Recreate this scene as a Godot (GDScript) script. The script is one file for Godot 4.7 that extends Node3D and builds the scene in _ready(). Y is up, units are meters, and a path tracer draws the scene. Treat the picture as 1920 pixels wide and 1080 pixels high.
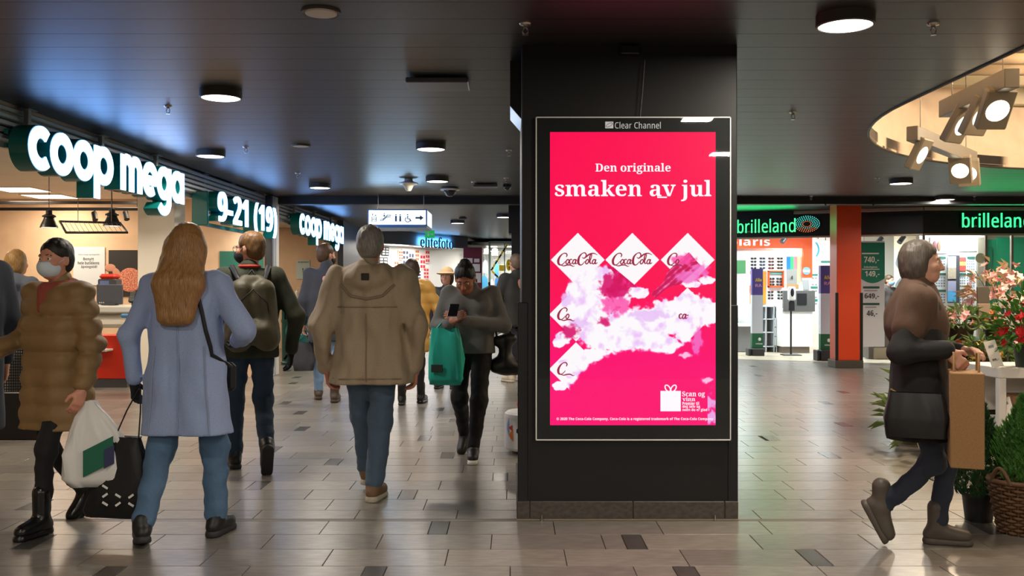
extends Node3D
# Shopping-centre passage: pillar with an advertising screen, shops on both sides, passers-by.
# Camera at (0, CAMH, 0) looking along -z; depth d means z = -d. F is the focal length in pixels of a 1920 x 1080 frame.
const F := 1800.0
const CAMH := 1.36
const CEIL := 2.79

class MB:
	var v := PackedVector3Array()
	var n := PackedVector3Array()
	var uv := PackedVector2Array()
	func t3(a: Vector3, b: Vector3, c: Vector3, na: Vector3, nb: Vector3, nc: Vector3, ua := Vector2.ZERO, ub := Vector2.ZERO, uc := Vector2.ZERO) -> void:
		if (c - a).cross(b - a).dot(na + nb + nc) < 0.0:
			v.append_array([a, c, b]); n.append_array([na, nc, nb]); uv.append_array([ua, uc, ub])
		else:
			v.append_array([a, b, c]); n.append_array([na, nb, nc]); uv.append_array([ua, ub, uc])
	func quad(a: Vector3, b: Vector3, c: Vector3, d: Vector3, hint: Vector3) -> void:
		var nn := (c - a).cross(b - a)
		if nn.length() < 1e-12:
			nn = (d - a).cross(c - a)
		nn = nn.normalized()
		if nn.dot(hint) < 0.0:
			nn = -nn
		t3(a, b, c, nn, nn, nn, Vector2(0, 1), Vector2(1, 1), Vector2(1, 0))
		t3(a, c, d, nn, nn, nn, Vector2(0, 1), Vector2(1, 0), Vector2(0, 0))
	# box with chamfered edges
	func box(c: Vector3, s: Vector3, bev := 0.0, b := Basis()) -> void:
		var h := s * 0.5
		bev = minf(bev, minf(h.x, minf(h.y, h.z)) * 0.9)
		var ax := [b.x, b.y, b.z]
		for i in 3:
			for sg in [-1.0, 1.0]:
				var u: int = (i + 1) % 3
				var w: int = (i + 2) % 3
				var o: Vector3 = c + ax[i] * (h[i] * sg)
				var du: Vector3 = ax[u] * (h[u] - bev)
				var dw: Vector3 = ax[w] * (h[w] - bev)
				quad(o - du - dw, o + du - dw, o + du + dw, o - du + dw, ax[i] * sg)
		if bev > 0.0:
			for i in 3:
				var u: int = (i + 1) % 3
				var w: int = (i + 2) % 3
				for su in [-1.0, 1.0]:
					for sw in [-1.0, 1.0]:
						var p: Vector3 = c + ax[u] * (h[u] * su) + ax[w] * ((h[w] - bev) * sw)
						var q: Vector3 = c + ax[u] * ((h[u] - bev) * su) + ax[w] * (h[w] * sw)
						var e: Vector3 = ax[i] * (h[i] - bev)
						quad(p - e, p + e, q + e, q - e, ax[u] * su + ax[w] * sw)
			for sx in [-1.0, 1.0]:
				for sy in [-1.0, 1.0]:
					for sz in [-1.0, 1.0]:
						var p0: Vector3 = c + ax[0] * (h.x * sx) + ax[1] * ((h.y - bev) * sy) + ax[2] * ((h.z - bev) * sz)
						var p1: Vector3 = c + ax[0] * ((h.x - bev) * sx) + ax[1] * (h.y * sy) + ax[2] * ((h.z - bev) * sz)
						var p2: Vector3 = c + ax[0] * ((h.x - bev) * sx) + ax[1] * ((h.y - bev) * sy) + ax[2] * (h.z * sz)
						var nn: Vector3 = (ax[0] * sx + ax[1] * sy + ax[2] * sz).normalized()
						t3(p0, p1, p2, nn, nn, nn)
	func span(lo: Vector3, hi: Vector3, bev := 0.0) -> void:
		box((lo + hi) * 0.5, (hi - lo).abs(), bev)
	# surface of revolution about axis y of basis b at c; profile of (radius, height)
	func lathe(c: Vector3, prof: Array, seg := 24, b := Basis()) -> void:
		for i in prof.size() - 1:
			var p: Vector2 = prof[i]
			var q: Vector2 = prof[i + 1]
			var t := q - p
			if t.length() < 1e-9:
				continue
			var nr := Vector2(t.y, -t.x).normalized()
			for k in seg:
				var a0 := TAU * k / seg
				var a1 := TAU * (k + 1) / seg
				var d0 := b.x * cos(a0) + b.z * sin(a0)
				var d1 := b.x * cos(a1) + b.z * sin(a1)
				var n0 := d0 * nr.x + b.y * nr.y
				var n1 := d1 * nr.x + b.y * nr.y
				var A := c + d0 * p.x + b.y * p.y
				var B := c + d1 * p.x + b.y * p.y
				var C := c + d1 * q.x + b.y * q.y
				var D := c + d0 * q.x + b.y * q.y
				if p.x > 1e-6:
					t3(A, B, C, n0, n1, n1)
				if q.x > 1e-6:
					t3(A, C, D, n0, n1, n0)
	func cyl(a: Vector3, e: Vector3, r0: float, r1: float, seg := 12) -> void:
		var y := (e - a).normalized()
		var x := y.cross(Vector3.RIGHT if absf(y.x) < 0.9 else Vector3.FORWARD).normalized()
		var l := (e - a).length()
		lathe(a, [Vector2(0, 0), Vector2(r0, 0), Vector2(r1, l), Vector2(0, l)], seg, Basis(x, y, x.cross(y)))
	func tube(pts: Array, r, seg := 8) -> void:
		var nrm := Vector3.ZERO
		var rings := []
		for i in pts.size():
			var d: Vector3 = (pts[mini(i + 1, pts.size() - 1)] - pts[maxi(i - 1, 0)]).normalized()
			if nrm == Vector3.ZERO:
				nrm = d.cross(Vector3.UP if absf(d.y) < 0.9 else Vector3.RIGHT).normalized()
			nrm = (nrm - d * nrm.dot(d)).normalized()
			var bi := d.cross(nrm)
			var rr: float = r[i] if r is Array else r
			var ring := []
			for k in seg:
				var a := TAU * k / seg
				var dir := nrm * cos(a) + bi * sin(a)
				ring.append([pts[i] + dir * rr, dir])
			rings.append(ring)
		for i in rings.size() - 1:
			for k in seg:
				var a = rings[i][k]; var b = rings[i][(k + 1) % seg]; var c = rings[i + 1][(k + 1) % seg]; var d = rings[i + 1][k]
				t3(a[0], b[0], c[0], a[1], b[1], c[1])
				t3(a[0], c[0], d[0], a[1], c[1], d[1])
		for e in [0, rings.size() - 1]:
			var j: int = 1 if e == 0 else e - 1
			var nn: Vector3 = (pts[e] - pts[j]).normalized()
			for k in seg:
				t3(pts[e], rings[e][k][0], rings[e][(k + 1) % seg][0], nn, nn, nn)
	# polygon in the xy plane of frame t, extruded from z = 0 to z = depth
	func prism(poly: PackedVector2Array, depth: float, t := Transform3D()) -> void:
		var idx := Geometry2D.triangulate_polygon(poly)
		var zf := t.basis.z.normalized()
		for i in range(0, idx.size(), 3):
			for s in [0, 1]:
				var nn: Vector3 = zf if s == 1 else -zf
				var z: float = depth if s == 1 else 0.0
				var q := []
				for k in 3:
					var p := poly[idx[i + k]]
					q.append(t * Vector3(p.x, p.y, z))
				t3(q[0], q[1], q[2], nn, nn, nn)
		var cw := Geometry2D.is_polygon_clockwise(poly)
		for i in poly.size():
			var p := poly[i]
			var q := poly[(i + 1) % poly.size()]
			if p.distance_to(q) < 1e-7:
				continue
			var o := Vector2(q.y - p.y, p.x - q.x) * (-1.0 if cw else 1.0)
			quad(t * Vector3(p.x, p.y, 0), t * Vector3(q.x, q.y, 0), t * Vector3(q.x, q.y, depth), t * Vector3(p.x, p.y, depth), t.basis * Vector3(o.x, o.y, 0))
	# pen stroke of width w along a polyline, extruded
	func stroke(pts: Array, w, depth: float, t := Transform3D(), closed := false) -> void:
		var m := pts.size()
		var L := []
		var R := []
		for i in m:
			var a: Vector2 = pts[(i - 1 + m) % m] if closed or i > 0 else pts[i]
			var b: Vector2 = pts[(i + 1) % m] if closed or i < m - 1 else pts[i]
			var d := (b - a).normalized()
			var o := Vector2(-d.y, d.x)
			var ww: float = (w[i] if w is Array else w) * 0.5
			L.append(pts[i] + o * ww)
			R.append(pts[i] - o * ww)
		var zf := t.basis.z.normalized()
		for i in (m if closed else m - 1):
			var j := (i + 1) % m
			var f := func(p: Vector2, z: float) -> Vector3: return t * Vector3(p.x, p.y, z)
			quad(f.call(L[i], depth), f.call(R[i], depth), f.call(R[j], depth), f.call(L[j], depth), zf)
			quad(f.call(L[i], 0), f.call(R[i], 0), f.call(R[j], 0), f.call(L[j], 0), -zf)
			var ol: Vector2 = L[i] - R[i]
			quad(f.call(L[i], 0), f.call(L[j], 0), f.call(L[j], depth), f.call(L[i], depth), t.basis * Vector3(ol.x, ol.y, 0))
			quad(f.call(R[i], 0), f.call(R[j], 0), f.call(R[j], depth), f.call(R[i], depth), t.basis * Vector3(-ol.x, -ol.y, 0))
		if not closed:
			for e in [0, m - 1]:
				var dd: Vector2 = (pts[0] - pts[1]) if e == 0 else (pts[m - 1] - pts[m - 2])
				quad(t * Vector3(L[e].x, L[e].y, 0), t * Vector3(R[e].x, R[e].y, 0), t * Vector3(R[e].x, R[e].y, depth), t * Vector3(L[e].x, L[e].y, depth), t.basis * Vector3(dd.x, dd.y, 0))
	func ball(c: Vector3, r: Vector3, b := Basis(), seg := 12, rings := 8) -> void:
		for i in rings:
			for k in seg:
				var q := []
				for e in [[i, k], [i, k + 1], [i + 1, k + 1], [i + 1, k]]:
					var th: float = PI * e[0] / rings
					var ph: float = TAU * e[1] / seg
					var u := Vector3(sin(th) * cos(ph), cos(th), sin(th) * sin(ph))
					q.append([c + b * (u * r), (b * (u / r)).normalized()])
				if i > 0:
					t3(q[0][0], q[1][0], q[2][0], q[0][1], q[1][1], q[2][1])
				if i < rings - 1:
					t3(q[0][0], q[2][0], q[3][0], q[0][1], q[2][1], q[3][1])
	# grid of points drawn as a smooth sheet
	func sheet(g: Array, hint: Vector3) -> void:
		var rows := g.size()
		var cols: int = g[0].size()
		var nr := []
		for i in rows:
			var line := []
			for j in cols:
				var du: Vector3 = g[i][mini(j + 1, cols - 1)] - g[i][maxi(j - 1, 0)]
				var dv: Vector3 = g[mini(i + 1, rows - 1)][j] - g[maxi(i - 1, 0)][j]
				var nn := du.cross(dv).normalized()
				line.append(nn)
			nr.append(line)
		var flip := 1.0
		var mid: Vector3 = nr[rows / 2][cols / 2]
		if mid.dot(hint) < 0.0:
			flip = -1.0
		for i in rows - 1:
			for j in cols - 1:
				t3(g[i][j], g[i][j + 1], g[i + 1][j + 1], nr[i][j] * flip, nr[i][j + 1] * flip, nr[i + 1][j + 1] * flip, Vector2(float(j) / (cols - 1), float(i) / (rows - 1)), Vector2(float(j + 1) / (cols - 1), float(i) / (rows - 1)), Vector2(float(j + 1) / (cols - 1), float(i + 1) / (rows - 1)))
				t3(g[i][j], g[i + 1][j + 1], g[i + 1][j], nr[i][j] * flip, nr[i + 1][j + 1] * flip, nr[i + 1][j] * flip, Vector2(float(j) / (cols - 1), float(i) / (rows - 1)), Vector2(float(j + 1) / (cols - 1), float(i + 1) / (rows - 1)), Vector2(float(j) / (cols - 1), float(i + 1) / (rows - 1)))
	# leaf: pointed blade from base along dir, bending
	func leaf(base: Vector3, dir: Vector3, up: Vector3, l: float, w: float, droop := 0.3) -> void:
		var s := dir.cross(up).normalized()
		var nn := s.cross(dir).normalized()
		var m := base + dir * (l * 0.45) + nn * (l * droop * 0.12)
		var tip := base + dir * l - nn * (l * droop * 0.5)
		var a := m + s * w * 0.5 + nn * w * 0.12
		var b := m - s * w * 0.5 + nn * w * 0.12
		quad(base, a, tip, m, nn)
		quad(base, b, tip, m, nn)
	func mesh() -> ArrayMesh:
		var a := []
		a.resize(Mesh.ARRAY_MAX)
		a[Mesh.ARRAY_VERTEX] = v
		a[Mesh.ARRAY_NORMAL] = n
		a[Mesh.ARRAY_TEX_UV] = uv
		var m := ArrayMesh.new()
		m.add_surface_from_arrays(Mesh.PRIMITIVE_TRIANGLES, a)
		return m

var names := {}
var mats := {}
var rng := RandomNumberGenerator.new()

func numbered(called: String) -> String:
	if not names.has(called):
		names[called] = 0
		return called
	names[called] += 1
	return "%s_%03d" % [called, names[called]]

func tag(o: Node, label: String, category: String, group := "") -> Node:
	o.set_meta("label", label)
	o.set_meta("category", category)
	if group:
		o.set_meta("group", group)
	return o

func thing(called: String, label: String, category: String, at := Vector3.ZERO, turn := 0.0, group := "") -> Node3D:
	var o := Node3D.new()
	o.name = numbered(called)
	add_child(o)
	o.position = at
	o.rotation.y = turn
	tag(o, label, category, group)
	return o

func part(called: String, m, material: Material, parent: Node = null, at := Vector3.ZERO) -> MeshInstance3D:
	var o := MeshInstance3D.new()
	o.mesh = m.mesh() if m is MB else m
	o.material_override = material
	if parent == null:
		o.name = numbered(called)
		add_child(o)
	else:
		o.name = called
		parent.add_child(o, true)
	o.position = at
	return o

func one(called: String, label: String, category: String, m, material: Material, at := Vector3.ZERO, group := "") -> MeshInstance3D:
	var o := part(called, m, material, null, at)
	tag(o, label, category, group)
	return o

func struct(called: String, m, material: Material, label := "") -> MeshInstance3D:
	var o := part(called, m, material)
	o.set_meta("kind", "structure")
	if label:
		o.set_meta("label", label)
	return o

func struct_node(called: String, label := "") -> Node3D:
	var o := Node3D.new()
	o.name = numbered(called)
	add_child(o)
	o.set_meta("kind", "structure")
	if label:
		o.set_meta("label", label)
	return o

func copy(o: Node3D, base: String, at: Vector3, turn := 0.0, label := "") -> Node3D:
	var c := o.duplicate()
	c.name = numbered(base)
	add_child(c)
	c.position = at
	c.rotation.y = turn
	if label:
		c.set_meta("label", label)
	return c

# ---------- materials
func mat(key: String, c: Color, rough := 0.6, metal := 0.0) -> StandardMaterial3D:
	if mats.has(key):
		return mats[key]
	var m := StandardMaterial3D.new()
	m.resource_name = key
	m.albedo_color = c
	m.roughness = rough
	m.metallic = metal
	mats[key] = m
	return m

func rgb(r: int, g: int, b: int) -> Color:
	return Color(r / 255.0, g / 255.0, b / 255.0)

func noise_tex(seed_: int, freq: float, lo: Color, hi: Color, sx := 1.0, octaves := 4, side := 256) -> ImageTexture:
	var fn := FastNoiseLite.new()
	fn.seed = seed_
	fn.noise_type = FastNoiseLite.TYPE_SIMPLEX_SMOOTH
	fn.frequency = freq
	fn.fractal_octaves = octaves
	var im := fn.get_seamless_image(side, side)
	var out := Image.create(side, side, false, Image.FORMAT_RGB8)
	for y in side:
		for x in side:
			out.set_pixel(x, y, lo.lerp(hi, im.get_pixel(x, y).r))
	return ImageTexture.create_from_image(out)

func tri(m: StandardMaterial3D, tex: Texture2D, scale: Vector3, bump: Texture2D = null, bump_cm := 0.1, world := false) -> StandardMaterial3D:
	m.albedo_texture = tex
	m.uv1_triplanar = true
	m.uv1_world_triplanar = world
	m.uv1_scale = scale
	if bump:
		m.heightmap_enabled = true
		m.heightmap_texture = bump
		m.heightmap_scale = bump_cm
	return m

func glow(key: String, c: Color, energy: float, base := Color.WHITE) -> StandardMaterial3D:
	if mats.has(key):
		return mats[key]
	var m := mat(key, base, 0.4)
	m.emission_enabled = true
	m.emission = c
	m.emission_energy_multiplier = energy
	return m

func glass(key: String, alpha := 0.06, tint := Color(0.9, 0.95, 0.95)) -> StandardMaterial3D:
	if mats.has(key):
		return mats[key]
	var m := mat(key, Color(tint.r, tint.g, tint.b, alpha), 0.02)
	m.transparency = BaseMaterial3D.TRANSPARENCY_ALPHA
	return m

# ---------- places
func at(px: float, py: float, d: float) -> Vector3:
	return Vector3((px - 960.0) * d / F, CAMH + (540.0 - py) * d / F, -d)
func on_floor(px: float, py: float) -> Vector3:
	var d := CAMH * F / (py - 540.0)
	return Vector3((px - 960.0) * d / F, 0, -d)
func on_ceil(px: float, py: float, h := CEIL) -> Vector3:
	var d := (h - CAMH) * F / (540.0 - py)
	return Vector3((px - 960.0) * d / F, h, -d)
func shop_x(d: float) -> float:   # plane of the left shop front
	return -3.83 + 0.019 * (d - 7.73)

# ---------- lights
func area(parent: Node, called: String, t: Transform3D, size: Vector2, c: Color, e: float) -> AreaLight3D:
	var l := AreaLight3D.new()
	l.name = called
	parent.add_child(l, true)
	l.transform = t
	l.area_size = size
	l.light_color = c
	l.light_energy = e
	l.shadow_enabled = true
	l.set("area_range", 30.0)
	return l

func down(p: Vector3) -> Transform3D:
	return Transform3D(Basis(Vector3.RIGHT, Vector3.FORWARD, Vector3.UP), p)   # -z of the light points down

# ---------- lettering
func letters(parent: Node, called: String, s: String, font: String, weight: int, c: Vector3, size: Vector2, b: Basis, material: Material, depth := 0.002) -> MeshInstance3D:
	var f := SystemFont.new()
	f.font_names = PackedStringArray([font])
	f.font_weight = weight
	var t := TextMesh.new()
	t.text = s
	t.font = f
	t.font_size = 64
	t.pixel_size = 0.01
	t.depth = 0.01
	t.curve_step = 2.0
	var bb := t.get_aabb()
	var o := MeshInstance3D.new()
	o.mesh = t
	o.material_override = material
	o.name = called
	parent.add_child(o, true)
	var k := Vector3(size.x / bb.size.x, (size.y / bb.size.y) if size.y > 0.0 else size.x / bb.size.x, depth / 0.01)
	var bs := Basis(b.x * k.x, b.y * k.y, b.z * k.z)
	o.transform = Transform3D(bs, c - bs * (bb.get_center() - Vector3(0, 0, 0.005)))
	return o

var hole := PackedVector2Array()
var panel_mat: StandardMaterial3D
const LAMP_C := Color(1.0, 0.955, 0.89)

func _ready() -> void:
	rng.seed = 7
	var cam := Camera3D.new()
	cam.name = "camera"
	add_child(cam)
	cam.position = Vector3(0, CAMH, 0)
	cam.fov = rad_to_deg(2.0 * atan(540.0 / F))
	cam.current = true
	var we := WorldEnvironment.new()
	we.name = "surroundings"
	var e := Environment.new()
	we.environment = e
	add_child(we)
	e.background_mode = Environment.BG_COLOR
	e.background_color = Color.BLACK
	e.tonemap_mode = Environment.TONE_MAPPER_LINEAR
	e.tonemap_exposure = 1.17
	e.sdfgi_enabled = true
	e.ssao_enabled = true
	e.ssil_enabled = true
	opening()
	build_floor()
	build_ceiling()
	build_shell()
	ceiling_lamps()
	ceiling_fittings()
	pillar_and_screen()
	grocery()
	far_shops()
	optician()
	flowers()
	hall_things()
	people()

func opening() -> void:
	hole.append_array([Vector2(10.4, 2.0), Vector2(3.03, 2.0), Vector2(3.03, 7.4)])
	for i in range(1, 25):
		var a := PI - PI / 2 * i / 24.0
		hole.append(Vector2(7.28 + 4.25 * cos(a), 7.4 + 4.25 * sin(a)))
	hole.append(Vector2(10.4, 11.65))

# ---------- floor: tiles in rows of 0.3 m, 0.6 m long, with narrow dark inserts
func build_floor() -> void:
	var root := struct_node("floor", "grey tiled floor with narrow dark inserts")
	var slab := MB.new()
	slab.span(Vector3(-12, -0.25, -36), Vector3(12, -0.0095, 7))
	part("screed", slab, mat("grout", rgb(70, 64, 56), 0.8), root)
	var grain := noise_tex(3, 0.02, Color(0.80, 0.79, 0.77), Color(1.0, 1.0, 1.0), 1.0, 5)
	var rough := noise_tex(4, 0.05, Color(0.93, 0.93, 0.93), Color(1.0, 1.0, 1.0), 1.0, 4)
	var tones := [rgb(146, 141, 134), rgb(139, 134, 128), rgb(152, 147, 139), rgb(134, 130, 124)]
	var tm := []
	for i in 4:
		var m := mat("tile_%d" % i, tones[i], 0.3)
		tri(m, grain, Vector3(1.1, 1.1, 5.0))
		m.roughness_texture = rough
		tm.append(m)
	var dark := mat("tile_dark", rgb(84, 82, 80), 0.26)
	tri(dark, grain, Vector3(1.5, 1.5, 1.5))
	# row edges: an expansion joint crosses the floor just in front of the pillar
	var edges := [5.60]
	while edges[edges.size() - 1] > -3.0:
		edges.append(edges[edges.size() - 1] - 0.301)
	var rows := []
	for i in edges.size() - 1:
		rows.append([edges[i + 1], edges[i]])
	rows.append([5.655, 5.88])
	var d := 5.88
	while d < 27.0:
		rows.append([d, d + 0.296])
		d += 0.296
	var strip := MB.new()
	strip.span(Vector3(-9, -0.01, -5.652), Vector3(10, -0.001, -5.603))
	part("expansion_joint", strip, mat("joint", rgb(105, 97, 86), 0.45), root)
	var ins := [[823, 990], [1190, 1018], [1530, 1049], [485, 909], [627, 865], [572, 800], [561, 775], [536, 755], [551, 718], [560, 706], [537, 696], [765, 926], [797, 820], [822, 769], [839, 854], [938, 894], [905, 750], [701, 1072], [1420, 703], [1448, 675], [1415, 688], [1587, 737], [1555, 758], [1580, 795], [1446, 822], [1562, 857], [1671, 834], [1678, 780], [1664, 929], [1759, 898], [1859, 991], [57, 1019], [65, 946], [513, 841], [1290, 1077], [200, 1075]]
	var holds := {}
	for p in ins:
		var q := on_floor(p[0], p[1])
		for i in rows.size():
			if -q.z >= rows[i][0] and -q.z < rows[i][1]:
				if not holds.has(i):
					holds[i] = []
				holds[i].append(q.x)
	var all := []
	for i in rows.size():
		var r: Array = rows[i]
		var xs: Array = holds.get(i, [])
		if xs.is_empty() and i % 3 == 1:
			xs.append(-9.0 + fmod(i * 2.37, 3.0))
		var x := -8.8
		var x1 := 10.2
		xs.sort()
		var starts := []
		if xs.is_empty():
			x -= fmod(i * 0.2 + 0.13, 0.6)
		else:
			x = xs[0] - 0.053
			while x > -8.8:
				x -= 0.6
		var k := 0
		while x < x1:
			if k < xs.size() and x + 0.02 > xs[k] - 0.06:
				all.append([xs[k] - 0.053, xs[k] + 0.053, r[0], r[1], -1])
				x = xs[k] + 0.053
				k += 1
				continue
			var w := 0.6
			if k < xs.size():
				w = minf(w, xs[k] - 0.053 - x)
			if w > 0.03:
				all.append([x, x + w, r[0], r[1], rng.randi() % 4])
			x += w
	var near := []
	var far := [MB.new(), MB.new(), MB.new(), MB.new(), MB.new()]
	for t in all:
		var cx: float = (t[0] + t[1]) * 0.5
		var cd: float = (t[2] + t[3]) * 0.5
		var px := 960.0 + F * cx / maxf(cd, 0.1)
		var show: bool = cd > 4.35 and px > -60 and px < 1980
		if show:
			near.append([cd, t])
		else:
			far[t[4]].span(Vector3(t[0] + 0.0015, -0.012, -t[3] + 0.0015), Vector3(t[1] - 0.0015, 0, -t[2] - 0.0015))
	near.sort_custom(func(a, b): return a[0] < b[0])
	var shared := {}
	for i in near.size():
		var t: Array = near[i][1]
		if i < 300:
			var key := "%.3f %.3f" % [t[1] - t[0], t[3] - t[2]]
			if not shared.has(key):
				var mb := MB.new()
				mb.box(Vector3(0, -0.006, 0), Vector3(t[1] - t[0] - 0.004, 0.012, t[3] - t[2] - 0.004), 0.0015)
				shared[key] = mb.mesh()
			part("tile", shared[key], dark if t[4] < 0 else tm[t[4]], root, Vector3((t[0] + t[1]) * 0.5, rng.randf_range(-0.0004, 0.0), -(t[2] + t[3]) * 0.5))
		else:
			far[t[4]].span(Vector3(t[0] + 0.002, -0.012, -t[3] + 0.002), Vector3(t[1] - 0.002, 0, -t[2] - 0.002))
	for i in 5:
		var o := part("tile_field", far[i], dark if i == 4 else tm[i], root)
		o.set_meta("kind", "stuff")

func at_d(x: float, y: float, d: float) -> Vector3:
	return Vector3(x, y, -d)

# ---------- ceiling: dark metal panels across the passage with a rounded opening on the right
func build_ceiling() -> void:
	var root := struct_node("ceiling", "dark metal panel ceiling with a rounded opening")
	var streak := noise_tex(11, 0.03, Color(0.82, 0.82, 0.82), Color(1, 1, 1), 1.0, 4)
	panel_mat = mat("ceiling_panel", rgb(42, 41, 40), 0.4)
	tri(panel_mat, streak, Vector3(0.3, 1, 3.0))
	var over := Transform3D(Basis(Vector3.RIGHT, Vector3(0, 0, -1), Vector3.UP), Vector3(0, CEIL, 0))   # (x, d, up)
	var d := -6.0
	while d < 15.0:
		var w := 0.6 if d < 3.0 else 0.3
		var rect := PackedVector2Array([Vector2(shop_x(d) - 0.05, d + 0.002), Vector2(10.5, d + 0.002), Vector2(10.5, minf(d + w, 15.05) - 0.002), Vector2(shop_x(d) - 0.05, minf(d + w, 15.05) - 0.002)])
		for p in Geometry2D.clip_polygons(rect, hole):
			var mb := MB.new()
			mb.prism(p, 0.03, over)
			part("panel", mb, panel_mat, root)
		d += w
	while d < 29.0:
		var mb := MB.new()
		mb.span(Vector3(shop_x(d) - 0.05, CEIL, -d - 0.598), Vector3(8, CEIL + 0.03, -d))
		part("panel", mb, panel_mat, root)
		d += 0.6
	var rect := PackedVector2Array([Vector2(-4.2, -6.2), Vector2(10.39, -6.2), Vector2(10.39, 30), Vector2(-4.2, 30)])
	var back := MB.new()
	for p in Geometry2D.clip_polygons(rect, hole):
		var t := over
		t.origin.y += 0.032
		back.prism(p, 0.1, t)
	part("backing", back, panel_mat, root)
	# recess above the opening
	var up := MB.new()
	for i in hole.size():
		var a := hole[i]
		var b := hole[(i + 1) % hole.size()]
		up.quad(Vector3(a.x, CEIL + 0.0, -a.y), Vector3(b.x, CEIL + 0.0, -b.y), Vector3(b.x, CEIL + 0.95, -b.y), Vector3(a.x, CEIL + 0.95, -a.y), Vector3(7, 0, -7) - Vector3((a.x + b.x) / 2, 0, -(a.y + b.y) / 2))
	var plaster := mat("recess_plaster", rgb(240, 220, 196), 0.75)
	tri(plaster, noise_tex(12, 0.02, Color(0.93, 0.92, 0.9), Color(1, 1, 1)), Vector3(0.7, 0.7, 0.7))
	struct("wall_recess", up, plaster, "curved pale upstand round the ceiling opening")
	var rim := MB.new()
	var line := []
	for i in range(1, hole.size()):
		line.append(Vector3(hole[i].x, CEIL - 0.002, -hole[i].y))
	rim.tube(line, 0.012, 6)
	struct("trim_1", rim, mat("rim", rgb(60, 52, 44), 0.5), "thin dark rim of the ceiling opening")
	var top := MB.new()
	top.span(Vector3(2.9, CEIL + 0.95, -11.9), Vector3(10.6, CEIL + 1.1, -1.8))
	var lid := struct("ceiling_recess", top, mat("recess_lid", rgb(224, 216, 192), 0.7), "cream soffit inside the ceiling opening")
	for i in 9:
		var j := MB.new()
		j.span(Vector3(3.0, CEIL + 0.72, -(2.9 + i * 1.05) - 0.06), Vector3(10.4, CEIL + 0.95, -(2.9 + i * 1.05) + 0.06), 0.01)
		part("joist", j, mat("joist", rgb(206, 198, 172), 0.7), lid)
	for i in 3:
		var p := MB.new()
		p.tube([Vector3(3.1, CEIL + 0.66, -(8.4 + i * 0.35)), Vector3(10.3, CEIL + 0.66, -(8.4 + i * 0.35))], 0.035 + 0.02 * i, 10)
		part("pipe", p, mat("pipe", rgb(170, 150, 122), 0.5), lid)

func build_shell() -> void:
	var dark := mat("dark_wall", rgb(40, 39, 40), 0.6)
	# downstand beam across the passage
	var beam := struct_node("trim_2", "black downstand beam across the passage")
	var b := MB.new()
	b.span(Vector3(-3.68, CEIL - 0.115, -15.28), Vector3(10.5, CEIL + 0.02, -15.06), 0.004)
	part("beam", b, mat("beam", rgb(30, 30, 32), 0.5), beam)
	for px in [1548.0, 1637.0]:
		var j := MB.new()
		j.box(at(px, 379, 15.05), Vector3(0.025, 0.11, 0.02), 0.002)
		part("beam_joint", j, mat("black_plastic", rgb(22, 22, 24), 0.4), beam)
	var m := MB.new()
	m.span(Vector3(-12, 0, 6.9), Vector3(11, 3.2, 6.6))
	struct("wall_back", m, mat("dark_wall", rgb(40, 39, 40), 0.6), "plain wall closing the passage behind the viewer")
	m = MB.new()
	m.span(Vector3(10.5, 0, 6.6), Vector3(10.8, 3.9, -30))
	struct("wall_right", m, mat("wall_behind", rgb(150, 140, 126), 0.7), "plain wall along the right of the hall")
	m = MB.new()
	m.span(Vector3(-12, 0, -30.3), Vector3(10.8, 3.2, -30.0))
	struct("wall_front", m, dark, "dark wall at the far end of the hall")
	m = MB.new()
	m.span(Vector3(-4.2, 0, 6.6), Vector3(-4.0, 3.0, -3.0))
	struct("wall_left", m, mat("wall_behind", rgb(150, 140, 126), 0.7), "plain wall beside the viewer")

# ---------- round ceiling lamps
func lamp(p: Vector3, label: String, e := 1.7, lit := true, r := 0.15) -> Node3D:
	var t := thing("ceiling_lamp", label, "lamp", p, 0.0, "round ceiling lamps")
	var h := MB.new()
	h.lathe(Vector3.ZERO, [Vector2(0, 0), Vector2(r, 0), Vector2(r, -0.055), Vector2(r - 0.004, -0.06), Vector2(r - 0.012, -0.06), Vector2(r - 0.014, -0.05)], 32)
	part("housing", h, mat("lamp_housing", rgb(62, 58, 54), 0.45), t)
	var g := MB.new()
	g.lathe(Vector3.ZERO, [Vector2(r - 0.013, -0.052), Vector2(r - 0.02, -0.058), Vector2(0, -0.061)], 32)
	if lit:
		part("diffuser", g, glow("lamp_glow", LAMP_C, 5.0), t)
		area(t, "lamp_light", down(Vector3(0, -0.066, 0)), Vector2(r * 1.6, r * 1.6), LAMP_C, e)
	else:
		part("grille", g, mat("speaker_face", rgb(205, 200, 185), 0.6), t)
	return t

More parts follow.
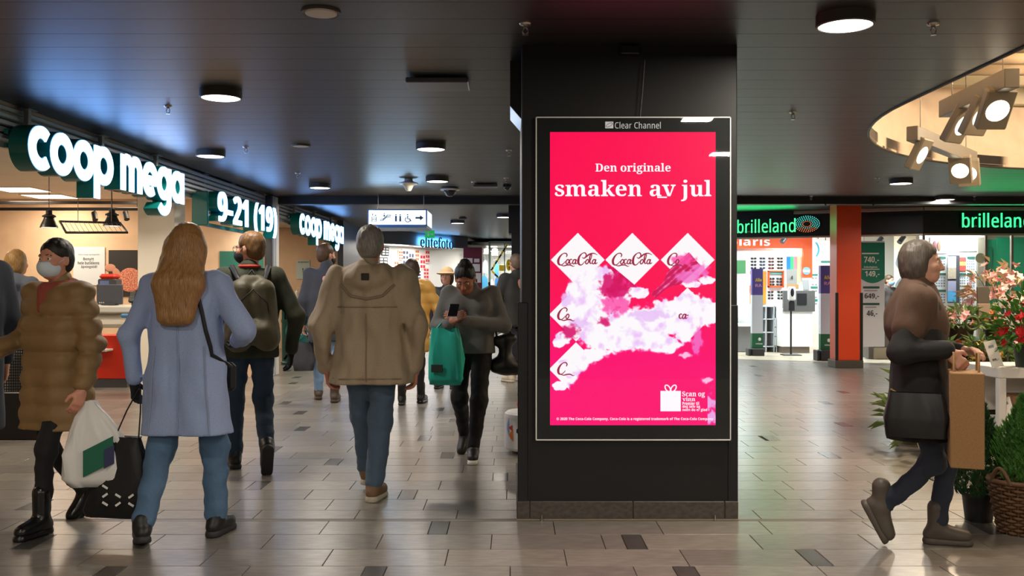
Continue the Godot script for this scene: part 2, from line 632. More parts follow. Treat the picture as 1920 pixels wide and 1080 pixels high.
func ceiling_lamps() -> void:
	var spots := [[1585, 50, "round ceiling lamp glowing in the dark panels right of the pillar top"], [414, 185, "lit round lamp over the walkway beside the first bracket of the grocery sign"], [395, 294, "lit round lamp close to the shop front above the opening-hours sign"], [808, 281, "lit round lamp above the white cone-shaped access point"], [820, 341, "lit round lamp just above the clear security dome"], [600, 353, "lit round lamp in front of the black beam on the grocery side"], [1689, 345, "lit round lamp near the rounded ceiling opening"], [1772, 375, "small lit lamp against the beam in front of the optician"], [945, 408, "lit lamp beyond the beam beside the pillar"], [858, 419, "lit lamp beyond the beam right of the wayfinding box"], [702, 382, "lit lamp beyond the beam above the wayfinding box"]]
	for s in spots:
		var p := on_ceil(s[0], s[1], CEIL - 0.06)
		p.y = CEIL
		lamp(p, s[2], 3.0)
	lamp(Vector3(1.5, CEIL, -3.45), "round lamp mirrored in the glass of the advertising screen", 2.0)
	lamp(Vector3(2.15, CEIL, -1.41), "round lamp over the flower side of the hall, behind the viewer", 2.0)
	lamp(Vector3(-2.0, CEIL, -2.6), "round lamp over the grocery side of the hall, behind the viewer", 2.0)
	for x in [-3.2, -0.6, 3.9, 6.2]:
		for z in [0.6, 2.6, 4.6]:
			lamp(Vector3(x, CEIL, z), "round lamp in the passage behind the viewer", 3.2)
	var sp := on_ceil(602, 21)
	var t := thing("ceiling_speaker", "round pale loudspeaker set in a dark ring in the ceiling", "loudspeaker", Vector3(sp.x, CEIL, sp.z))
	var h := MB.new()
	h.lathe(Vector3.ZERO, [Vector2(0.075, -0.004), Vector2(0.1, -0.012), Vector2(0.103, 0.0)], 32)
	part("ring", h, mat("lamp_housing", rgb(62, 58, 54), 0.45), t)
	h = MB.new()
	h.lathe(Vector3.ZERO, [Vector2(0.083, -0.008), Vector2(0.08, -0.016), Vector2(0, -0.017)], 32)
	part("grille", h, mat("speaker_face", rgb(205, 200, 185), 0.6), t)
	sp = on_ceil(564, 272)
	t = thing("ceiling_speaker", "small flat unlit disc in the ceiling above the opening-hours sign", "loudspeaker", Vector3(sp.x, CEIL, sp.z))
	h = MB.new()
	h.lathe(Vector3.ZERO, [Vector2(0.098, 0.0), Vector2(0.096, -0.012), Vector2(0.08, -0.016)], 28)
	part("ring", h, mat("lamp_housing", rgb(62, 58, 54), 0.45), t)
	h = MB.new()
	h.lathe(Vector3.ZERO, [Vector2(0.082, -0.014), Vector2(0, -0.017)], 28)
	part("grille", h, mat("speaker_face", rgb(205, 200, 185), 0.6), t)

func ceiling_fittings() -> void:
	var sm := mat("chrome", rgb(190, 186, 180), 0.25, 0.9)
	var list := [[985, 55, "above the pillar's upper left corner"], [1750, 55, "beside the lamp right of the pillar"], [315, 206, "left of the first walkway lamp"], [461, 281, "above the opening-hours sign"], [965, 215, "beside the pillar's side box"], [954, 287, "beside the pillar, second of the row"], [949, 338, "beside the pillar, last before the beam"], [1487, 217, "between the pillar and the ceiling opening"], [1645, 338, "left of the lamp near the ceiling opening"], [558, 329, "in front of the beam on the grocery side"], [1521, 371, "against the beam before the optician"], [888, 345, "near the security dome"], [1827, 372, "against the beam by the green ceiling glow"]]
	for s in list:
		var p := on_ceil(s[0], s[1], CEIL - 0.03)
		p.y = CEIL
		var t := thing("sprinkler", "small chrome ceiling sprinkler " + s[2], "sprinkler", p, 0.0, "ceiling sprinklers")
		var a := MB.new()
		a.lathe(Vector3.ZERO, [Vector2(0.0, 0.0), Vector2(0.034, 0.0), Vector2(0.03, -0.008), Vector2(0.012, -0.012), Vector2(0.012, -0.022), Vector2(0, -0.022)], 16)
		part("rosette", a, sm, t)
		a = MB.new()
		a.tube([Vector3(-0.004, -0.02, 0), Vector3(-0.014, -0.032, 0), Vector3(-0.013, -0.048, 0), Vector3(0, -0.058, 0), Vector3(0.013, -0.048, 0), Vector3(0.014, -0.032, 0), Vector3(0.004, -0.02, 0)], 0.0035, 6)
		part("frame", a, sm, t)
		a = MB.new()
		a.lathe(Vector3(0, -0.058, 0), [Vector2(0, 0), Vector2(0.017, -0.001), Vector2(0.017, -0.004), Vector2(0, -0.004)], 12)
		part("deflector", a, sm, t)
	# clear security dome on a white ring
	var p := on_ceil(844, 352)
	var t := thing("dome_camera", "security camera with a smoked dome under a white ring", "camera", p)
	var a := MB.new()
	a.lathe(Vector3.ZERO, [Vector2(0, 0), Vector2(0.1, 0.0), Vector2(0.14, -0.02), Vector2(0.14, -0.035), Vector2(0.1, -0.04)], 28)
	part("ring", a, mat("white_plastic", rgb(225, 222, 214), 0.4), t)
	a = MB.new()
	var prof := []
	for i in 9:
		prof.append(Vector2(0.09 * cos(PI / 2 * i / 8.0), -0.038 - 0.09 * sin(PI / 2 * i / 8.0)))
	a.lathe(Vector3.ZERO, prof, 24)
	part("dome", a, mat("smoked_dome", rgb(40, 40, 44), 0.05), t)
	p = on_ceil(951, 346)
	t = thing("dome_camera", "small all-black security dome beside the pillar", "camera", p)
	a = MB.new()
	a.lathe(Vector3.ZERO, [Vector2(0, 0), Vector2(0.06, 0.0), Vector2(0.06, -0.03)], 20)
	part("ring", a, mat("black_plastic", rgb(22, 22, 24), 0.4), t)
	a = MB.new()
	prof = []
	for i in 7:
		prof.append(Vector2(0.052 * cos(PI / 2 * i / 6.0), -0.03 - 0.05 * sin(PI / 2 * i / 6.0)))
	a.lathe(Vector3.ZERO, prof, 20)
	part("dome", a, mat("smoked_dome", rgb(40, 40, 44), 0.05), t)
	p = on_ceil(766, 336)
	t = thing("access_point", "white cone-shaped fitting with a wide flange under the ceiling", "fitting", p)
	a = MB.new()
	a.lathe(Vector3.ZERO, [Vector2(0, 0), Vector2(0.05, 0), Vector2(0.06, -0.03), Vector2(0.125, -0.05), Vector2(0.125, -0.062), Vector2(0.09, -0.07)], 28)
	part("flange", a, mat("white_plastic", rgb(225, 222, 214), 0.4), t)
	a = MB.new()
	a.lathe(Vector3.ZERO, [Vector2(0.095, -0.066), Vector2(0.065, -0.09), Vector2(0.045, -0.13), Vector2(0.03, -0.155), Vector2(0, -0.16)], 28)
	part("cone", a, mat("cream_plastic", rgb(222, 214, 190), 0.45), t)
	# flat dark housings
	var flats := [[822, 150, 0.42, 0.3, "flat dark metal housing under the ceiling left of the pillar"], [910, 345, 0.33, 0.2, "narrow dark housing under the ceiling near the security dome"], [868, 407, 0.16, 0.12, "small dark box beyond the beam by a lamp"]]
	for s in flats:
		p = on_ceil(s[0], s[1])
		t = thing("ceiling_housing", s[4], "housing", p)
		a = MB.new()
		a.box(Vector3(0, -0.03, 0), Vector3(s[2], 0.035, s[3]), 0.006)
		part("cover", a, mat("housing_grey", rgb(86, 86, 90), 0.4), t)
		a = MB.new()
		a.box(Vector3(0, -0.006, 0), Vector3(s[2] * 0.7, 0.012, s[3] * 0.7))
		part("mount", a, mat("black_plastic", rgb(22, 22, 24), 0.4), t)

# ---------- pillar with the advertising screen
func pillar_and_screen() -> void:
	var d := 5.63
	var k := F / d
	var root := struct_node("column", "black clad pillar carrying the advertising screen")
	var x0 := (972.0 - 960.0) / k
	var x1 := (1383.0 - 960.0) / k
	var clad := mat("pillar_cladding", rgb(12, 12, 13), 0.55)
	tri(clad, noise_tex(21, 0.03, Color(0.85, 0.85, 0.85), Color(1, 1, 1)), Vector3(1, 1, 1))
	var m := MB.new()
	m.span(Vector3(x0 + 0.02, 0.1, -d - 1.24), Vector3(x1, CEIL + 0.02, -d - 0.01), 0.006)
	part("cladding", m, clad, root)
	# corner guards
	for s in [[x0 + 0.026, 1], [x1 - 0.026, -1]]:
		m = MB.new()
		m.span(Vector3(s[0] - 0.03, 0.1, -d - 0.05), Vector3(s[0] + 0.03, 1.275 if s[1] > 0 else 1.26, -d - 0.004), 0.004)
		part("corner_guard", m, mat("guard", rgb(24, 24, 28), 0.35), root)
	# tiled skirting
	var sk := mat("skirting_tile", rgb(92, 84, 78), 0.5)
	tri(sk, noise_tex(22, 0.04, Color(0.75, 0.74, 0.72), Color(1, 1, 1), 1.0, 5), Vector3(2, 3, 2))
	var sx0 := (969.0 - 960.0) / k
	var sx1 := (1385.0 - 960.0) / k
	var cuts := [sx0, (993.5 - 960) / k, (1187.0 - 960) / k, (1359.0 - 960) / k, sx1]
	for i in 4:
		m = MB.new()
		m.span(Vector3(cuts[i] + 0.002, 0.004, -d - 0.02), Vector3(cuts[i + 1] - 0.002, 0.108, -d), 0.003)
		part("skirting_tile", m, sk, root)
	for s in [sx0, sx1]:
		for i in 3:
			m = MB.new()
			var ss := 1.0 if s == sx0 else -1.0
			m.span(Vector3(s, 0.004, -d - 0.022 - i * 0.41 - 0.406), Vector3(s + ss * 0.02, 0.108, -d - 0.022 - i * 0.41), 0.003)
			part("skirting_tile", m, sk, root)
	m = MB.new()
	m.span(Vector3(sx0 + 0.01, 0.0, -d - 1.24), Vector3(sx1 - 0.01, 0.1, -d - 0.012))
	part("core", m, mat("skirting_grout", rgb(150, 138, 116), 0.8), root)
	m = MB.new()
	m.span(Vector3(sx0 - 0.003, 0.0, -d - 0.01), Vector3(sx1 + 0.003, 0.005, -d + 0.006))
	part("grout_line", m, mat("skirting_grout", rgb(150, 138, 116), 0.8), root)
	# small cable box and cord above the screen
	m = MB.new()
	m.box(at(1181, 94, d - 0.02), Vector3(0.11, 0.05, 0.04), 0.006)
	one("junction_box", "small black box on the pillar just under the ceiling", "box", m, mat("black_plastic", rgb(22, 22, 24), 0.4))
	m = MB.new()
	m.tube([at(1209, 112, d - 0.006), at(1207, 140, d - 0.007), at(1204, 180, d - 0.007), at(1200, 222, d - 0.006)], 0.003, 6)
	one("cable", "thin cord running down the pillar to the screen frame", "cable", m, mat("cord", rgb(96, 92, 84), 0.5))
	# box on the far side edges
	var bx := thing("side_box", "dark box with a blue reflection painted on its underside fixed high on the pillar's side", "box", Vector3(0, 0, 0))
	m = MB.new()
	var poly := PackedVector2Array([Vector2(-0.012, 0.30), Vector2(0.06, 0.30), Vector2(0.06, -0.06), Vector2(-0.012, 0.02)])
	m.prism(poly, 0.5, Transform3D(Basis(), Vector3(0, 2.47, -6.45)))
	part("case", m, mat("side_case", rgb(24, 26, 32), 0.4), bx)
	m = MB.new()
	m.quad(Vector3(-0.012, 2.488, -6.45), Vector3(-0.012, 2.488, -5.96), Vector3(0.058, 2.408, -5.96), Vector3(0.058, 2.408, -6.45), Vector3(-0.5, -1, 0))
	part("underside", m, mat("side_under_reflection", rgb(196, 206, 220), 0.3, 0.3), bx)  # blue reflection on the dark box, put into the underside as pale colour
	for sx in [1016.0, 1341.0]:
		m = MB.new()
		m.lathe(at(sx, 975, d - 0.02) * Vector3(1, 0, 1), [Vector2(0, 0), Vector2(0.011, 0), Vector2(0.011, 0.004), Vector2(0.004, 0.006), Vector2(0.004, 0.034), Vector2(0, 0.036)], 10)
		one("floor_bolt", "short bright bolt standing at the foot of the pillar", "bolt", m, mat("chrome", rgb(190, 186, 180), 0.25, 0.9), Vector3.ZERO, "bolts at the pillar foot")
	screen(d, k)

func screen(d: float, k: float) -> void:
	var P := func(px: float, py: float) -> Vector2: return Vector2((px - 960.0) / k, CAMH + (540.0 - py) / k)
	var t := thing("advertising_screen", "tall glowing pink advertising display in a thin white frame on the pillar", "display", Vector3(0, 0, -d))
	var a: Vector2 = P.call(1004, 824.6)
	var b: Vector2 = P.call(1368.6, 220.5)
	var m := MB.new()
	m.span(Vector3(a.x, a.y, -0.02), Vector3(b.x, b.y, 0.026), 0.004)
	var cm := mat("screen_case", rgb(14, 14, 15), 0.35)
	cm.metallic_specular = 0.2
	part("case", m, cm, t)
	var fr := mat("screen_edge", rgb(235, 235, 232), 0.35)
	var w := 0.007
	for s in [[a.x, a.y, b.x, a.y + w], [a.x, b.y - w, b.x, b.y], [a.x, a.y, a.x + w, b.y], [b.x - w, a.y, b.x, b.y]]:
		m = MB.new()
		m.span(Vector3(s[0], s[1], 0.02), Vector3(s[2], s[3], 0.031), 0.001)
		part("frame_strip", m, fr, t)
	# the lit panel
	var s0: Vector2 = P.call(1031, 796)
	var s1: Vector2 = P.call(1340, 249)
	m = MB.new()
	var z := 0.0268
	m.t3(Vector3(s0.x, s0.y, z), Vector3(s1.x, s0.y, z), Vector3(s1.x, s1.y, z), Vector3.BACK, Vector3.BACK, Vector3.BACK, Vector2(0, 1), Vector2(1, 1), Vector2(1, 0))
	m.t3(Vector3(s0.x, s0.y, z), Vector3(s1.x, s1.y, z), Vector3(s0.x, s1.y, z), Vector3.BACK, Vector3.BACK, Vector3.BACK, Vector2(0, 1), Vector2(1, 0), Vector2(0, 0))
	var sm := mat("screen_picture", Color.BLACK, 0.5)
	sm.emission_enabled = true
	sm.emission = Color.BLACK
	sm.emission_texture = ImageTexture.create_from_image(advert())
	sm.emission_energy_multiplier = 0.88
	sm.metallic_specular = 0.15
	part("screen_panel", m, sm, t)
	var white := glow("screen_white", Color(1, 0.97, 1), 0.9, Color.BLACK)
	var crim := glow("screen_crimson", rgb(146, 14, 58), 1.0, Color.BLACK)
	var z2 := 0.0272
	var put := func(s: String, font: String, wt: int, x0: float, x1: float, y0: float, y1: float, mm: Material) -> void:
		var p: Vector2 = P.call((x0 + x1) / 2, (y0 + y1) / 2)
		letters(t, "lettering", s, font, wt, Vector3(p.x, p.y, z2), Vector2((x1 - x0) / k, (y1 - y0) / k), Basis(), mm, 0.0006)
	put.call("Den originale", "Droid Serif", 700, 1115.5, 1256, 307, 327.5, white)
	put.call("smaken av jul", "Droid Serif", 700, 1040, 1332, 338, 378, white)
	m = MB.new()
	var u0: Vector2 = P.call(1231, 372)
	var u1: Vector2 = P.call(1249, 369.5)
	m.span(Vector3(u0.x, u0.y, z2), Vector3(u1.x, u1.y, z2 + 0.0006))
	part("underline", m, white, t)
	put.call("Scan og", "Droid Serif", 700, 1277.5, 1320, 733, 745, white)
	put.call("vinn", "Droid Serif", 700, 1278, 1302, 743.5, 751, white)
	put.call("Premier til", "Droid Sans", 700, 1278, 1309, 752, 758.5, white)
	put.call("deg selv og", "Droid Sans", 700, 1278, 1311, 758.5, 765, white)
	put.call("noen du er glad i", "Droid Sans", 700, 1278, 1328, 764.5, 771, white)
	put.call("© 2020 The Coca-Cola Company. Coca-Cola is a registered trademark of The Coca-Cola Company.", "Droid Sans", 700, 1043, 1337, 781.5, 788, white)
	put.call("Clear Channel", "Droid Sans", 400, 1152, 1237.5, 230, 242.5, glow("screen_logo", Color(0.6, 0.6, 0.6), 0.7, rgb(190, 190, 190)))
	# house mark of the screen: a rounded tile with a slanted sweep
	var mk := mat("mark_grey", rgb(200, 200, 200), 0.5)
	m = MB.new()
	var q0: Vector2 = P.call(1134, 242)
	var q1: Vector2 = P.call(1149, 229.5)
	m.span(Vector3(q0.x, q0.y, z), Vector3(q1.x, q1.y, z2), 0.0)
	part("mark", m, glow("screen_logo", Color(0.6, 0.6, 0.6), 0.7, rgb(190, 190, 190)), t)
	m = MB.new()
	var pts := []
	for i in 17:
		var an := TAU * i / 16.0
		var e := Vector2(cos(an) * 0.021, sin(an) * 0.0085).rotated(0.5)
		pts.append((q0 + q1) / 2 + e)
	m.stroke(pts, 0.0025, 0.0004, Transform3D(Basis(), Vector3(0, 0, z2)))
	part("mark_sweep", m, mat("screen_case", rgb(14, 14, 15), 0.35), t)
	# script lettering on the white lozenges
	var logos := [[1083, 487, 0, 100], [1185, 487, 0, 100], [1288, 487, 0, 24], [1083, 589, 0, 20], [1288, 589, 26, 44], [1083, 691, 0, 10]]
	for lg in logos:
		m = MB.new()
		var o: Vector2 = P.call(lg[0], lg[1])
		script(m, o, 78.0 / k / 100.0, z2, lg[2], lg[3])
		part("script_lettering", m, crim, t)
	# bow over the blank card
	m = MB.new()
	for sg in [-1.0, 1.0]:
		var loop := []
		for i in 13:
			var an := TAU * i / 12.0
			var e := Vector2(sin(an) * 4.0, 7.0 - 7.0 * cos(an)).rotated(-0.6 * sg)
			loop.append(P.call(1256.0 + e.x + sg * 1.5, 733.0 - e.y))
		m.stroke(loop, 2.2 / k, 0.0005, Transform3D(Basis(), Vector3(0, 0, z2)))
	part("bow", m, white, t)
	m = MB.new()
	var c0: Vector2 = P.call(1237, 770)
	var c1: Vector2 = P.call(1275, 732)
	m.span(Vector3(c0.x, c0.y, z), Vector3(c1.x, c1.y, z2))
	part("blank_card", m, white, t)
	# cover glass over everything inside the frame
	m = MB.new()
	m.quad(Vector3(a.x + w, a.y + w, 0.0302), Vector3(b.x - w, a.y + w, 0.0302), Vector3(b.x - w, b.y - w, 0.0302), Vector3(a.x + w, b.y - w, 0.0302), Vector3.BACK)
	part("cover_glass", m, glass("screen_glass", 0.02), t)
	var c := (s0 + s1) / 2
	area(t, "screen_light", Transform3D(Basis(Vector3.UP, PI), Vector3(c.x, c.y, 0.034)), Vector2(s1.x - s0.x, s1.y - s0.y), Color(1.0, 0.45, 0.62), 0.2)

func smooth_curve(p: Array, steps := 5) -> Array:
	var out := []
	for i in p.size() - 1:
		var a: Vector2 = p[maxi(i - 1, 0)]
		var b: Vector2 = p[i]
		var c: Vector2 = p[i + 1]
		var dd: Vector2 = p[mini(i + 2, p.size() - 1)]
		for s in steps:
			out.append(b.cubic_interpolate(c, a, dd, float(s) / steps))
	out.append(p[p.size() - 1])
	return out

# flowing script word, drawn in a box 100 wide and centred at o; only the letters between lo and hi
func script(m: MB, o: Vector2, s: float, z: float, lo: float, hi: float) -> void:
	var V := func(a: Array) -> Array:
		var r := []
		for i in range(0, a.size(), 2):
			r.append(Vector2(a[i], a[i + 1]))
		return r
	var el := func(cx: float, cy: float) -> Array:
		var r := []
		for i in 13:
			var an := TAU * i / 12.0 + 0.9
			r.append(Vector2(cx, cy) + Vector2(3.4 * cos(an) + 1.4 * sin(an), 5.2 * sin(an)))
		return r
	var strokes := [
		[0, V.call([22, 22, 24, 27, 21, 31, 14, 30, 7, 23, 3, 14, 4, 6, 9, 3, 15, 6, 20, 12]), [1.5, 2.4, 2.2, 1.6, 3.2, 4.4, 4.0, 2.0, 1.6, 1.2]],
		[5, V.call([8, 3, 16, 1, 24, 3, 32, 3, 38, 0, 42, 1]), [1, 2, 2.4, 2.4, 1.6, 0.8]],
		[20, el.call(25, 11), 2.2],
		[28, V.call([36, 15, 34, 17, 30, 14, 30, 8, 33, 6, 37, 9]), [2.4, 1.6, 2.8, 2.8, 1.8, 1.2]],
		[36, el.call(41, 11), 2.2],
		[38, V.call([46, 17, 44, 9, 45, 6, 49, 8]), [2.2, 2.8, 2.2, 1.2]],
		[42, V.call([47, 13, 52, 14]), 1.8],
		[46, V.call([68, 22, 70, 27, 67, 32, 61, 31, 54, 24, 51, 14, 52, 6, 57, 3, 62, 6, 67, 12]), [1.5, 2.4, 2.2, 1.6, 3.2, 4.4, 4.0, 2.0, 1.6, 1.2]],
		[60, V.call([60, 22, 64, 19, 70, 23, 78, 29, 88, 31, 97, 27]), [0.8, 2.0, 2.8, 2.8, 2.0, 0.8]],
		[66, el.call(72, 11), 2.2],
		[74, V.call([77, 9, 81, 18, 83, 27, 81, 29, 78, 20, 79, 8, 82, 7, 84, 9]), [1.4, 1.8, 2, 1.8, 2.6, 2.6, 1.8, 1.2]],
		[84, el.call(88, 11), 2.2],
		[86, V.call([93, 17, 91, 9, 92, 6, 97, 9]), [2.2, 2.8, 2.2, 1.2]],
	]
	for st in strokes:
		if st[0] < lo or st[0] > hi:
			continue
		var raw: Array = st[1]
		var pts := smooth_curve(raw, 4)
		var ww = st[2]
		var wid := []
		for i in pts.size():
			if ww is Array:
				var f := float(i) / 4.0
				var j := mini(int(f), ww.size() - 1)
				wid.append(lerpf(ww[j], ww[mini(j + 1, ww.size() - 1)], f - int(f)) * s * 1.3)
			else:
				wid.append(ww * s * 1.3)
			pts[i] = o + (pts[i] - Vector2(50, 16)) * s
		m.stroke(pts, wid, 0.0005, Transform3D(Basis(), Vector3(0, 0, z)))

# the picture on the screen: lozenges and soft white masses on pink; K pixels for each pixel of the photograph
func advert() -> Image:
	var K := 1.8
	var W := int(309 * K)
	var H := int(547 * K)
	var im := Image.create(W, H, false, Image.FORMAT_RGB8)
	var fn := FastNoiseLite.new()
	fn.seed = 5
	fn.frequency = 0.035
	fn.fractal_octaves = 4
	fn.fractal_gain = 0.42
	var fn2 := FastNoiseLite.new()
	fn2.seed = 9
	fn2.frequency = 0.016
	fn2.fractal_octaves = 3
	for j in H:
		im.fill_rect(Rect2i(0, j, W, 1), rgb(255, 0, 80).lerp(rgb(255, 0, 114), clampf((249.0 + j / K - 520.0) / 160.0, 0.0, 1.0)))
	for L in [[1083, 487], [1185, 487], [1288, 487], [1083, 589], [1288, 589], [1083, 691]]:
		if L[0] == 1083 and L[1] > 500:
			L[0] = 1080
		for j in range(int((L[1] - 50 - 249) * K), int((L[1] + 50 - 249) * K)):
			var half: float = 50.5 - absf(249.0 + j / K - L[1])
			im.fill_rect(Rect2i(int((L[0] - half - 1031) * K), j, int(2 * half * K), 1), rgb(255, 250, 252))
	# [x, y, radius x, radius y] of the white masses, in picture pixels
	var puffs := [[1105, 530, 38, 34], [1092, 565, 36, 40], [1130, 520, 22, 24], [1075, 548, 18, 20], [1125, 575, 30, 26], [1170, 610, 52, 40], [1130, 625, 50, 36], [1215, 612, 50, 42], [1250, 595, 45, 38], [1280, 610, 22, 36], [1190, 645, 60, 22], [1290, 575, 40, 28], [1325, 585, 22, 28], [1240, 645, 40, 20], [1055, 632, 18, 14], [1048, 640, 14, 12], [1120, 665, 45, 14], [1080, 682, 40, 12], [1050, 722, 16, 10], [1090, 702, 34, 10], [1195, 548, 22, 12], [1165, 560, 20, 18], [1322, 525, 18, 9], [1295, 532, 22, 8]]
	var pinks := [[1143, 535, 24, 26, 0], [1155, 570, 34, 26, 1], [1160, 548, 22, 14, 0], [1132, 602, 14, 10, 0], [1290, 520, 34, 14, 2], [1310, 505, 20, 16, 2], [1280, 487, 26, 14, 1], [1215, 590, 50, 12, 3], [1060, 560, 12, 16, 3], [1085, 605, 26, 12, 3], [1068, 620, 20, 16, 0], [1100, 720, 44, 8, 3], [1283, 665, 14, 7, 4], [1322, 712, 13, 7, 4], [1305, 640, 12, 30, 2], [1325, 755, 18, 20, 3], [1330, 780, 14, 16, 3]]
	var pinkc := [rgb(214, 0, 96), rgb(255, 80, 170), rgb(246, 120, 205), rgb(236, 196, 250), rgb(255, 225, 250)]
	# deep red patch behind the masses and a plain slanted bottle
	for j in range(int((470 - 249) * K), int((600 - 249) * K)):
		for i in range(int(50 * K), W):
			var x := 1031.0 + i / K
			var y := 249.0 + j / K
			if y > 500 and absf(x - 1140) + absf(y - 545) * 1.2 < 62:
				im.set_pixel(i, j, rgb(214, 0, 88).lerp(rgb(255, 60, 150), clampf(fn.get_noise_2d(i, j) + 0.3, 0.0, 1.0)))
			elif x > 1200:
				var q := Vector2(x - 1262, y - 520).rotated(0.72)
				if absf(q.x) < 52:
					var half := 6.0 if q.x < -26 else lerpf(6.0, 17.0, smoothstep(-26.0, 4.0, q.x))
					if absf(q.y) < half:
						im.set_pixel(i, j, rgb(206, 10, 84).lerp(rgb(255, 150, 210), clampf(sin(q.y * 0.75) * 0.5 + fn.get_noise_2d(i, j) * 0.6, 0.0, 1.0)))
	var wv := PackedFloat32Array()
	wv.resize(W * H)
	wv.fill(-1.0)
	for p in puffs:
		for j in range(maxi(0, int((p[1] - p[3] * 1.4 - 249) * K)), mini(H, int((p[1] + p[3] * 1.4 - 249) * K))):
			var dy: float = (249.0 + j / K - p[1]) / p[3]
			for i in range(maxi(0, int((p[0] - p[2] * 1.4 - 1031) * K)), mini(W, int((p[0] + p[2] * 1.4 - 1031) * K))):
				var dx: float = (1031.0 + i / K - p[0]) / p[2]
				var g := 1.0 - sqrt(dx * dx + dy * dy)
				if g > wv[j * W + i]:
					wv[j * W + i] = g
	for j in H:
		for i in W:
			var w := wv[j * W + i]
			if w > -0.4:
				w += fn.get_noise_2d(i, j) * 0.24
				if w > 0.0:
					im.set_pixel(i, j, im.get_pixel(i, j).lerp(Color(1, 0.985, 1).lerp(rgb(238, 190, 252), clampf(fn2.get_noise_2d(i, j) * 1.6 - 0.1, 0.0, 0.85)), smoothstep(0.0, 0.2, w)))
	for p in pinks:
		for j in range(maxi(0, int((p[1] - p[3] * 1.3 - 249) * K)), mini(H, int((p[1] + p[3] * 1.3 - 249) * K))):
			var dy: float = (249.0 + j / K - p[1]) / p[3]
			for i in range(maxi(0, int((p[0] - p[2] * 1.3 - 1031) * K)), mini(W, int((p[0] + p[2] * 1.3 - 1031) * K))):
				var dx: float = (1031.0 + i / K - p[0]) / p[2]
				var g := 1.0 - sqrt(dx * dx + dy * dy) + fn.get_noise_2d(i, j) * 0.5
				if g > 0.0:
					im.set_pixel(i, j, im.get_pixel(i, j).lerp(pinkc[p[4]], smoothstep(0.0, 0.5, g) * 0.85))
	# large plain pink field below
	for j in range(int((640 - 249) * K), H):
		var dy := (249.0 + j / K - 770.0) / 118.0
		for i in range(int(34 * K), int(294 * K)):
			var fld := 1.0 - Vector2((1031.0 + i / K - 1195.0) / 140.0, dy).length() + fn.get_noise_2d(i, j) * 0.05
			if fld > 0.0:
				im.set_pixel(i, j, im.get_pixel(i, j).lerp(rgb(255, 0, 112), smoothstep(0.0, 0.06, fld)))
	return im

# ---------- stroke letters with x-height 1
func ring(cx: float, cy: float, rx: float, ry: float, a0 := 0.0, a1 := 360.0, steps := 28) -> Array:
	var r := []
	for i in steps + 1:
		var a := deg_to_rad(lerpf(a0, a1, float(i) / steps))
		r.append(Vector2(cx + rx * cos(a), cy + ry * sin(a)))
	return r

func glyph(ch: String) -> Array:   # [advance, strokes...]; a stroke is [points, closed]
	var full := ring(0.5, 0.5, 0.37, 0.37)
	full.pop_back()
	match ch:
		"c": return [0.9, [ring(0.5, 0.5, 0.37, 0.37, 48, 312), false]]
		"o": return [1.03, [full, true]]
		"p": return [1.05, [full, true], [[Vector2(0.13, 0.98), Vector2(0.13, -0.38)], false]]
		"e": return [0.98, [ring(0.5, 0.5, 0.37, 0.37, -4, 308), false], [[Vector2(0.13, 0.47), Vector2(0.9, 0.47)], false]]
		"m": return [1.36, [[Vector2(0.13, 0.98), Vector2(0.13, 0)], false], [[Vector2(0.13, 0.55)] + ring(0.38, 0.61, 0.26, 0.27, 175, 0, 14) + [Vector2(0.64, 0)], false], [[Vector2(0.64, 0.55)] + ring(0.9, 0.61, 0.26, 0.27, 175, 0, 14) + [Vector2(1.16, 0)], false]]
		"g": return [1.03, [full, true], [[Vector2(0.87, 0.98)] + ring(0.5, -0.04, 0.37, 0.3, 0, -150, 14), false]]
		"a": return [1.03, [full, true], [[Vector2(0.87, 0.98), Vector2(0.87, 0)], false]]
	return [0.42]

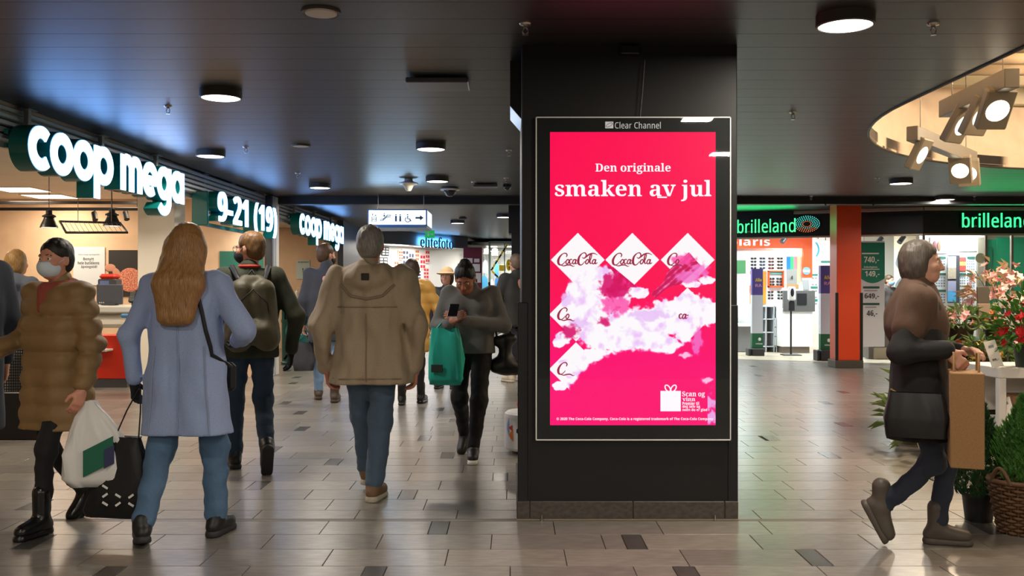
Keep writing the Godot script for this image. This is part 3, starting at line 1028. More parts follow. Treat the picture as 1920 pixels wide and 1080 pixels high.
func coop_sign(label: String, d0: float, length: float, y0: float, h: float) -> void:
	var t := thing("shop_sign", label, "sign")
	var teal := mat("sign_teal", rgb(12, 104, 98), 0.25)
	var face := glow("sign_letter_glow", Color(0.48, 0.70, 1.0), 4.8)
	var word := "coop mega"
	var total := 0.0
	for ch in word:
		total += glyph(ch)[0]
	var kx := length / total
	var dirv := Vector3(0.019, 0, -1).normalized()
	var b := Basis(dirv, Vector3.UP, dirv.cross(Vector3.UP))
	var x := 0.0
	for ch in word:
		var g: Array = glyph(ch)
		if g.size() > 1:
			var body := MB.new()
			var lit := MB.new()
			var org := Vector3(shop_x(d0) - 0.02, y0, -d0) + dirv * (x * kx)
			var tf := Transform3D(Basis(b.x * kx, b.y * h, b.z), org)
			var tf2 := Transform3D(Basis(b.x * kx, b.y * h, b.z), org + b.z * 0.15)
			for s in g.slice(1):
				body.stroke(s[0], 0.32, 0.15, tf, s[1])
				lit.stroke(s[0], 0.27, 0.012, tf2, s[1])
			var l := part("letter", body, teal, t)
			part("face", lit, face, l)
		x += g[0]
	var rail := MB.new()
	var mid := Vector3(shop_x(d0) - 0.06, y0 + h * 0.5, -d0) + dirv * (length * 0.5)
	rail.box(mid, Vector3(length * 0.985, 0.035, 0.03), 0.003, b)
	rail.box(mid + Vector3(0, h * 0.32, 0), Vector3(length * 0.985, 0.035, 0.03), 0.003, b)
	part("rail", rail, teal, t)
	for i in 3:
		var br := MB.new()
		var p := Vector3(shop_x(d0) - 0.05, 0, -d0) + dirv * (length * (0.1 + 0.4 * i))
		br.box(Vector3(p.x, (y0 + h * 0.7 + CEIL) / 2, p.z), Vector3(0.05, CEIL - y0 - h * 0.7, 0.04), 0.003, b)
		br.box(Vector3(p.x, CEIL - 0.004, p.z), Vector3(0.14, 0.008, 0.1), 0.002, b)
		part("bracket", br, mat("bracket_grey", rgb(150, 148, 142), 0.4, 0.4), t)
	area(t, "sign_light", Transform3D(Basis(dirv, Vector3.UP, dirv.cross(Vector3.UP)) * Basis(Vector3.UP, PI), mid + b.z * 0.3), Vector2(length, h), Color(0.42, 0.66, 1.0), 0.7)

func grocery() -> void:
	var wallp := mat("peach_wall", rgb(232, 200, 168), 0.8)
	tri(wallp, noise_tex(31, 0.02, Color(0.95, 0.945, 0.94), Color(1, 1, 1)), Vector3(0.5, 0.5, 0.5))
	var white := mat("white_paint", rgb(236, 230, 220), 0.6)
	var m := MB.new()
	m.span(Vector3(-9.6, 0, -14.95), Vector3(shop_x(14.9) - 0.1, 2.95, -14.7))
	struct("wall_grocery", m, wallp, "peach wall at the end of the checkout hall")
	m = MB.new()
	m.span(Vector3(-9.9, 0, -22), Vector3(-9.6, 3.0, -2.9))
	struct("wall_grocery_side", m, wallp, "peach side wall of the grocery")
	m = MB.new()
	m.span(Vector3(-9.6, 0, -3.0), Vector3(-4.0, 3.0, -2.9))
	struct("wall_grocery_entrance", m, wallp, "peach wall closing the checkout hall")
	m = MB.new()
	m.span(Vector3(-9.6, 0, -22.0), Vector3(shop_x(21.5) - 0.05, 2.95, -21.6))
	struct("wall_grocery_far", m, wallp, "peach wall behind the second grocery opening")
	# tiled cream ceiling of the shop
	var cl := struct_node("ceiling_grocery", "cream tiled ceiling of the grocery")
	m = MB.new()
	m.span(Vector3(-9.8, 2.72, -22), Vector3(-3.95, 2.95, -2.8))
	part("backing", m, mat("ceiling_cream", rgb(240, 228, 208), 0.8), cl)
	var ct := mat("ceiling_tile", rgb(240, 228, 208), 0.8)
	tri(ct, noise_tex(32, 0.15, Color(0.93, 0.93, 0.93), Color(1, 1, 1)), Vector3(3, 3, 3))
	m = MB.new()
	m.box(Vector3.ZERO, Vector3(0.593, 0.02, 0.593), 0.003)
	var tile := m.mesh()
	for i in 9:
		for j in 20:
			var p := Vector3(-9.3 + i * 0.6, 2.715, -3.2 - j * 0.6)
			if p.z > -14.5:
				part("ceiling_tile", tile, ct, cl, p)
	for i in 9:
		for j in 10:
			part("ceiling_tile", tile, ct, cl, Vector3(-9.3 + i * 0.6, 2.715, -15.4 - j * 0.6))
	# light panels in that ceiling
	var lp := [[37, 355, "long"], [94, 368, "second"]]
	for s in lp:
		var p := on_ceil(s[0], s[1], 2.70)
		shop_panel(Vector3(p.x, 2.70, p.z), "bright flat light panel in the grocery ceiling, seen left of the big sign" if s[2] == "long" else "bright flat light panel in the grocery ceiling just behind the first letters", 2.2)
	for p in [Vector3(-6.4, 2.70, -10.5), Vector3(-5.2, 2.70, -8.2), Vector3(-7.6, 2.70, -7.5), Vector3(-5.0, 2.70, -12.8)]:
		shop_panel(p, "bright flat light panel in the grocery ceiling above the checkouts", 2.4)
	for p in [Vector3(-5.2, 2.70, -17.2), Vector3(-6.2, 2.70, -19.8)]:
		shop_panel(p, "bright flat light panel behind the second grocery opening", 3.0)
	# roller-shutter header of horizontal slats
	for bay in [[3.0, 14.75], [15.5, 20.2]]:
		var hd := struct_node("trim_shutter", "stack of grey shutter slats over the grocery opening")
		for i in 5:
			m = MB.new()
			var a := Vector3(shop_x(bay[0]) - 0.12, 2.755 - i * 0.056, -bay[0])
			var b := Vector3(shop_x(bay[1]) - 0.12, 2.755 - i * 0.056, -bay[1])
			var dv := (b - a).normalized()
			m.box((a + b) / 2, Vector3(0.07, 0.042, (b - a).length()), 0.008, Basis(dv.cross(Vector3.UP), Vector3.UP, -dv))
			part("slat", m, mat("shutter", rgb(176, 180, 186), 0.35, 0.5), hd)
		m = MB.new()
		var a2 := Vector3(shop_x(bay[0]) - 0.18, 2.63, -bay[0])
		var b2 := Vector3(shop_x(bay[1]) - 0.18, 2.63, -bay[1])
		m.box((a2 + b2) / 2, Vector3(0.05, 0.34, (b2 - a2).length()), 0.0, Basis((b2 - a2).normalized().cross(Vector3.UP), Vector3.UP, -(b2 - a2).normalized()))
		part("backing", m, mat("shutter", rgb(176, 180, 186), 0.35, 0.5), hd)
	# posts between the two openings
	var posts := struct_node("trim_post", "pale metal posts between the grocery openings")
	for s in [[14.72, 0.05, rgb(60, 62, 66)], [14.85, 0.09, rgb(176, 184, 194)], [15.05, 0.16, rgb(226, 224, 220)]]:
		m = MB.new()
		m.box(Vector3(shop_x(s[0]) - 0.03, 1.39, -s[0]), Vector3(0.10, 2.78, s[1]), 0.008)
		part("post", m, mat("post_%d" % int(s[1] * 100), s[2], 0.35, 0.2), posts)
	# dark end panel after the second opening
	m = MB.new()
	m.span(Vector3(shop_x(21.5) - 0.12, 0, -24.2), Vector3(shop_x(21.5), CEIL, -20.3))
	var endp := struct("wall_panel", m, mat("slate_panel", rgb(66, 72, 82), 0.4), "slate blue panel closing the grocery front")
	m = MB.new()
	m.span(Vector3(-3.62, 1.0, -21.2), Vector3(-3.60, 2.1, -20.75), 0.004)
	part("notice_case", m, mat("white_paint", rgb(236, 230, 220), 0.6), endp)
	coop_sign("long white illuminated shop sign with teal sides over the first grocery opening", 7.36, 3.30, 2.285, 0.345)
	coop_sign("smaller-looking white illuminated shop sign beyond the pale posts", 16.0, 3.75, 2.265, 0.35)
	# opening-hours sign
	var hs := thing("hours_sign", "illuminated opening-hours sign with teal sides before the pale posts", "sign")
	var dirv := Vector3(0.019, 0, -1).normalized()
	var b := Basis(dirv, Vector3.UP, dirv.cross(Vector3.UP))
	var c0 := Vector3(shop_x(13.1) - 0.02, 2.33, -13.13)
	var teal := mat("sign_teal", rgb(12, 104, 98), 0.25)
	letters(hs, "letter_body", "9-21 (19)", "Droid Sans", 700, c0, Vector2(2.72, 0.46), b, teal, 0.16)
	letters(hs, "letter_face", "9-21 (19)", "Droid Sans", 700, c0 + b.z * 0.162, Vector2(2.70, 0.45), b, glow("sign_letter_glow", Color(0.48, 0.70, 1.0), 4.8), 0.02)
	m = MB.new()
	m.box(c0 - b.z * 0.1, Vector3(2.8, 0.05, 0.04), 0.004, b)
	m.box(c0 - b.z * 0.1 + Vector3(0, -0.17, 0), Vector3(2.8, 0.05, 0.04), 0.004, b)
	part("rail", m, teal, hs)
	m = MB.new()
	m.box(c0 - dirv * 1.44 - b.z * 0.02, Vector3(0.05, 0.42, 0.2), 0.01, b)
	part("end_box", m, teal, hs)
	for i in 3:
		var br := MB.new()
		var p := c0 + dirv * (-1.1 + 1.1 * i) - b.z * 0.1
		br.box(Vector3(p.x, (2.3 + CEIL) / 2, p.z), Vector3(0.05, CEIL - 2.3, 0.04), 0.003, b)
		br.box(Vector3(p.x, CEIL - 0.004, p.z), Vector3(0.14, 0.008, 0.1), 0.002, b)
		part("bracket", br, mat("bracket_grey", rgb(150, 148, 142), 0.4, 0.4), hs)
	area(hs, "sign_light", Transform3D(b * Basis(Vector3.UP, PI), c0 + b.z * 0.3), Vector2(2.7, 0.4), Color(0.45, 0.68, 1.0), 0.5)
	# white column
	m = MB.new()
	m.span(Vector3(-4.68, 0, -12.4), Vector3(-4.22, 2.72, -12.0), 0.006)
	struct("column_grocery", m, mat("column_cream", rgb(238, 228, 210), 0.55), "cream square column among the checkouts")
	# lighting tracks, pendants and spots
	var black := mat("black_metal", rgb(24, 24, 26), 0.4)
	for s in [[392.0, 12.6, -9.0, -4.72, "black lighting track over the checkouts left of the cream column"], [380.0, 13.2, -7.4, -4.8, "short black lighting track close to the back wall"], [392.0, 13.4, -4.4, -3.95, "black lighting track right of the cream column"]]:
		var p := at(0, s[0], s[1])
		var tr := thing("lighting_track", s[4], "track")
		m = MB.new()
		m.span(Vector3(s[2], p.y - 0.02, -s[1] - 0.02), Vector3(s[3], p.y + 0.02, -s[1] + 0.02), 0.004)
		part("rail", m, black, tr)
		m = MB.new()
		for x in [s[2] + 0.2, s[3] - 0.2]:
			m.cyl(Vector3(x, p.y, -s[1]), Vector3(x, 2.71, -s[1]), 0.004, 0.004, 6)
		part("hanger", m, black, tr)
	for s in [[92, 427, 11.2, "black bell pendant lamp over the till beside the hanging frame"], [210, 424, 11.2, "black bell pendant lamp behind the hanging frame"], [455, 424, 14.35, "black bell pendant lamp below the opening-hours sign"]]:
		var p := at(s[0], s[1], s[2])
		var pd := thing("pendant_lamp", s[3], "lamp", p, 0.0, "pendant lamps in the grocery")
		m = MB.new()
		m.lathe(Vector3.ZERO, [Vector2(0.1, 0.0), Vector2(0.092, 0.03), Vector2(0.06, 0.1), Vector2(0.055, 0.12), Vector2(0.075, 0.125), Vector2(0.075, 0.14), Vector2(0.035, 0.16), Vector2(0.035, 0.2), Vector2(0.0, 0.21)], 24)
		part("shade", m, black, pd)
		m = MB.new()
		m.lathe(Vector3.ZERO, [Vector2(0.094, 0.004), Vector2(0, 0.008)], 24)
		part("diffuser", m, glow("pendant_glow", LAMP_C, 2.5), pd)
		m = MB.new()
		m.cyl(Vector3(0, 0.2, 0), Vector3(0, 2.71 - p.y, 0), 0.004, 0.004, 6)
		part("cord", m, black, pd)
		area(pd, "lamp_light", down(Vector3(0, -0.01, 0)), Vector2(0.15, 0.15), LAMP_C, 0.5)
	for s in [[179, 406, "left of the hanging frame's pendant"], [238, 405, "beside the cream column"], [378, 407, "above the long-haired woman", 13.4]]:
		var p := at(s[0], s[1], s[3] if s.size() > 3 else 12.6)
		var sp := thing("track_spot", "small black cylindrical spotlight on the grocery track " + s[2], "spotlight", p, 0.0, "grocery track spots")
		m = MB.new()
		m.cyl(Vector3(-0.02, 0.05, 0), Vector3(0.02, -0.05, 0.05), 0.035, 0.035, 14)
		part("body", m, black, sp)
		m = MB.new()
		m.cyl(Vector3(-0.01, 0.03, 0), Vector3(-0.01, 0.10, 0), 0.008, 0.008, 8)
		part("stem", m, black, sp)
	# hanging frame with mesh
	var fr := thing("hanging_grid", "black rectangular grid panel hung above the tills", "grid panel")
	var q := [at(112, 415, 9.6), at(226, 418, 9.6), at(239, 436, 9.0), at(124, 436, 9.0)]
	m = MB.new()
	m.tube([q[0], q[1], q[2], q[3], q[0]], 0.012, 6)
	part("frame", m, black, fr)
	for i in 12:
		m = MB.new()
		var f := (i + 1) / 13.0
		m.tube([q[0].lerp(q[1], f), q[3].lerp(q[2], f)], 0.0025, 4)
		part("wire", m, mat("wire", rgb(120, 116, 110), 0.4, 0.5), fr)
	for f in [[0.3, 0], [0.85, 1]]:
		m = MB.new()
		var p: Vector3 = q[0].lerp(q[1], f[0])
		m.cyl(p, Vector3(p.x, 2.7, p.z), 0.003, 0.003, 6)
		part("suspension_wire", m, mat("wire", rgb(120, 116, 110), 0.4, 0.5), fr)
	# notices and pictures on the back wall (d = 14.7)
	var wd := 14.69
	notice("white notice about opening hours on the peach wall", wd, 138, 463, 197, 535, rgb(214, 222, 230), [["Ekstra lange åpningstider", 147, 476, 187, 479, 400], ["Benytt", 156, 483, 176, 490, 700], ["hele butikkens", 146, 490, 186, 496, 700], ["åpningstid!", 152, 497, 182, 504, 700]])
	var poster := notice("dark poster showing a large pizza held in a hand", wd, 204, 469, 258, 556, rgb(40, 38, 38), [])
	var pz := at(244, 525, wd - 0.012)
	m = MB.new()
	m.lathe(pz, [Vector2(0, 0.012), Vector2(0.165, 0.012), Vector2(0.185, 0.006), Vector2(0.185, 0.0)], 28, Basis(Vector3.RIGHT, Vector3.BACK, Vector3.DOWN))
	var crust := mat("pizza_crust", rgb(255, 240, 225), 0.7)
	tri(crust, noise_tex(33, 0.06, rgb(150, 20, 10), rgb(255, 250, 225), 1.0, 4), Vector3(3, 3, 3))
	part("pizza_print", m, crust, poster)
	m = MB.new()
	var hp := at(219, 513, wd - 0.008)
	m.ball(hp, Vector3(0.06, 0.1, 0.008), Basis(Vector3.BACK, 0.5), 12, 8)
	m.ball(hp + Vector3(-0.1, 0.09, 0), Vector3(0.09, 0.06, 0.008), Basis(), 12, 8)
	part("hand_print", m, mat("print_skin", rgb(196, 140, 116), 0.7), poster)
	notice("small black framed picture right of the cream column", wd, 342, 423, 362, 455, rgb(70, 66, 62), [])
	notice("wide teal board on the peach wall behind the man with the backpack", wd, 412, 471, 494, 513, rgb(34, 110, 96), [])
	# second opening: notice, shelf with bottle
	notice("pale notice with a small red print on the peach wall beyond the posts", 21.59, 556, 488, 581, 523, rgb(196, 214, 212), [["KUNDEINFO", 559, 490, 579, 493, 700], ["!", 567, 503, 569, 510, 700]])
	var sh := thing("wall_shelf", "thin wooden shelf on the peach wall above the waste bin", "shelf")
	m = MB.new()
	m.span(at(544, 564, 20.6), at(582, 561, 20.3), 0.004)
	part("board", m, mat("shelf_wood", rgb(178, 132, 84), 0.5), sh)
	m = MB.new()
	for px in [548.0, 578.0]:
		var p := at(px, 563, 20.45)
		m.cyl(p, Vector3(p.x, 0, p.z), 0.02, 0.02, 8)
	part("leg", m, mat("bracket_grey", rgb(150, 148, 142), 0.4, 0.4), sh)
	var bo := at(557, 561, 20.45)
	var bt := thing("sanitiser_bottle", "white pump bottle standing on the thin wooden shelf", "bottle", bo)
	m = MB.new()
	m.lathe(Vector3.ZERO, [Vector2(0, 0), Vector2(0.04, 0), Vector2(0.042, 0.15), Vector2(0.016, 0.185), Vector2(0.016, 0.2), Vector2(0, 0.2)], 16)
	part("body", m, mat("white_plastic", rgb(225, 222, 214), 0.4), bt)
	m = MB.new()
	m.tube([Vector3(0, 0.2, 0), Vector3(0, 0.245, 0), Vector3(0.05, 0.245, 0)], 0.007, 8)
	part("pump", m, mat("white_plastic", rgb(225, 222, 214), 0.4), bt)
	waste_bin()
	checkouts()

func shop_panel(p: Vector3, label: String, e: float) -> void:
	var t := thing("light_panel", label, "lamp", p, 0.0, "grocery light panels")
	var m := MB.new()
	m.box(Vector3(0, 0.0, 0), Vector3(0.62, 0.016, 0.62), 0.004)
	part("tray", m, mat("white_paint", rgb(236, 230, 220), 0.6), t)
	m = MB.new()
	m.box(Vector3(0, -0.009, 0), Vector3(0.56, 0.004, 0.56))
	part("diffuser", m, glow("panel_glow", Color(1, 0.96, 0.9), 3.0), t)
	area(t, "panel_light", down(Vector3(0, -0.018, 0)), Vector2(0.55, 0.55), Color(1, 0.92, 0.8), e)

func notice(label: String, d: float, x0: float, y0: float, x1: float, y1: float, c: Color, lines: Array, category := "notice", ink := rgb(50, 52, 58)) -> Node3D:
	var t := thing("notice", label, category)
	var m := MB.new()
	m.span(at(x0, y1, d), at(x1, y0, d) + Vector3(0, 0, 0.01), 0.001)
	part("sheet", m, mat("sheet_%s" % c.to_html(false), c, 0.55), t)
	for l in lines:
		letters(t, "lettering", l[0], "Droid Sans", l[5], at((l[1] + l[3]) / 2.0, (l[2] + l[4]) / 2.0, d - 0.0105), Vector2((l[3] - l[1]) * d / F, (l[4] - l[2]) * d / F), Basis(), mat("ink_%s" % ink.to_html(false), ink, 0.6), 0.001)
	return t

func waste_bin() -> void:
	var p := on_floor(556, 683)
	var t := thing("waste_bin", "tall teal waste bin with a domed hood and round white print", "bin", p)
	var r := 0.27
	var teal := mat("bin_teal", rgb(24, 92, 90), 0.4)
	var m := MB.new()
	m.lathe(Vector3.ZERO, [Vector2(0, 0), Vector2(r, 0), Vector2(r, 0.05), Vector2(r - 0.015, 0.06), Vector2(r - 0.01, 0.74), Vector2(r, 0.76), Vector2(r, 0.8), Vector2(r - 0.05, 0.8), Vector2(0, 0.79)], 32)
	part("body", m, teal, t)
	m = MB.new()
	m.lathe(Vector3.ZERO, [Vector2(r, 1.0), Vector2(r, 1.04), Vector2(r * 0.85, 1.1), Vector2(r * 0.5, 1.14), Vector2(0, 1.15)], 32)
	part("hood", m, mat("bin_hood", rgb(22, 74, 100), 0.35), t)
	for a in [0.4, 1.4, 2.6, 3.6, 5.2]:
		m = MB.new()
		m.cyl(Vector3(cos(a) * (r - 0.03), 0.79, sin(a) * (r - 0.03)), Vector3(cos(a) * (r - 0.03), 1.02, sin(a) * (r - 0.03)), 0.03, 0.03, 8)
		part("hood_post", m, teal, t)
	m = MB.new()
	m.lathe(Vector3.ZERO, [Vector2(r - 0.04, 0.79), Vector2(r - 0.06, 1.0)], 24)
	part("liner", m, mat("bin_liner", rgb(28, 30, 32), 0.5), t)
	var tc := Vector3(0.13, 0, 0.99).normalized()
	var b := Basis(Vector3.UP.cross(tc), Vector3.UP, tc)
	m = MB.new()
	var disc := PackedVector2Array()
	for i in 24:
		disc.append(Vector2(cos(TAU * i / 24), sin(TAU * i / 24)) * 0.17)
	var grid := []
	m.prism(disc, 0.012, Transform3D(b, Vector3(0, 0.6, 0) + tc * (r - 0.016)))
	part("badge", m, mat("badge_teal", rgb(16, 120, 118), 0.4), t)
	var wh := mat("print_white", rgb(240, 240, 238), 0.5)
	letters(t, "lettering", "coop", "Droid Sans", 700, Vector3(0, 0.64, 0) + tc * (r - 0.003), Vector2(0.22, 0.07), b, wh, 0.002)
	letters(t, "lettering", "mega", "Droid Sans", 700, Vector3(0, 0.55, 0) + tc * (r - 0.003), Vector2(0.22, 0.08), b, wh, 0.002)

func checkouts() -> void:
	var steel := mat("till_grey", rgb(206, 204, 196), 0.4)
	var darkg := mat("till_dark", rgb(70, 72, 78), 0.45)
	var red := mat("till_red", rgb(214, 48, 26), 0.4)
	var t := thing("checkout_counter", "grey checkout counter with a red base cabinet", "counter")
	var m := MB.new()
	m.span(at(165, 585, 12.9), at(256, 573, 12.2), 0.02)
	part("worktop", m, steel, t)
	m = MB.new()
	m.span(at(150, 613, 12.7), at(262, 588, 12.3), 0.05)
	part("bagging_tray", m, mat("tray_white", rgb(226, 220, 208), 0.4), t)
	var f := on_floor(212, 727)
	m = MB.new()
	m.span(Vector3(f.x - 0.75, 0.12, f.z - 0.3), Vector3(f.x + 0.2, 0.72, f.z), 0.01)
	part("base_cabinet", m, red, t)
	m = MB.new()
	m.span(Vector3(f.x - 0.73, 0.0, f.z - 0.28), Vector3(f.x + 0.18, 0.12, f.z - 0.02))
	part("plinth", m, darkg, t)
	m = MB.new()
	m.span(Vector3(f.x - 0.6, 0.505, f.z - 0.02), Vector3(f.x - 0.0, 0.535, f.z + 0.25), 0.006)
	part("ledge", m, steel, t)
	for px in [246.0, 254.0]:
		m = MB.new()
		var p := at(px, 600, 12.5)
		m.cyl(Vector3(p.x, 0, p.z), Vector3(p.x, 1.05, p.z), 0.022, 0.022, 10)
		part("leg", m, steel, t)
	m = MB.new()
	m.tube([at(242, 628, 12.4), at(246, 645, 12.4), at(255, 650, 12.4), at(285, 646, 12.4)], 0.02, 8)
	part("pipe", m, steel, t)
	var mo := at(206, 572.5, 12.35)
	var mn := thing("till_monitor", "dark flat till monitor seen from behind on the checkout counter", "monitor", mo)
	m = MB.new()
	m.box(Vector3(0, 0.14, 0), Vector3(0.33, 0.26, 0.05), 0.01)
	part("case", m, mat("monitor_grey", rgb(74, 78, 88), 0.45), mn)
	m = MB.new()
	m.box(Vector3(0, 0.012, 0), Vector3(0.18, 0.02, 0.14), 0.006)
	part("foot", m, darkg, mn)
	for i in 3:
		m = MB.new()
		m.box(Vector3(-0.12 + i * 0.025, 0.035, 0.026), Vector3(0.014, 0.014, 0.006), 0.002)
		part("button", m, mat("white_plastic", rgb(225, 222, 214), 0.4), mn)
	var pr := thing("receipt_printer", "small printer with a red lid behind the till monitor", "printer", at(206, 538, 12.6))
	m = MB.new()
	m.box(Vector3(0, 0.05, 0), Vector3(0.24, 0.11, 0.2), 0.015)
	part("body", m, darkg, pr)
	m = MB.new()
	m.box(Vector3(0, 0.135, 0), Vector3(0.22, 0.07, 0.19), 0.03)
	part("lid", m, red, pr)
	m = MB.new()
	m.box(Vector3(-0.03, 0.055, 0.102), Vector3(0.12, 0.05, 0.006), 0.002)
	part("display_window", m, mat("lcd", rgb(110, 130, 190), 0.3), pr)
	m = MB.new()
	m.box(Vector3(0, -0.13, 0), Vector3(0.06, 0.26, 0.06), 0.005)
	part("stand", m, darkg, pr)
	var ct := thing("card_terminal", "black card terminal on an arm beside the till monitor", "terminal", at(249, 572, 12.3))
	m = MB.new()
	m.box(Vector3(0, 0.1, 0), Vector3(0.09, 0.15, 0.05), 0.012, Basis(Vector3.RIGHT, -0.4))
	part("body", m, mat("black_plastic", rgb(22, 22, 24), 0.4), ct)
	m = MB.new()
	m.tube([Vector3(0, 0, 0), Vector3(0, 0.06, -0.02), Vector3(0, 0.1, -0.02)], 0.02, 8)
	m.tube([Vector3(0.03, 0.05, 0), Vector3(0.25, 0.05, 0)], 0.015, 8)
	part("arm", m, darkg, ct)
	for i in 6:
		m = MB.new()
		m.box(Vector3(-0.022 + (i % 3) * 0.022, 0.10 - (i / 3) * 0.025, 0.032), Vector3(0.015, 0.014, 0.008), 0.002)
		part("key", m, mat("key_grey", rgb(120, 120, 124), 0.5), ct)
	var bg := MB.new()
	var bp := at(214, 579, 12.35)
	bg.ball(bp, Vector3(0.12, 0.05, 0.08), Basis(), 12, 8)
	one("crumpled_bag", "crumpled white plastic bag lying on the bagging tray", "bag", bg, mat("bag_white", rgb(232, 230, 226), 0.4))
	bg = MB.new()
	bg.box(at(234, 592, 12.15), Vector3(0.1, 0.05, 0.05), 0.015, Basis(Vector3.UP, 0.4))
	one("wrapped_item", "small blue and green wrapped item beside the crumpled bag", "groceries", bg, mat("wrap_blue", rgb(60, 120, 170), 0.4))
	# perforated metal panel beside the masked woman
	var d := 8.6
	var pp := thing("perforated_barrier", "perforated metal barrier panel behind the woman in the brown coat", "barrier")
	var a := at(8, 735, d)
	var b := at(72, 652, d)
	var gx := 15
	var gy := 16
	var dx := (b.x - a.x) / gx
	var dy := (b.y - a.y) / gy
	m = MB.new()
	for i in gx + 1:
		m.box(Vector3(a.x + i * dx, (a.y + b.y) / 2, -d), Vector3(dx * 0.42, b.y - a.y, 0.004))
	for j in gy + 1:
		m.box(Vector3((a.x + b.x) / 2, a.y + j * dy, -d), Vector3(b.x - a.x, dy * 0.42, 0.004))
	part("perforated_sheet", m, mat("perforated", rgb(64, 66, 70), 0.35, 0.5), pp)
	m = MB.new()
	m.span(Vector3(a.x - 0.3, 0, -d - 0.3), Vector3(b.x + 0.02, a.y, -d + 0.02), 0.01)
	part("plinth", m, mat("black_plastic", rgb(22, 22, 24), 0.4), pp)
	m = MB.new()
	m.span(Vector3(a.x - 0.02, a.y, -d - 0.06), Vector3(b.x + 0.02, b.y, -d - 0.02), 0.0)
	part("backing", m, mat("perforated_back", rgb(190, 190, 186), 0.4), pp)

# ---------- shops at the far end
func frame_of(a: Vector3, b: Vector3) -> Basis:   # x along a to b, y up
	var x := (b - a).normalized()
	return Basis(x, Vector3.UP, x.cross(Vector3.UP))

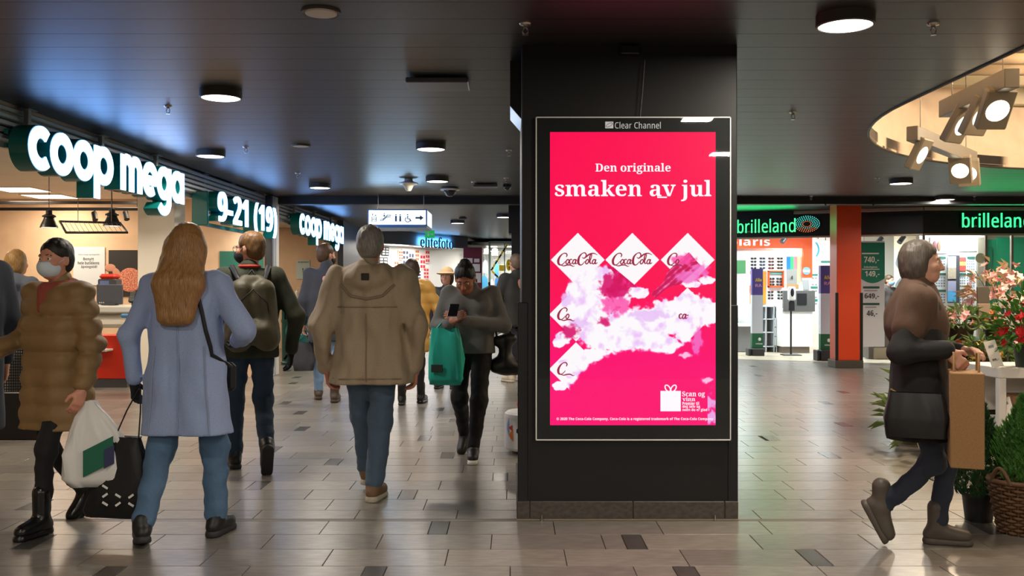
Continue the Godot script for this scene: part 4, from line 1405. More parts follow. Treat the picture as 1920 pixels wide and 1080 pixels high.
func far_shops() -> void:
	var A := Vector3(-3.55, 0, -23.5)
	var B := Vector3(-1.30, 0, -27.2)
	var b := frame_of(A, B)
	var L := (B - A).length()
	var m := MB.new()
	m.box((A + B) / 2 + Vector3(0, (2.475 + CEIL) / 2, 0), Vector3(L, CEIL - 2.475, 0.12), 0.004, b)
	struct("wall_fascia", m, mat("fascia_slate", rgb(120, 126, 136), 0.5), "slate fascia of the photo shop")
	m = MB.new()
	m.span(Vector3(-6, 0, -24.4), Vector3(-3.5, CEIL, -24.2))
	struct("wall_far_left", m, mat("dark_wall", rgb(40, 39, 40), 0.6), "dark wall between grocery and photo shop")
	# halo letters
	var t := thing("halo_sign", "black serif letters with a blue halo on the photo shop fascia", "sign")
	var c := at(804, 456, 25.9)
	c = A + b.x * ((c - A).dot(b.x)) + Vector3(0, CAMH + (540 - 455.5) * 25.9 / F, 0) + b.z * 0.06
	letters(t, "lettering", "elitefoto", "Droid Serif", 400, c + b.z * 0.075, Vector2(1.48, 0.30), b, mat("sign_ink", rgb(10, 32, 60), 0.5), 0.02)
	letters(t, "halo_light", "elitefoto", "Droid Serif", 400, c + b.z * 0.066, Vector2(1.46, 0.285), b, glow("halo_glow", Color(0.35, 0.68, 1.0), 3.0), 0.006)
	area(t, "halo_lamp", Transform3D(b, c + b.z * 0.064), Vector2(1.5, 0.26), Color(0.42, 0.74, 1.0), 1.0)
	area(t, "sign_light", Transform3D(b * Basis(Vector3.UP, PI), c + b.z * 0.3), Vector2(1.5, 0.3), Color(0.5, 0.75, 1.0), 0.35)
	# bright display wall behind the fascia
	m = MB.new()
	m.box((A + B) / 2 - b.z * 1.5 + b.x * 0.7 + Vector3(0, 1.3, 0), Vector3(L + 3.6, 2.6, 0.1), 0.0, b)
	struct("wall_display", m, mat("white_wall", rgb(238, 236, 230), 0.6), "white display wall of the photo shop")
	m = MB.new()
	m.box((A + B) / 2 - b.z * 0.8 + Vector3(0, 2.56, 0), Vector3(L + 2.2, 0.08, 1.5), 0.0, b)
	struct("ceiling_display", m, mat("white_wall", rgb(238, 236, 230), 0.6), "white ceiling of the photo shop")
	for i in 3:
		var p := (A + B) / 2 - b.z * 0.75 + b.x * (-1.3 + 1.3 * i)
		var lt := thing("light_panel", "flat light panel in the photo shop ceiling", "lamp", Vector3(p.x, 2.515, p.z), 0.0, "photo shop lights")
		m = MB.new()
		m.box(Vector3.ZERO, Vector3(0.5, 0.01, 0.5), 0.002, b)
		part("diffuser", m, glow("panel_cool", Color(1, 0.98, 0.95), 3.0), lt)
		area(lt, "panel_light", down(Vector3(0, -0.012, 0)), Vector2(0.45, 0.45), Color(1, 0.98, 0.95), 4.0)
	# print racks on the display wall: [px, py, width px, height px]
	var racks := [[735, 471, 22, 16, 0], [730, 492, 26, 20, 0], [790, 482, 20, 30, 1], [777, 478, 14, 18, 2], [806, 490, 18, 38, 1], [822, 478, 12, 24, 2], [838, 490, 18, 30, 3], [852, 480, 14, 26, 3], [823, 515, 26, 20, 1], [848, 512, 18, 22, 3], [795, 520, 18, 18, 2], [765, 500, 16, 24, 2]]
	var cols := [rgb(30, 30, 32), rgb(250, 246, 238), rgb(236, 220, 200), rgb(244, 214, 208)]
	var inks := [rgb(220, 220, 220), rgb(60, 64, 90), rgb(190, 96, 60), rgb(200, 30, 50)]
	for i in racks.size():
		var r: Array = racks[i]
		var dd: float = 26.5 + (r[0] - 760) * 0.011
		var p := at(r[0], r[1], dd)
		var back := (A + B) / 2 - b.z * 1.43
		p = back + b.x * ((p - back).dot(b.x)) + Vector3(0, p.y, 0)
		var rk := thing("print_rack", ["dark rack of photo prints on the photo shop wall", "white card rack with small dark prints on the photo shop wall", "cream rack of brown prints on the photo shop wall", "pale rack of red greeting prints on the photo shop wall"][r[4]], "rack", p, 0.0, "print racks in the photo shop")
		var w: float = r[2] * dd / F
		var h: float = r[3] * dd / F
		m = MB.new()
		m.box(Vector3.ZERO, Vector3(w, h, 0.03), 0.004, b)
		part("board", m, mat("rack_%d" % r[4], cols[r[4]], 0.6), rk)
		for a in 2:
			for e in 3:
				m = MB.new()
				m.box(b.x * (-w * 0.23 + a * w * 0.46) + Vector3(0, h * 0.3 - e * h * 0.3, 0) + b.z * 0.02, Vector3(w * 0.3, h * 0.18, 0.012), 0.002, b)
				part("print", m, mat("rack_ink_%d" % r[4], inks[r[4]], 0.6), rk)
	# burgundy stand with prints
	var bd := 26.3
	t = thing("burgundy_stand", "tall burgundy advertising wall with white prints beside the glazed shop", "display")
	m = MB.new()
	m.span(at(869, 466, bd) * Vector3(1, 0, 1), at(904, 464, bd) + Vector3(0, 0, 0.08), 0.004)
	part("panel", m, mat("burgundy", rgb(112, 20, 46), 0.5), t)
	for s in [[872, 484, 886, 493], [889, 485, 899, 492], [873, 497, 884, 508], [886, 495, 900, 509], [892, 512, 902, 530], [880, 516, 890, 520], [881, 523, 895, 531]]:
		m = MB.new()
		m.span(at(s[0], s[3], bd - 0.08), at(s[2], s[1], bd - 0.08) + Vector3(0, 0, 0.012), 0.002)
		part("print", m, mat("print_pale", rgb(226, 220, 222), 0.6), t)
	# glazed shop on the right of it
	var gd := 28.0
	m = MB.new()
	m.span(at(900, 440, 29.8) * Vector3(1, 0, 1), Vector3(1.2, CEIL, -29.9))
	struct("wall_sports", m, mat("sports_wall", rgb(178, 182, 176), 0.7), "pale back wall of the glazed shop")
	m = MB.new()
	m.span(at(868, 446, 27.4), Vector3(-0.85, CEIL, -27.3), 0.0)
	struct("trim_pale_box", m, mat("fascia_slate", rgb(98, 104, 114), 0.5), "grey box above the burgundy wall")
	var win := struct_node("window_1", "glazed shop front with pale green frame")
	var gm := mat("frame_green", rgb(150, 178, 170), 0.4)
	for s in [[916, 452, 920, 640], [918, 452, 962, 457], [918, 592, 962, 598], [945, 455, 947, 595]]:
		m = MB.new()
		m.span(at(s[0], s[3], gd), at(s[2], s[1], gd) + Vector3(0, 0, 0.05), 0.004)
		part("frame_bar", m, gm, win)
	m = MB.new()
	m.quad(at(920, 592, gd - 0.02), at(962, 592, gd - 0.02), at(962, 457, gd - 0.02), at(920, 457, gd - 0.02), Vector3.BACK)
	part("pane", m, glass("pane", 0.05), win)
	for i in 2:
		var lt := thing("light_panel", "flat light panel in the glazed shop ceiling", "lamp", Vector3(-0.6 + i * 0.6, 2.6, -28.9), 0.0, "glazed shop lights")
		m = MB.new()
		m.box(Vector3.ZERO, Vector3(0.3, 0.01, 0.5), 0.002)
		part("diffuser", m, glow("panel_cool", Color(1, 0.98, 0.95), 3.0), lt)
		area(lt, "panel_light", down(Vector3(0, -0.012, 0)), Vector2(0.3, 0.45), Color(1, 0.98, 0.95), 3.0)
	m = MB.new()
	m.span(Vector3(-1.2, 2.606, -29.8), Vector3(0.6, 2.7, -28.1))
	struct("ceiling_sports", m, mat("white_wall", rgb(238, 236, 230), 0.6), "white ceiling of the glazed shop")
	# garments and signs inside
	var gs := [[910, 500, 8, 24, rgb(150, 200, 226)], [908, 530, 14, 26, rgb(70, 160, 206)], [931, 505, 8, 26, rgb(60, 140, 200)], [922, 535, 8, 22, rgb(226, 236, 240)], [932, 532, 8, 26, rgb(40, 120, 190)], [912, 470, 10, 12, rgb(222, 212, 190)], [928, 472, 12, 14, rgb(230, 222, 206)], [938, 535, 8, 28, rgb(96, 92, 84)], [925, 572, 6, 26, rgb(50, 54, 66)], [934, 560, 12, 8, rgb(190, 190, 184)]]
	t = thing("garment_rail", "chrome clothes rail behind the glass of the far shop", "rail")
	for x in [-1.15, 0.35]:
		m = MB.new()
		m.cyl(Vector3(x, 0, -29.3), Vector3(x, 2.5, -29.3), 0.016, 0.016, 8)
		part("post", m, mat("chrome", rgb(190, 186, 180), 0.25, 0.9), t)
	m = MB.new()
	m.cyl(Vector3(-1.15, 2.48, -29.3), Vector3(0.35, 2.48, -29.3), 0.014, 0.014, 8)
	part("bar", m, mat("chrome", rgb(190, 186, 180), 0.25, 0.9), t)
	for i in gs.size():
		var g: Array = gs[i]
		var p := at(g[0], g[1], 29.3)
		var w: float = g[2] * 29.3 / F
		var h: float = g[3] * 29.3 / F
		var gt := thing("hanging_garment", "%s garment hanging behind the glass of the far shop" % ["pale blue", "wide sky blue", "mid blue", "white", "deep blue", "cream", "wide cream", "brown grey", "dark navy", "short grey"][i], "garment", p, 0.0, "garments in the glazed shop")
		m = MB.new()
		m.prism(PackedVector2Array([Vector2(-w * 0.5, -h * 0.5), Vector2(w * 0.5, -h * 0.5), Vector2(w * 0.45, h * 0.3), Vector2(w * 0.15, h * 0.5), Vector2(-w * 0.15, h * 0.5), Vector2(-w * 0.45, h * 0.3)]), 0.1, Transform3D(Basis(), Vector3(0, 0, -0.05)))
		part("cloth", m, mat("cloth_%d" % i, g[4], 0.8), gt)
		m = MB.new()
		m.tube([Vector3(0, h * 0.5, 0), Vector3(0, maxf(2.47 - p.y, h * 0.5 + 0.02), 0)], 0.006, 6)
		part("hanger", m, mat("wire", rgb(120, 116, 110), 0.4, 0.5), gt)
	for s in [[936, 497, 948, 508, "larger"], [940, 513, 948, 519, "smaller"]]:
		notice("%s yellow paper sign stuck to the glass of the far shop" % s[4], 27.975, s[0], s[1], s[2], s[3], rgb(246, 216, 40), [])
	t = thing("price_disc", "round yellow sign with a black seven hanging in the far shop", "sign")
	m = MB.new()
	m.lathe(at(954, 497, 27.97), [Vector2(0, 0.02), Vector2(0.085, 0.02), Vector2(0.085, 0), Vector2(0, 0)], 24, Basis(Vector3.RIGHT, Vector3.BACK, Vector3.DOWN) * Basis.from_scale(Vector3(0.9, 1, 2.0)))
	part("disc", m, mat("price_yellow", rgb(252, 222, 20), 0.5), t)
	letters(t, "lettering", "7", "Droid Sans", 700, at(955, 499, 27.945), Vector2(0.07, 0.14), Basis(), mat("ink_black", rgb(20, 20, 20), 0.6), 0.004)
	# striped barrier tape
	var tapes := [[[951, 459], [921, 507]], [[922, 508], [939, 525]], [[922, 584], [938, 577]]]
	for tp in tapes:
		t = thing("barrier_tape", "yellow and black striped tape across the far glass front", "tape", Vector3.ZERO, 0.0, "striped barrier tapes")
		var p0 := at(tp[0][0], tp[0][1], gd - 0.06)
		var p1 := at(tp[1][0], tp[1][1], gd - 0.06)
		var nseg := int((p1 - p0).length() / 0.1)
		for i in nseg:
			m = MB.new()
			m.box(p0.lerp(p1, (i + 0.5) / nseg), Vector3((p1 - p0).length() / nseg, 0.05, 0.004), 0.0, frame_of(p0, p1) if absf(p1.x - p0.x) < 0 else Basis((p1 - p0).normalized(), Vector3(-(p1 - p0).normalized().y, (p1 - p0).normalized().x, 0), Vector3.BACK))
			part("stripe", m, mat("tape_black", rgb(20, 20, 20), 0.5) if i % 2 else mat("price_yellow", rgb(252, 222, 20), 0.5), t)

# ---------- optician on the right
func optician() -> void:
	var C1 := Vector3(7.24, 0, -16.9)
	var P0 := Vector3(2.2, 0, -19.11)
	var b := frame_of(P0, C1)
	var L := (C1 - P0).length()
	var dk := mat("fascia_dark", rgb(26, 32, 38), 0.3)
	var m := MB.new()
	m.box((P0 + C1) / 2 + Vector3(0, (2.31 + CEIL) / 2, 0) - b.z * 0.1, Vector3(L, CEIL - 2.31, 0.2), 0.004, b)
	struct("wall_optician_fascia", m, dk, "dark angled fascia of the optician")
	m = MB.new()
	m.span(Vector3(7.24, 2.31, -17.1), Vector3(10.5, CEIL, -16.9), 0.004)
	struct("wall_optician_fascia_front", m, dk, "dark fascia of the optician facing the hall")
	var strip := mat("strip_pink", rgb(196, 176, 160), 0.25, 0.6)
	m = MB.new()
	m.box((P0 + C1) / 2 + Vector3(0, 2.30, 0) + b.z * 0.01, Vector3(L, 0.035, 0.06), 0.004, b)
	m.box((P0 * 0.2 + C1 * 0.8) + Vector3(0, 2.755, 0) + b.z * 0.02, Vector3(L * 0.4, 0.06, 0.05), 0.004, b)
	m.span(Vector3(7.24, 2.285, -16.93), Vector3(10.5, 2.32, -16.87), 0.004)
	m.span(Vector3(7.24, 2.725, -16.93), Vector3(10.5, 2.785, -16.85), 0.004)
	struct("trim_strip", m, strip, "polished strips along the optician fascia")
	# room behind
	var ww := mat("white_wall", rgb(238, 236, 230), 0.6)
	m = MB.new()
	m.span(Vector3(1.0, 0, -22.2), Vector3(10.5, 2.75, -22.0))
	struct("wall_optician", m, ww, "white back wall of the optician")
	m = MB.new()
	m.span(Vector3(0.95, 0, -22.2), Vector3(1.1, 2.75, -18.9))
	struct("wall_optician_side", m, ww, "white side wall of the optician")
	m = MB.new()
	m.prism(PackedVector2Array([Vector2(1.0, 22.0), Vector2(10.5, 22.0), Vector2(10.5, 17.0), Vector2(7.24, 17.0), Vector2(2.2, 19.2), Vector2(1.0, 19.6)]), 0.06, Transform3D(Basis(Vector3.RIGHT, Vector3.FORWARD, Vector3.UP), Vector3(0, 2.56, 0)))
	struct("ceiling_optician", m, ww, "white ceiling of the optician")
	var fl := mat("floor_beige", rgb(196, 184, 164), 0.35)
	tri(fl, noise_tex(41, 0.02, Color(0.9, 0.89, 0.87), Color(1, 1, 1)), Vector3(0.6, 0.6, 0.6))
	m = MB.new()
	m.prism(PackedVector2Array([Vector2(1.0, 22.0), Vector2(10.5, 22.0), Vector2(10.5, 17.0), Vector2(7.24, 17.0), Vector2(2.2, 19.2), Vector2(1.0, 19.6)]), 0.012, Transform3D(Basis(Vector3.RIGHT, Vector3.FORWARD, Vector3.UP), Vector3(0, -0.008, 0)))
	struct("floor_optician", m, fl, "smooth beige floor inside the optician")
	for p in [Vector3(4.6, 2.55, -19.6), Vector3(6.2, 2.55, -19.0), Vector3(3.2, 2.55, -20.4), Vector3(7.4, 2.55, -19.4), Vector3(8.8, 2.55, -18.6), Vector3(6.0, 2.55, -21.0)]:
		var lt := thing("light_panel", "flat white light panel in the optician ceiling", "lamp", p, 0.0, "optician lights")
		m = MB.new()
		m.box(Vector3.ZERO, Vector3(0.6, 0.012, 0.6), 0.003)
		part("diffuser", m, glow("panel_cool2", Color(0.95, 0.99, 1.0), 3.0), lt)
		area(lt, "panel_light", down(Vector3(0, -0.014, 0)), Vector2(0.55, 0.55), Color(0.93, 0.99, 1.0), 5.5)
	# illuminated names
	var green := glow("sign_green_glow", Color(0.03, 0.95, 0.52), 1.7)
	for k in 2:
		var t := thing("green_sign", ["green glowing shop name with an eye emblem on the angled fascia", "green glowing shop name on the front fascia above the flower stand"][k], "sign")
		var bb := b if k == 0 else Basis()
		var c: Vector3
		var w := 1.06 if k == 0 else 1.21
		if k == 0:
			c = at(1438, 424, 18.0)
			c = P0 + b.x * ((c - P0).dot(b.x)) + Vector3(0, c.y, 0) + b.z * 0.06
		else:
			c = at(1868, 413, 16.85)
		letters(t, "letter_body", "brilleland", "Droid Sans", 400, c - bb.z * 0.04, Vector2(w * 1.01, 0.265), bb, mat("sign_green_side", rgb(6, 90, 60), 0.4), 0.05)
		letters(t, "letter_light", "brilleland", "Droid Sans", 400, c + bb.z * 0.012, Vector2(w, 0.255), bb, green, 0.01)
		area(t, "sign_light", Transform3D(bb * Basis(Vector3.UP, PI), c + bb.z * 0.2), Vector2(w, 0.25), Color(0.05, 1.0, 0.55), 0.35 if k == 0 else 1.0)
		m = MB.new()
		m.box(c - bb.z * 0.05 + Vector3(0, -0.1, 0), Vector3(w, 0.03, 0.02), 0.0, bb)
		part("rail", m, mat("bracket_grey", rgb(150, 148, 142), 0.4, 0.4), t)
		if k == 0:
			var ec := at(1514, 420.5, 17.72)
			ec = P0 + b.x * ((ec - P0).dot(b.x)) + Vector3(0, ec.y, 0) + b.z * 0.07
			m = MB.new()
			m.lathe(ec - bb.z * 0.05, [Vector2(0, 0.03), Vector2(0.155, 0.03), Vector2(0.155, 0), Vector2(0, 0)], 32, Basis(b.x * 1.56, b.z, b.y * -1.0))
			part("emblem_plate", m, mat("emblem_plate", rgb(12, 40, 40), 0.4), t)
			var teal := glow("emblem_teal_light", Color(0.25, 0.95, 0.9), 1.2)
			var org := glow("emblem_orange_light", Color(1.0, 0.45, 0.12), 1.2)
			for rr in 5:
				var n := 14 + rr * 5
				for i in n:
					var a := TAU * (i + 0.5 * (rr % 2)) / n
					var rad := 0.05 + rr * 0.024
					var q := ec + bb.x * (cos(a) * rad * 1.5) + bb.y * (sin(a) * rad)
					m = MB.new()
					m.box(q - bb.z * 0.014, Vector3(0.014, 0.010, 0.008), 0.002, bb)
					part("dot_light", m, org if rr == 0 or (a > PI * 1.2 and a < PI * 1.8 and rr > 1) else teal, t)
	optician_fittings()

func panel(t: Node, called: String, d: float, x0: float, y0: float, x1: float, y1: float, m: Material, th := 0.02) -> MeshInstance3D:
	var mb := MB.new()
	mb.span(at(x0, y1, d), at(x1, y0, d) + Vector3(0, 0, th), minf(0.003, th * 0.3))
	return part(called, mb, m, t)

func text_at(t: Node, s: String, d: float, x0: float, y0: float, x1: float, y1: float, m: Material, wt := 700) -> void:
	letters(t, "lettering", s, "Droid Sans", wt, at((x0 + x1) / 2, (y0 + y1) / 2, d), Vector2((x1 - x0) * d / F, (y1 - y0) * d / F), Basis(), m, 0.003)

func optician_fittings() -> void:
	var m: MB
	var t: Node3D
	var white := mat("white_gloss", rgb(240, 240, 238), 0.35)
	var orange := mat("orange_paint", rgb(232, 84, 20), 0.45)
	var black := mat("black_plastic", rgb(22, 22, 24), 0.4)
	var ink := mat("ink_black", rgb(20, 20, 20), 0.6)
	var wh := mat("print_white", rgb(240, 240, 238), 0.5)
	# orange portal
	t = thing("orange_portal", "orange display surround with white lettering around the sunglasses wall", "display")
	panel(t, "top_band", 20.8, 1300, 440, 1520, 466, orange, 0.12)
	panel(t, "post", 20.8, 1504, 466, 1520, 521, orange, 0.12)
	panel(t, "back_board", 20.9, 1300, 466, 1504, 640, white, 0.03)
	text_at(t, "Solaris", 20.66, 1352, 445, 1444, 461, wh)
	m = MB.new()
	m.lathe(at(1512, 508, 20.67), [Vector2(0, 0.01), Vector2(0.082, 0.01), Vector2(0.082, 0)], 24, Basis(Vector3.RIGHT, Vector3.BACK, Vector3.DOWN))
	part("badge", m, mat("badge_blue", rgb(110, 180, 224), 0.4), t)
	panel(t, "badge_band", 20.65, 1506, 506, 1518, 511, mat("badge_pink", rgb(236, 190, 190), 0.5), 0.004)
	# sunglasses
	m = MB.new()
	for s in [-1.0, 1.0]:
		m.ball(Vector3(s * 0.034, 0, 0), Vector3(0.03, 0.024, 0.008), Basis(), 10, 6)
	m.box(Vector3(0, 0.008, 0), Vector3(0.03, 0.006, 0.006))
	for s in [-1.0, 1.0]:
		m.box(Vector3(s * 0.064, 0.008, -0.03), Vector3(0.004, 0.008, 0.06))
	var gl := m.mesh()
	var gcol := [rgb(26, 28, 34), rgb(40, 60, 80), rgb(70, 40, 40), rgb(30, 34, 30)]
	var spots := []
	for r in 4:
		for c in 4:
			spots.append([1413 + c * 16.5, 484.5 + r * 6.0, "upper"])
	for r in 3:
		for c in 2:
			spots.append([1447 + c * 14.0, 522.5 + r * 5.5, "framed"])
	for r in 3:
		for c in 2:
			spots.append([1445 + c * 18.0, 547.5 + r * 6.0, "lower"])
	for i in spots.size():
		var s: Array = spots[i]
		one("sunglasses", {"upper": "pair of sunglasses in the upper rows of the white wall", "framed": "pair of sunglasses inside the orange framed case", "lower": "pair of sunglasses in the rows below the orange framed case"}[s[2]], "sunglasses", gl, mat("shades_%d" % (i % 4), gcol[i % 4], 0.2), at(s[0], s[1], 20.84), "sunglasses on the wall")
	t = thing("framed_case", "orange framed display case with a teal header for sunglasses", "case")
	for s in [[1439, 507.5, 1468, 510], [1439, 536, 1468, 539], [1439, 507.5, 1441, 539], [1466, 507.5, 1468, 539]]:
		panel(t, "frame_bar", 20.86, s[0], s[1], s[2], s[3], orange, 0.1)
	panel(t, "header", 20.86, 1441, 510, 1466, 514, mat("teal_print", rgb(90, 190, 184), 0.5), 0.05)
	notice("orange poster with a white oval behind the nearer purple totem", 20.86, 1406, 508, 1436, 570, rgb(246, 140, 30), [])
	m = MB.new()
	t = thing("colour_board", "board of blue, green, pink and cream colour stripes", "board")
	var sc := [rgb(20, 130, 240), rgb(60, 205, 130), rgb(246, 150, 165), rgb(250, 232, 176)]
	for i in 4:
		panel(t, "stripe", 20.86, 1475 + i * 6.4, 481, 1475 + (i + 1) * 6.4, 505 if i < 3 else 530, mat("stripe_%d" % i, sc[i], 0.5), 0.02)
	t = thing("counter_sign", "grey card with the number four on a wooden holder", "sign")
	panel(t, "card", 20.1, 1475, 505, 1494, 533, mat("card_grey", rgb(140, 138, 134), 0.5), 0.02)
	panel(t, "holder", 20.1, 1475, 533, 1496, 542, mat("shelf_wood", rgb(178, 132, 84), 0.5), 0.06)
	text_at(t, "4", 20.06, 1482.5, 517, 1487, 524, ink)
	# counter
	t = thing("shop_counter", "white counter with grey top block and drawers in the optician", "counter")
	var fz := -19.6
	m = MB.new()
	var q0 := at(1465, 655, 19.95)
	var q1 := at(1524, 578, 19.95)
	m.span(Vector3(q0.x, 0.14, -20.8), Vector3(q1.x, q1.y, -19.95), 0.006)
	part("body", m, white, t)
	m = MB.new()
	m.span(Vector3(q0.x + 0.03, 0.0, -20.75), Vector3(q1.x - 0.06, 0.14, -19.98))
	part("plinth", m, mat("plinth_brown", rgb(110, 100, 90), 0.5), t)
	panel(t, "top_block", 20.0, 1467, 545, 1526, 584, mat("counter_grey", rgb(88, 86, 84), 0.45), 0.08)
	m = MB.new()
	m.span(Vector3(at(1467, 584, 20.0).x, at(0, 584, 20.0).y, -20.8), Vector3(at(1526, 560, 20.0).x, at(0, 580, 20.0).y, -19.98), 0.004)
	part("worktop", m, mat("counter_grey", rgb(88, 86, 84), 0.45), t)
	m = MB.new()
	# open shelves: back, sides, boards and four drawers
	var wg := mat("wing_grey", rgb(206, 210, 214), 0.4)
	var w0 := at(1425, 655, 20.3)
	var xs := [w0.x, w0.x + 0.13, w0.x + 0.3, q0.x]
	m = MB.new()
	m.span(Vector3(w0.x, 0.0, -20.8), Vector3(q0.x, 0.98, -20.76))
	part("wing_back", m, wg, t)
	for x in xs:
		m = MB.new()
		m.span(Vector3(x - 0.01, 0.0, -20.76), Vector3(x + 0.01, 0.98, -20.3), 0.002)
		part("wing_side", m, wg, t)
	for y in [0.12, 0.42, 0.70, 0.97]:
		m = MB.new()
		m.span(Vector3(w0.x, y - 0.01, -20.76), Vector3(q0.x, y + 0.01, -20.3), 0.002)
		part("wing_shelf", m, wg, t)
	for i in 3:
		m = MB.new()
		m.span(Vector3(xs[2] + 0.015, 0.14 + i * 0.2, -20.32), Vector3(xs[3] - 0.015, 0.325 + i * 0.2, -20.28), 0.004)
		part("drawer", m, wg, t)
	# till screen and laptop on the counter
	t = thing("till_screen", "black till screen standing behind the sanitiser dispenser", "monitor", at(1500, 566, 20.05))
	m = MB.new()
	m.box(Vector3(0, 0.06, 0.13), Vector3(0.2, 0.24, 0.03), 0.006)
	part("case", m, black, t)
	t = thing("mirror_stand", "small tilted counter mirror on the grey counter top", "mirror", at(1511, 545, 19.98))
	m = MB.new()
	m.box(Vector3(0, 0.12, 0), Vector3(0.13, 0.22, 0.012), 0.004, Basis(Vector3.RIGHT, -0.25))
	part("plate", m, mat("mirror_grey", rgb(180, 184, 186), 0.15, 0.6), t)
	m = MB.new()
	m.box(Vector3(0, 0.01, -0.03), Vector3(0.12, 0.016, 0.1), 0.004)
	part("foot", m, white, t)
	# sanitiser stand
	var sp := on_floor(1483, 666.5)
	t = thing("sanitiser_stand", "slim black stand with a white hand sanitiser dispenser", "dispenser", sp)
	m = MB.new()
	m.box(Vector3(0, 0.012, 0), Vector3(0.36, 0.024, 0.3), 0.005)
	part("foot", m, black, t)
	m = MB.new()
	m.cyl(Vector3(0, 0.02, 0), Vector3(0, 1.2, 0), 0.018, 0.018, 10)
	part("pole", m, black, t)
	m = MB.new()
	m.box(Vector3(0, 1.0, 0.03), Vector3(0.12, 0.2, 0.08), 0.012)
	part("tray", m, black, t)
	m = MB.new()
	m.box(Vector3(0, 1.25, 0.05), Vector3(0.15, 0.28, 0.1), 0.025)
	part("dispenser", m, white, t)
	m = MB.new()
	m.ball(Vector3(0, 1.27, 0.1), Vector3(0.035, 0.085, 0.012), Basis(), 14, 8)
	part("window", m, black, t)
	# totems
	for k in 2:
		var fp: Vector3 = [on_floor(1419, 667), on_floor(1548, 676)][k]
		t = thing("totem_banner", ["purple, white and green totem banner left of the counter", "purple, white and green totem banner beside the orange pillar"][k], "banner", fp)
		var s := -fp.z / F
		var y1: float = [163.0, 178.0][k] * s
		var y0: float = [14.0, 20.0][k] * s
		m = MB.new()
		m.box(Vector3(0, y0 * 0.5, 0), Vector3(0.24, y0, 0.28), 0.01)
		m.box(Vector3(-0.17, y0 * 0.5, 0), Vector3(0.05, y0, 0.26), 0.01)
		part("base", m, mat("totem_base", rgb(46, 46, 50), 0.5), t)
		var hh := y1 - y0
		var cs := [[0.0, 0.19, rgb(20, 100, 64)], [0.19, 0.67, rgb(206, 214, 226)], [0.67, 1.0, rgb(84, 74, 150)]]
		for c in cs.size():
			m = MB.new()
			m.box(Vector3(0, y0 + hh * (cs[c][0] + cs[c][1]) / 2, 0.0), Vector3(0.22, hh * (cs[c][1] - cs[c][0]), 0.12), 0.0)
			part("print_band", m, mat("totem_%d" % c, cs[c][2], 0.5), t)
		letters(t, "lettering", "Alle", "Droid Sans", 700, Vector3(0.02, y0 + hh * 0.86, 0.061), Vector2(0.13, 0.07), Basis(), mat("ink_yellow", rgb(236, 206, 60), 0.5), 0.002)
		letters(t, "lettering", "RA", "Droid Sans", 700, Vector3(0.02, y0 + hh * 0.79, 0.061), Vector2(0.13, 0.06), Basis(), mat("ink_pink", rgb(216, 150, 190), 0.5), 0.002)
		letters(t, "lettering", "brilleland", "Droid Sans", 700, Vector3(0.03, y0 + hh * 0.06, 0.061), Vector2(0.13, 0.03), Basis(), wh, 0.002)
		m = MB.new()
		m.ball(Vector3(0.04, y0 + hh * 0.115, 0.06), Vector3(0.03, 0.035, 0.004), Basis(), 12, 6)
		part("emblem", m, wh, t)
	# pictures and shelves on the left
	notice("green framed picture with a pale oval on the optician's wall", 20.7, 1380, 488, 1398, 513, rgb(58, 116, 70), [])
	notice("white framed price card under the green picture", 20.7, 1391, 514, 1407, 535, rgb(232, 234, 238), [])
	notice("white framed card standing low beside the pillar", 20.7, 1382, 543, 1396, 566, rgb(226, 230, 236), [])
	notice("pale framed card lowest beside the pillar", 20.7, 1382, 572, 1392, 595, rgb(214, 226, 222), [])
	t = thing("low_cabinet", "grey low cabinet along the optician wall beside the pillar", "cabinet")
	panel(t, "body", 20.6, 1360, 611, 1409, 658, mat("cab_grey", rgb(128, 128, 130), 0.5), 0.3)
	panel(t, "top", 20.5, 1358, 606, 1411, 611, white, 0.32)
	# right of the orange portal: white wall with charts
	t = thing("chart_wall", "white board with teal bars and small charts behind the counter", "board")
	panel(t, "board", 21.2, 1520, 444, 1558, 590, white, 0.03)
	for s in [[1539, 489, 1556, 492.5], [1520, 513.5, 1533, 517], [1520, 537, 1533, 541], [1520, 561, 1533, 565]]:
		panel(t, "bar", 21.16, s[0], s[1], s[2], s[3], mat("teal_bar", rgb(30, 130, 112), 0.5), 0.01)
	m = MB.new()
	m.stroke(ring(at(1500, 470, 21.1).x, at(0, 468, 21.1).y, 0.42, 0.3, -30, 35, 14), 0.035, 0.005, Transform3D(Basis(), Vector3(0, 0, -21.13)))
	part("blue_arc", m, mat("arc_blue", rgb(30, 160, 200), 0.5), t)
	for i in 10:
		panel(t, "small_print", 21.16, 1522 + (i % 2) * 6, 520 + (i / 2) * 12, 1526 + (i % 2) * 6, 523 + (i / 2) * 12, mat("print_grey", rgb(150, 156, 164), 0.6), 0.006)
	for s in [[1534, 452], [1548, 455]]:
		t = thing("wall_spot", "white cylindrical spotlight above the chart board", "spotlight", at(s[0], s[1], 20.5), 0.0, "spots above the chart board")
		m = MB.new()
		m.cyl(Vector3(-0.06, 0.02, 0), Vector3(0.08, -0.03, 0.06), 0.045, 0.05, 14)
		part("body", m, white, t)
		m = MB.new()
		m.cyl(Vector3(0, 0, 0), Vector3(0, 2.56 - t.position.y, 0), 0.01, 0.01, 8)
		part("stem", m, mat("counter_grey", rgb(88, 86, 84), 0.45), t)
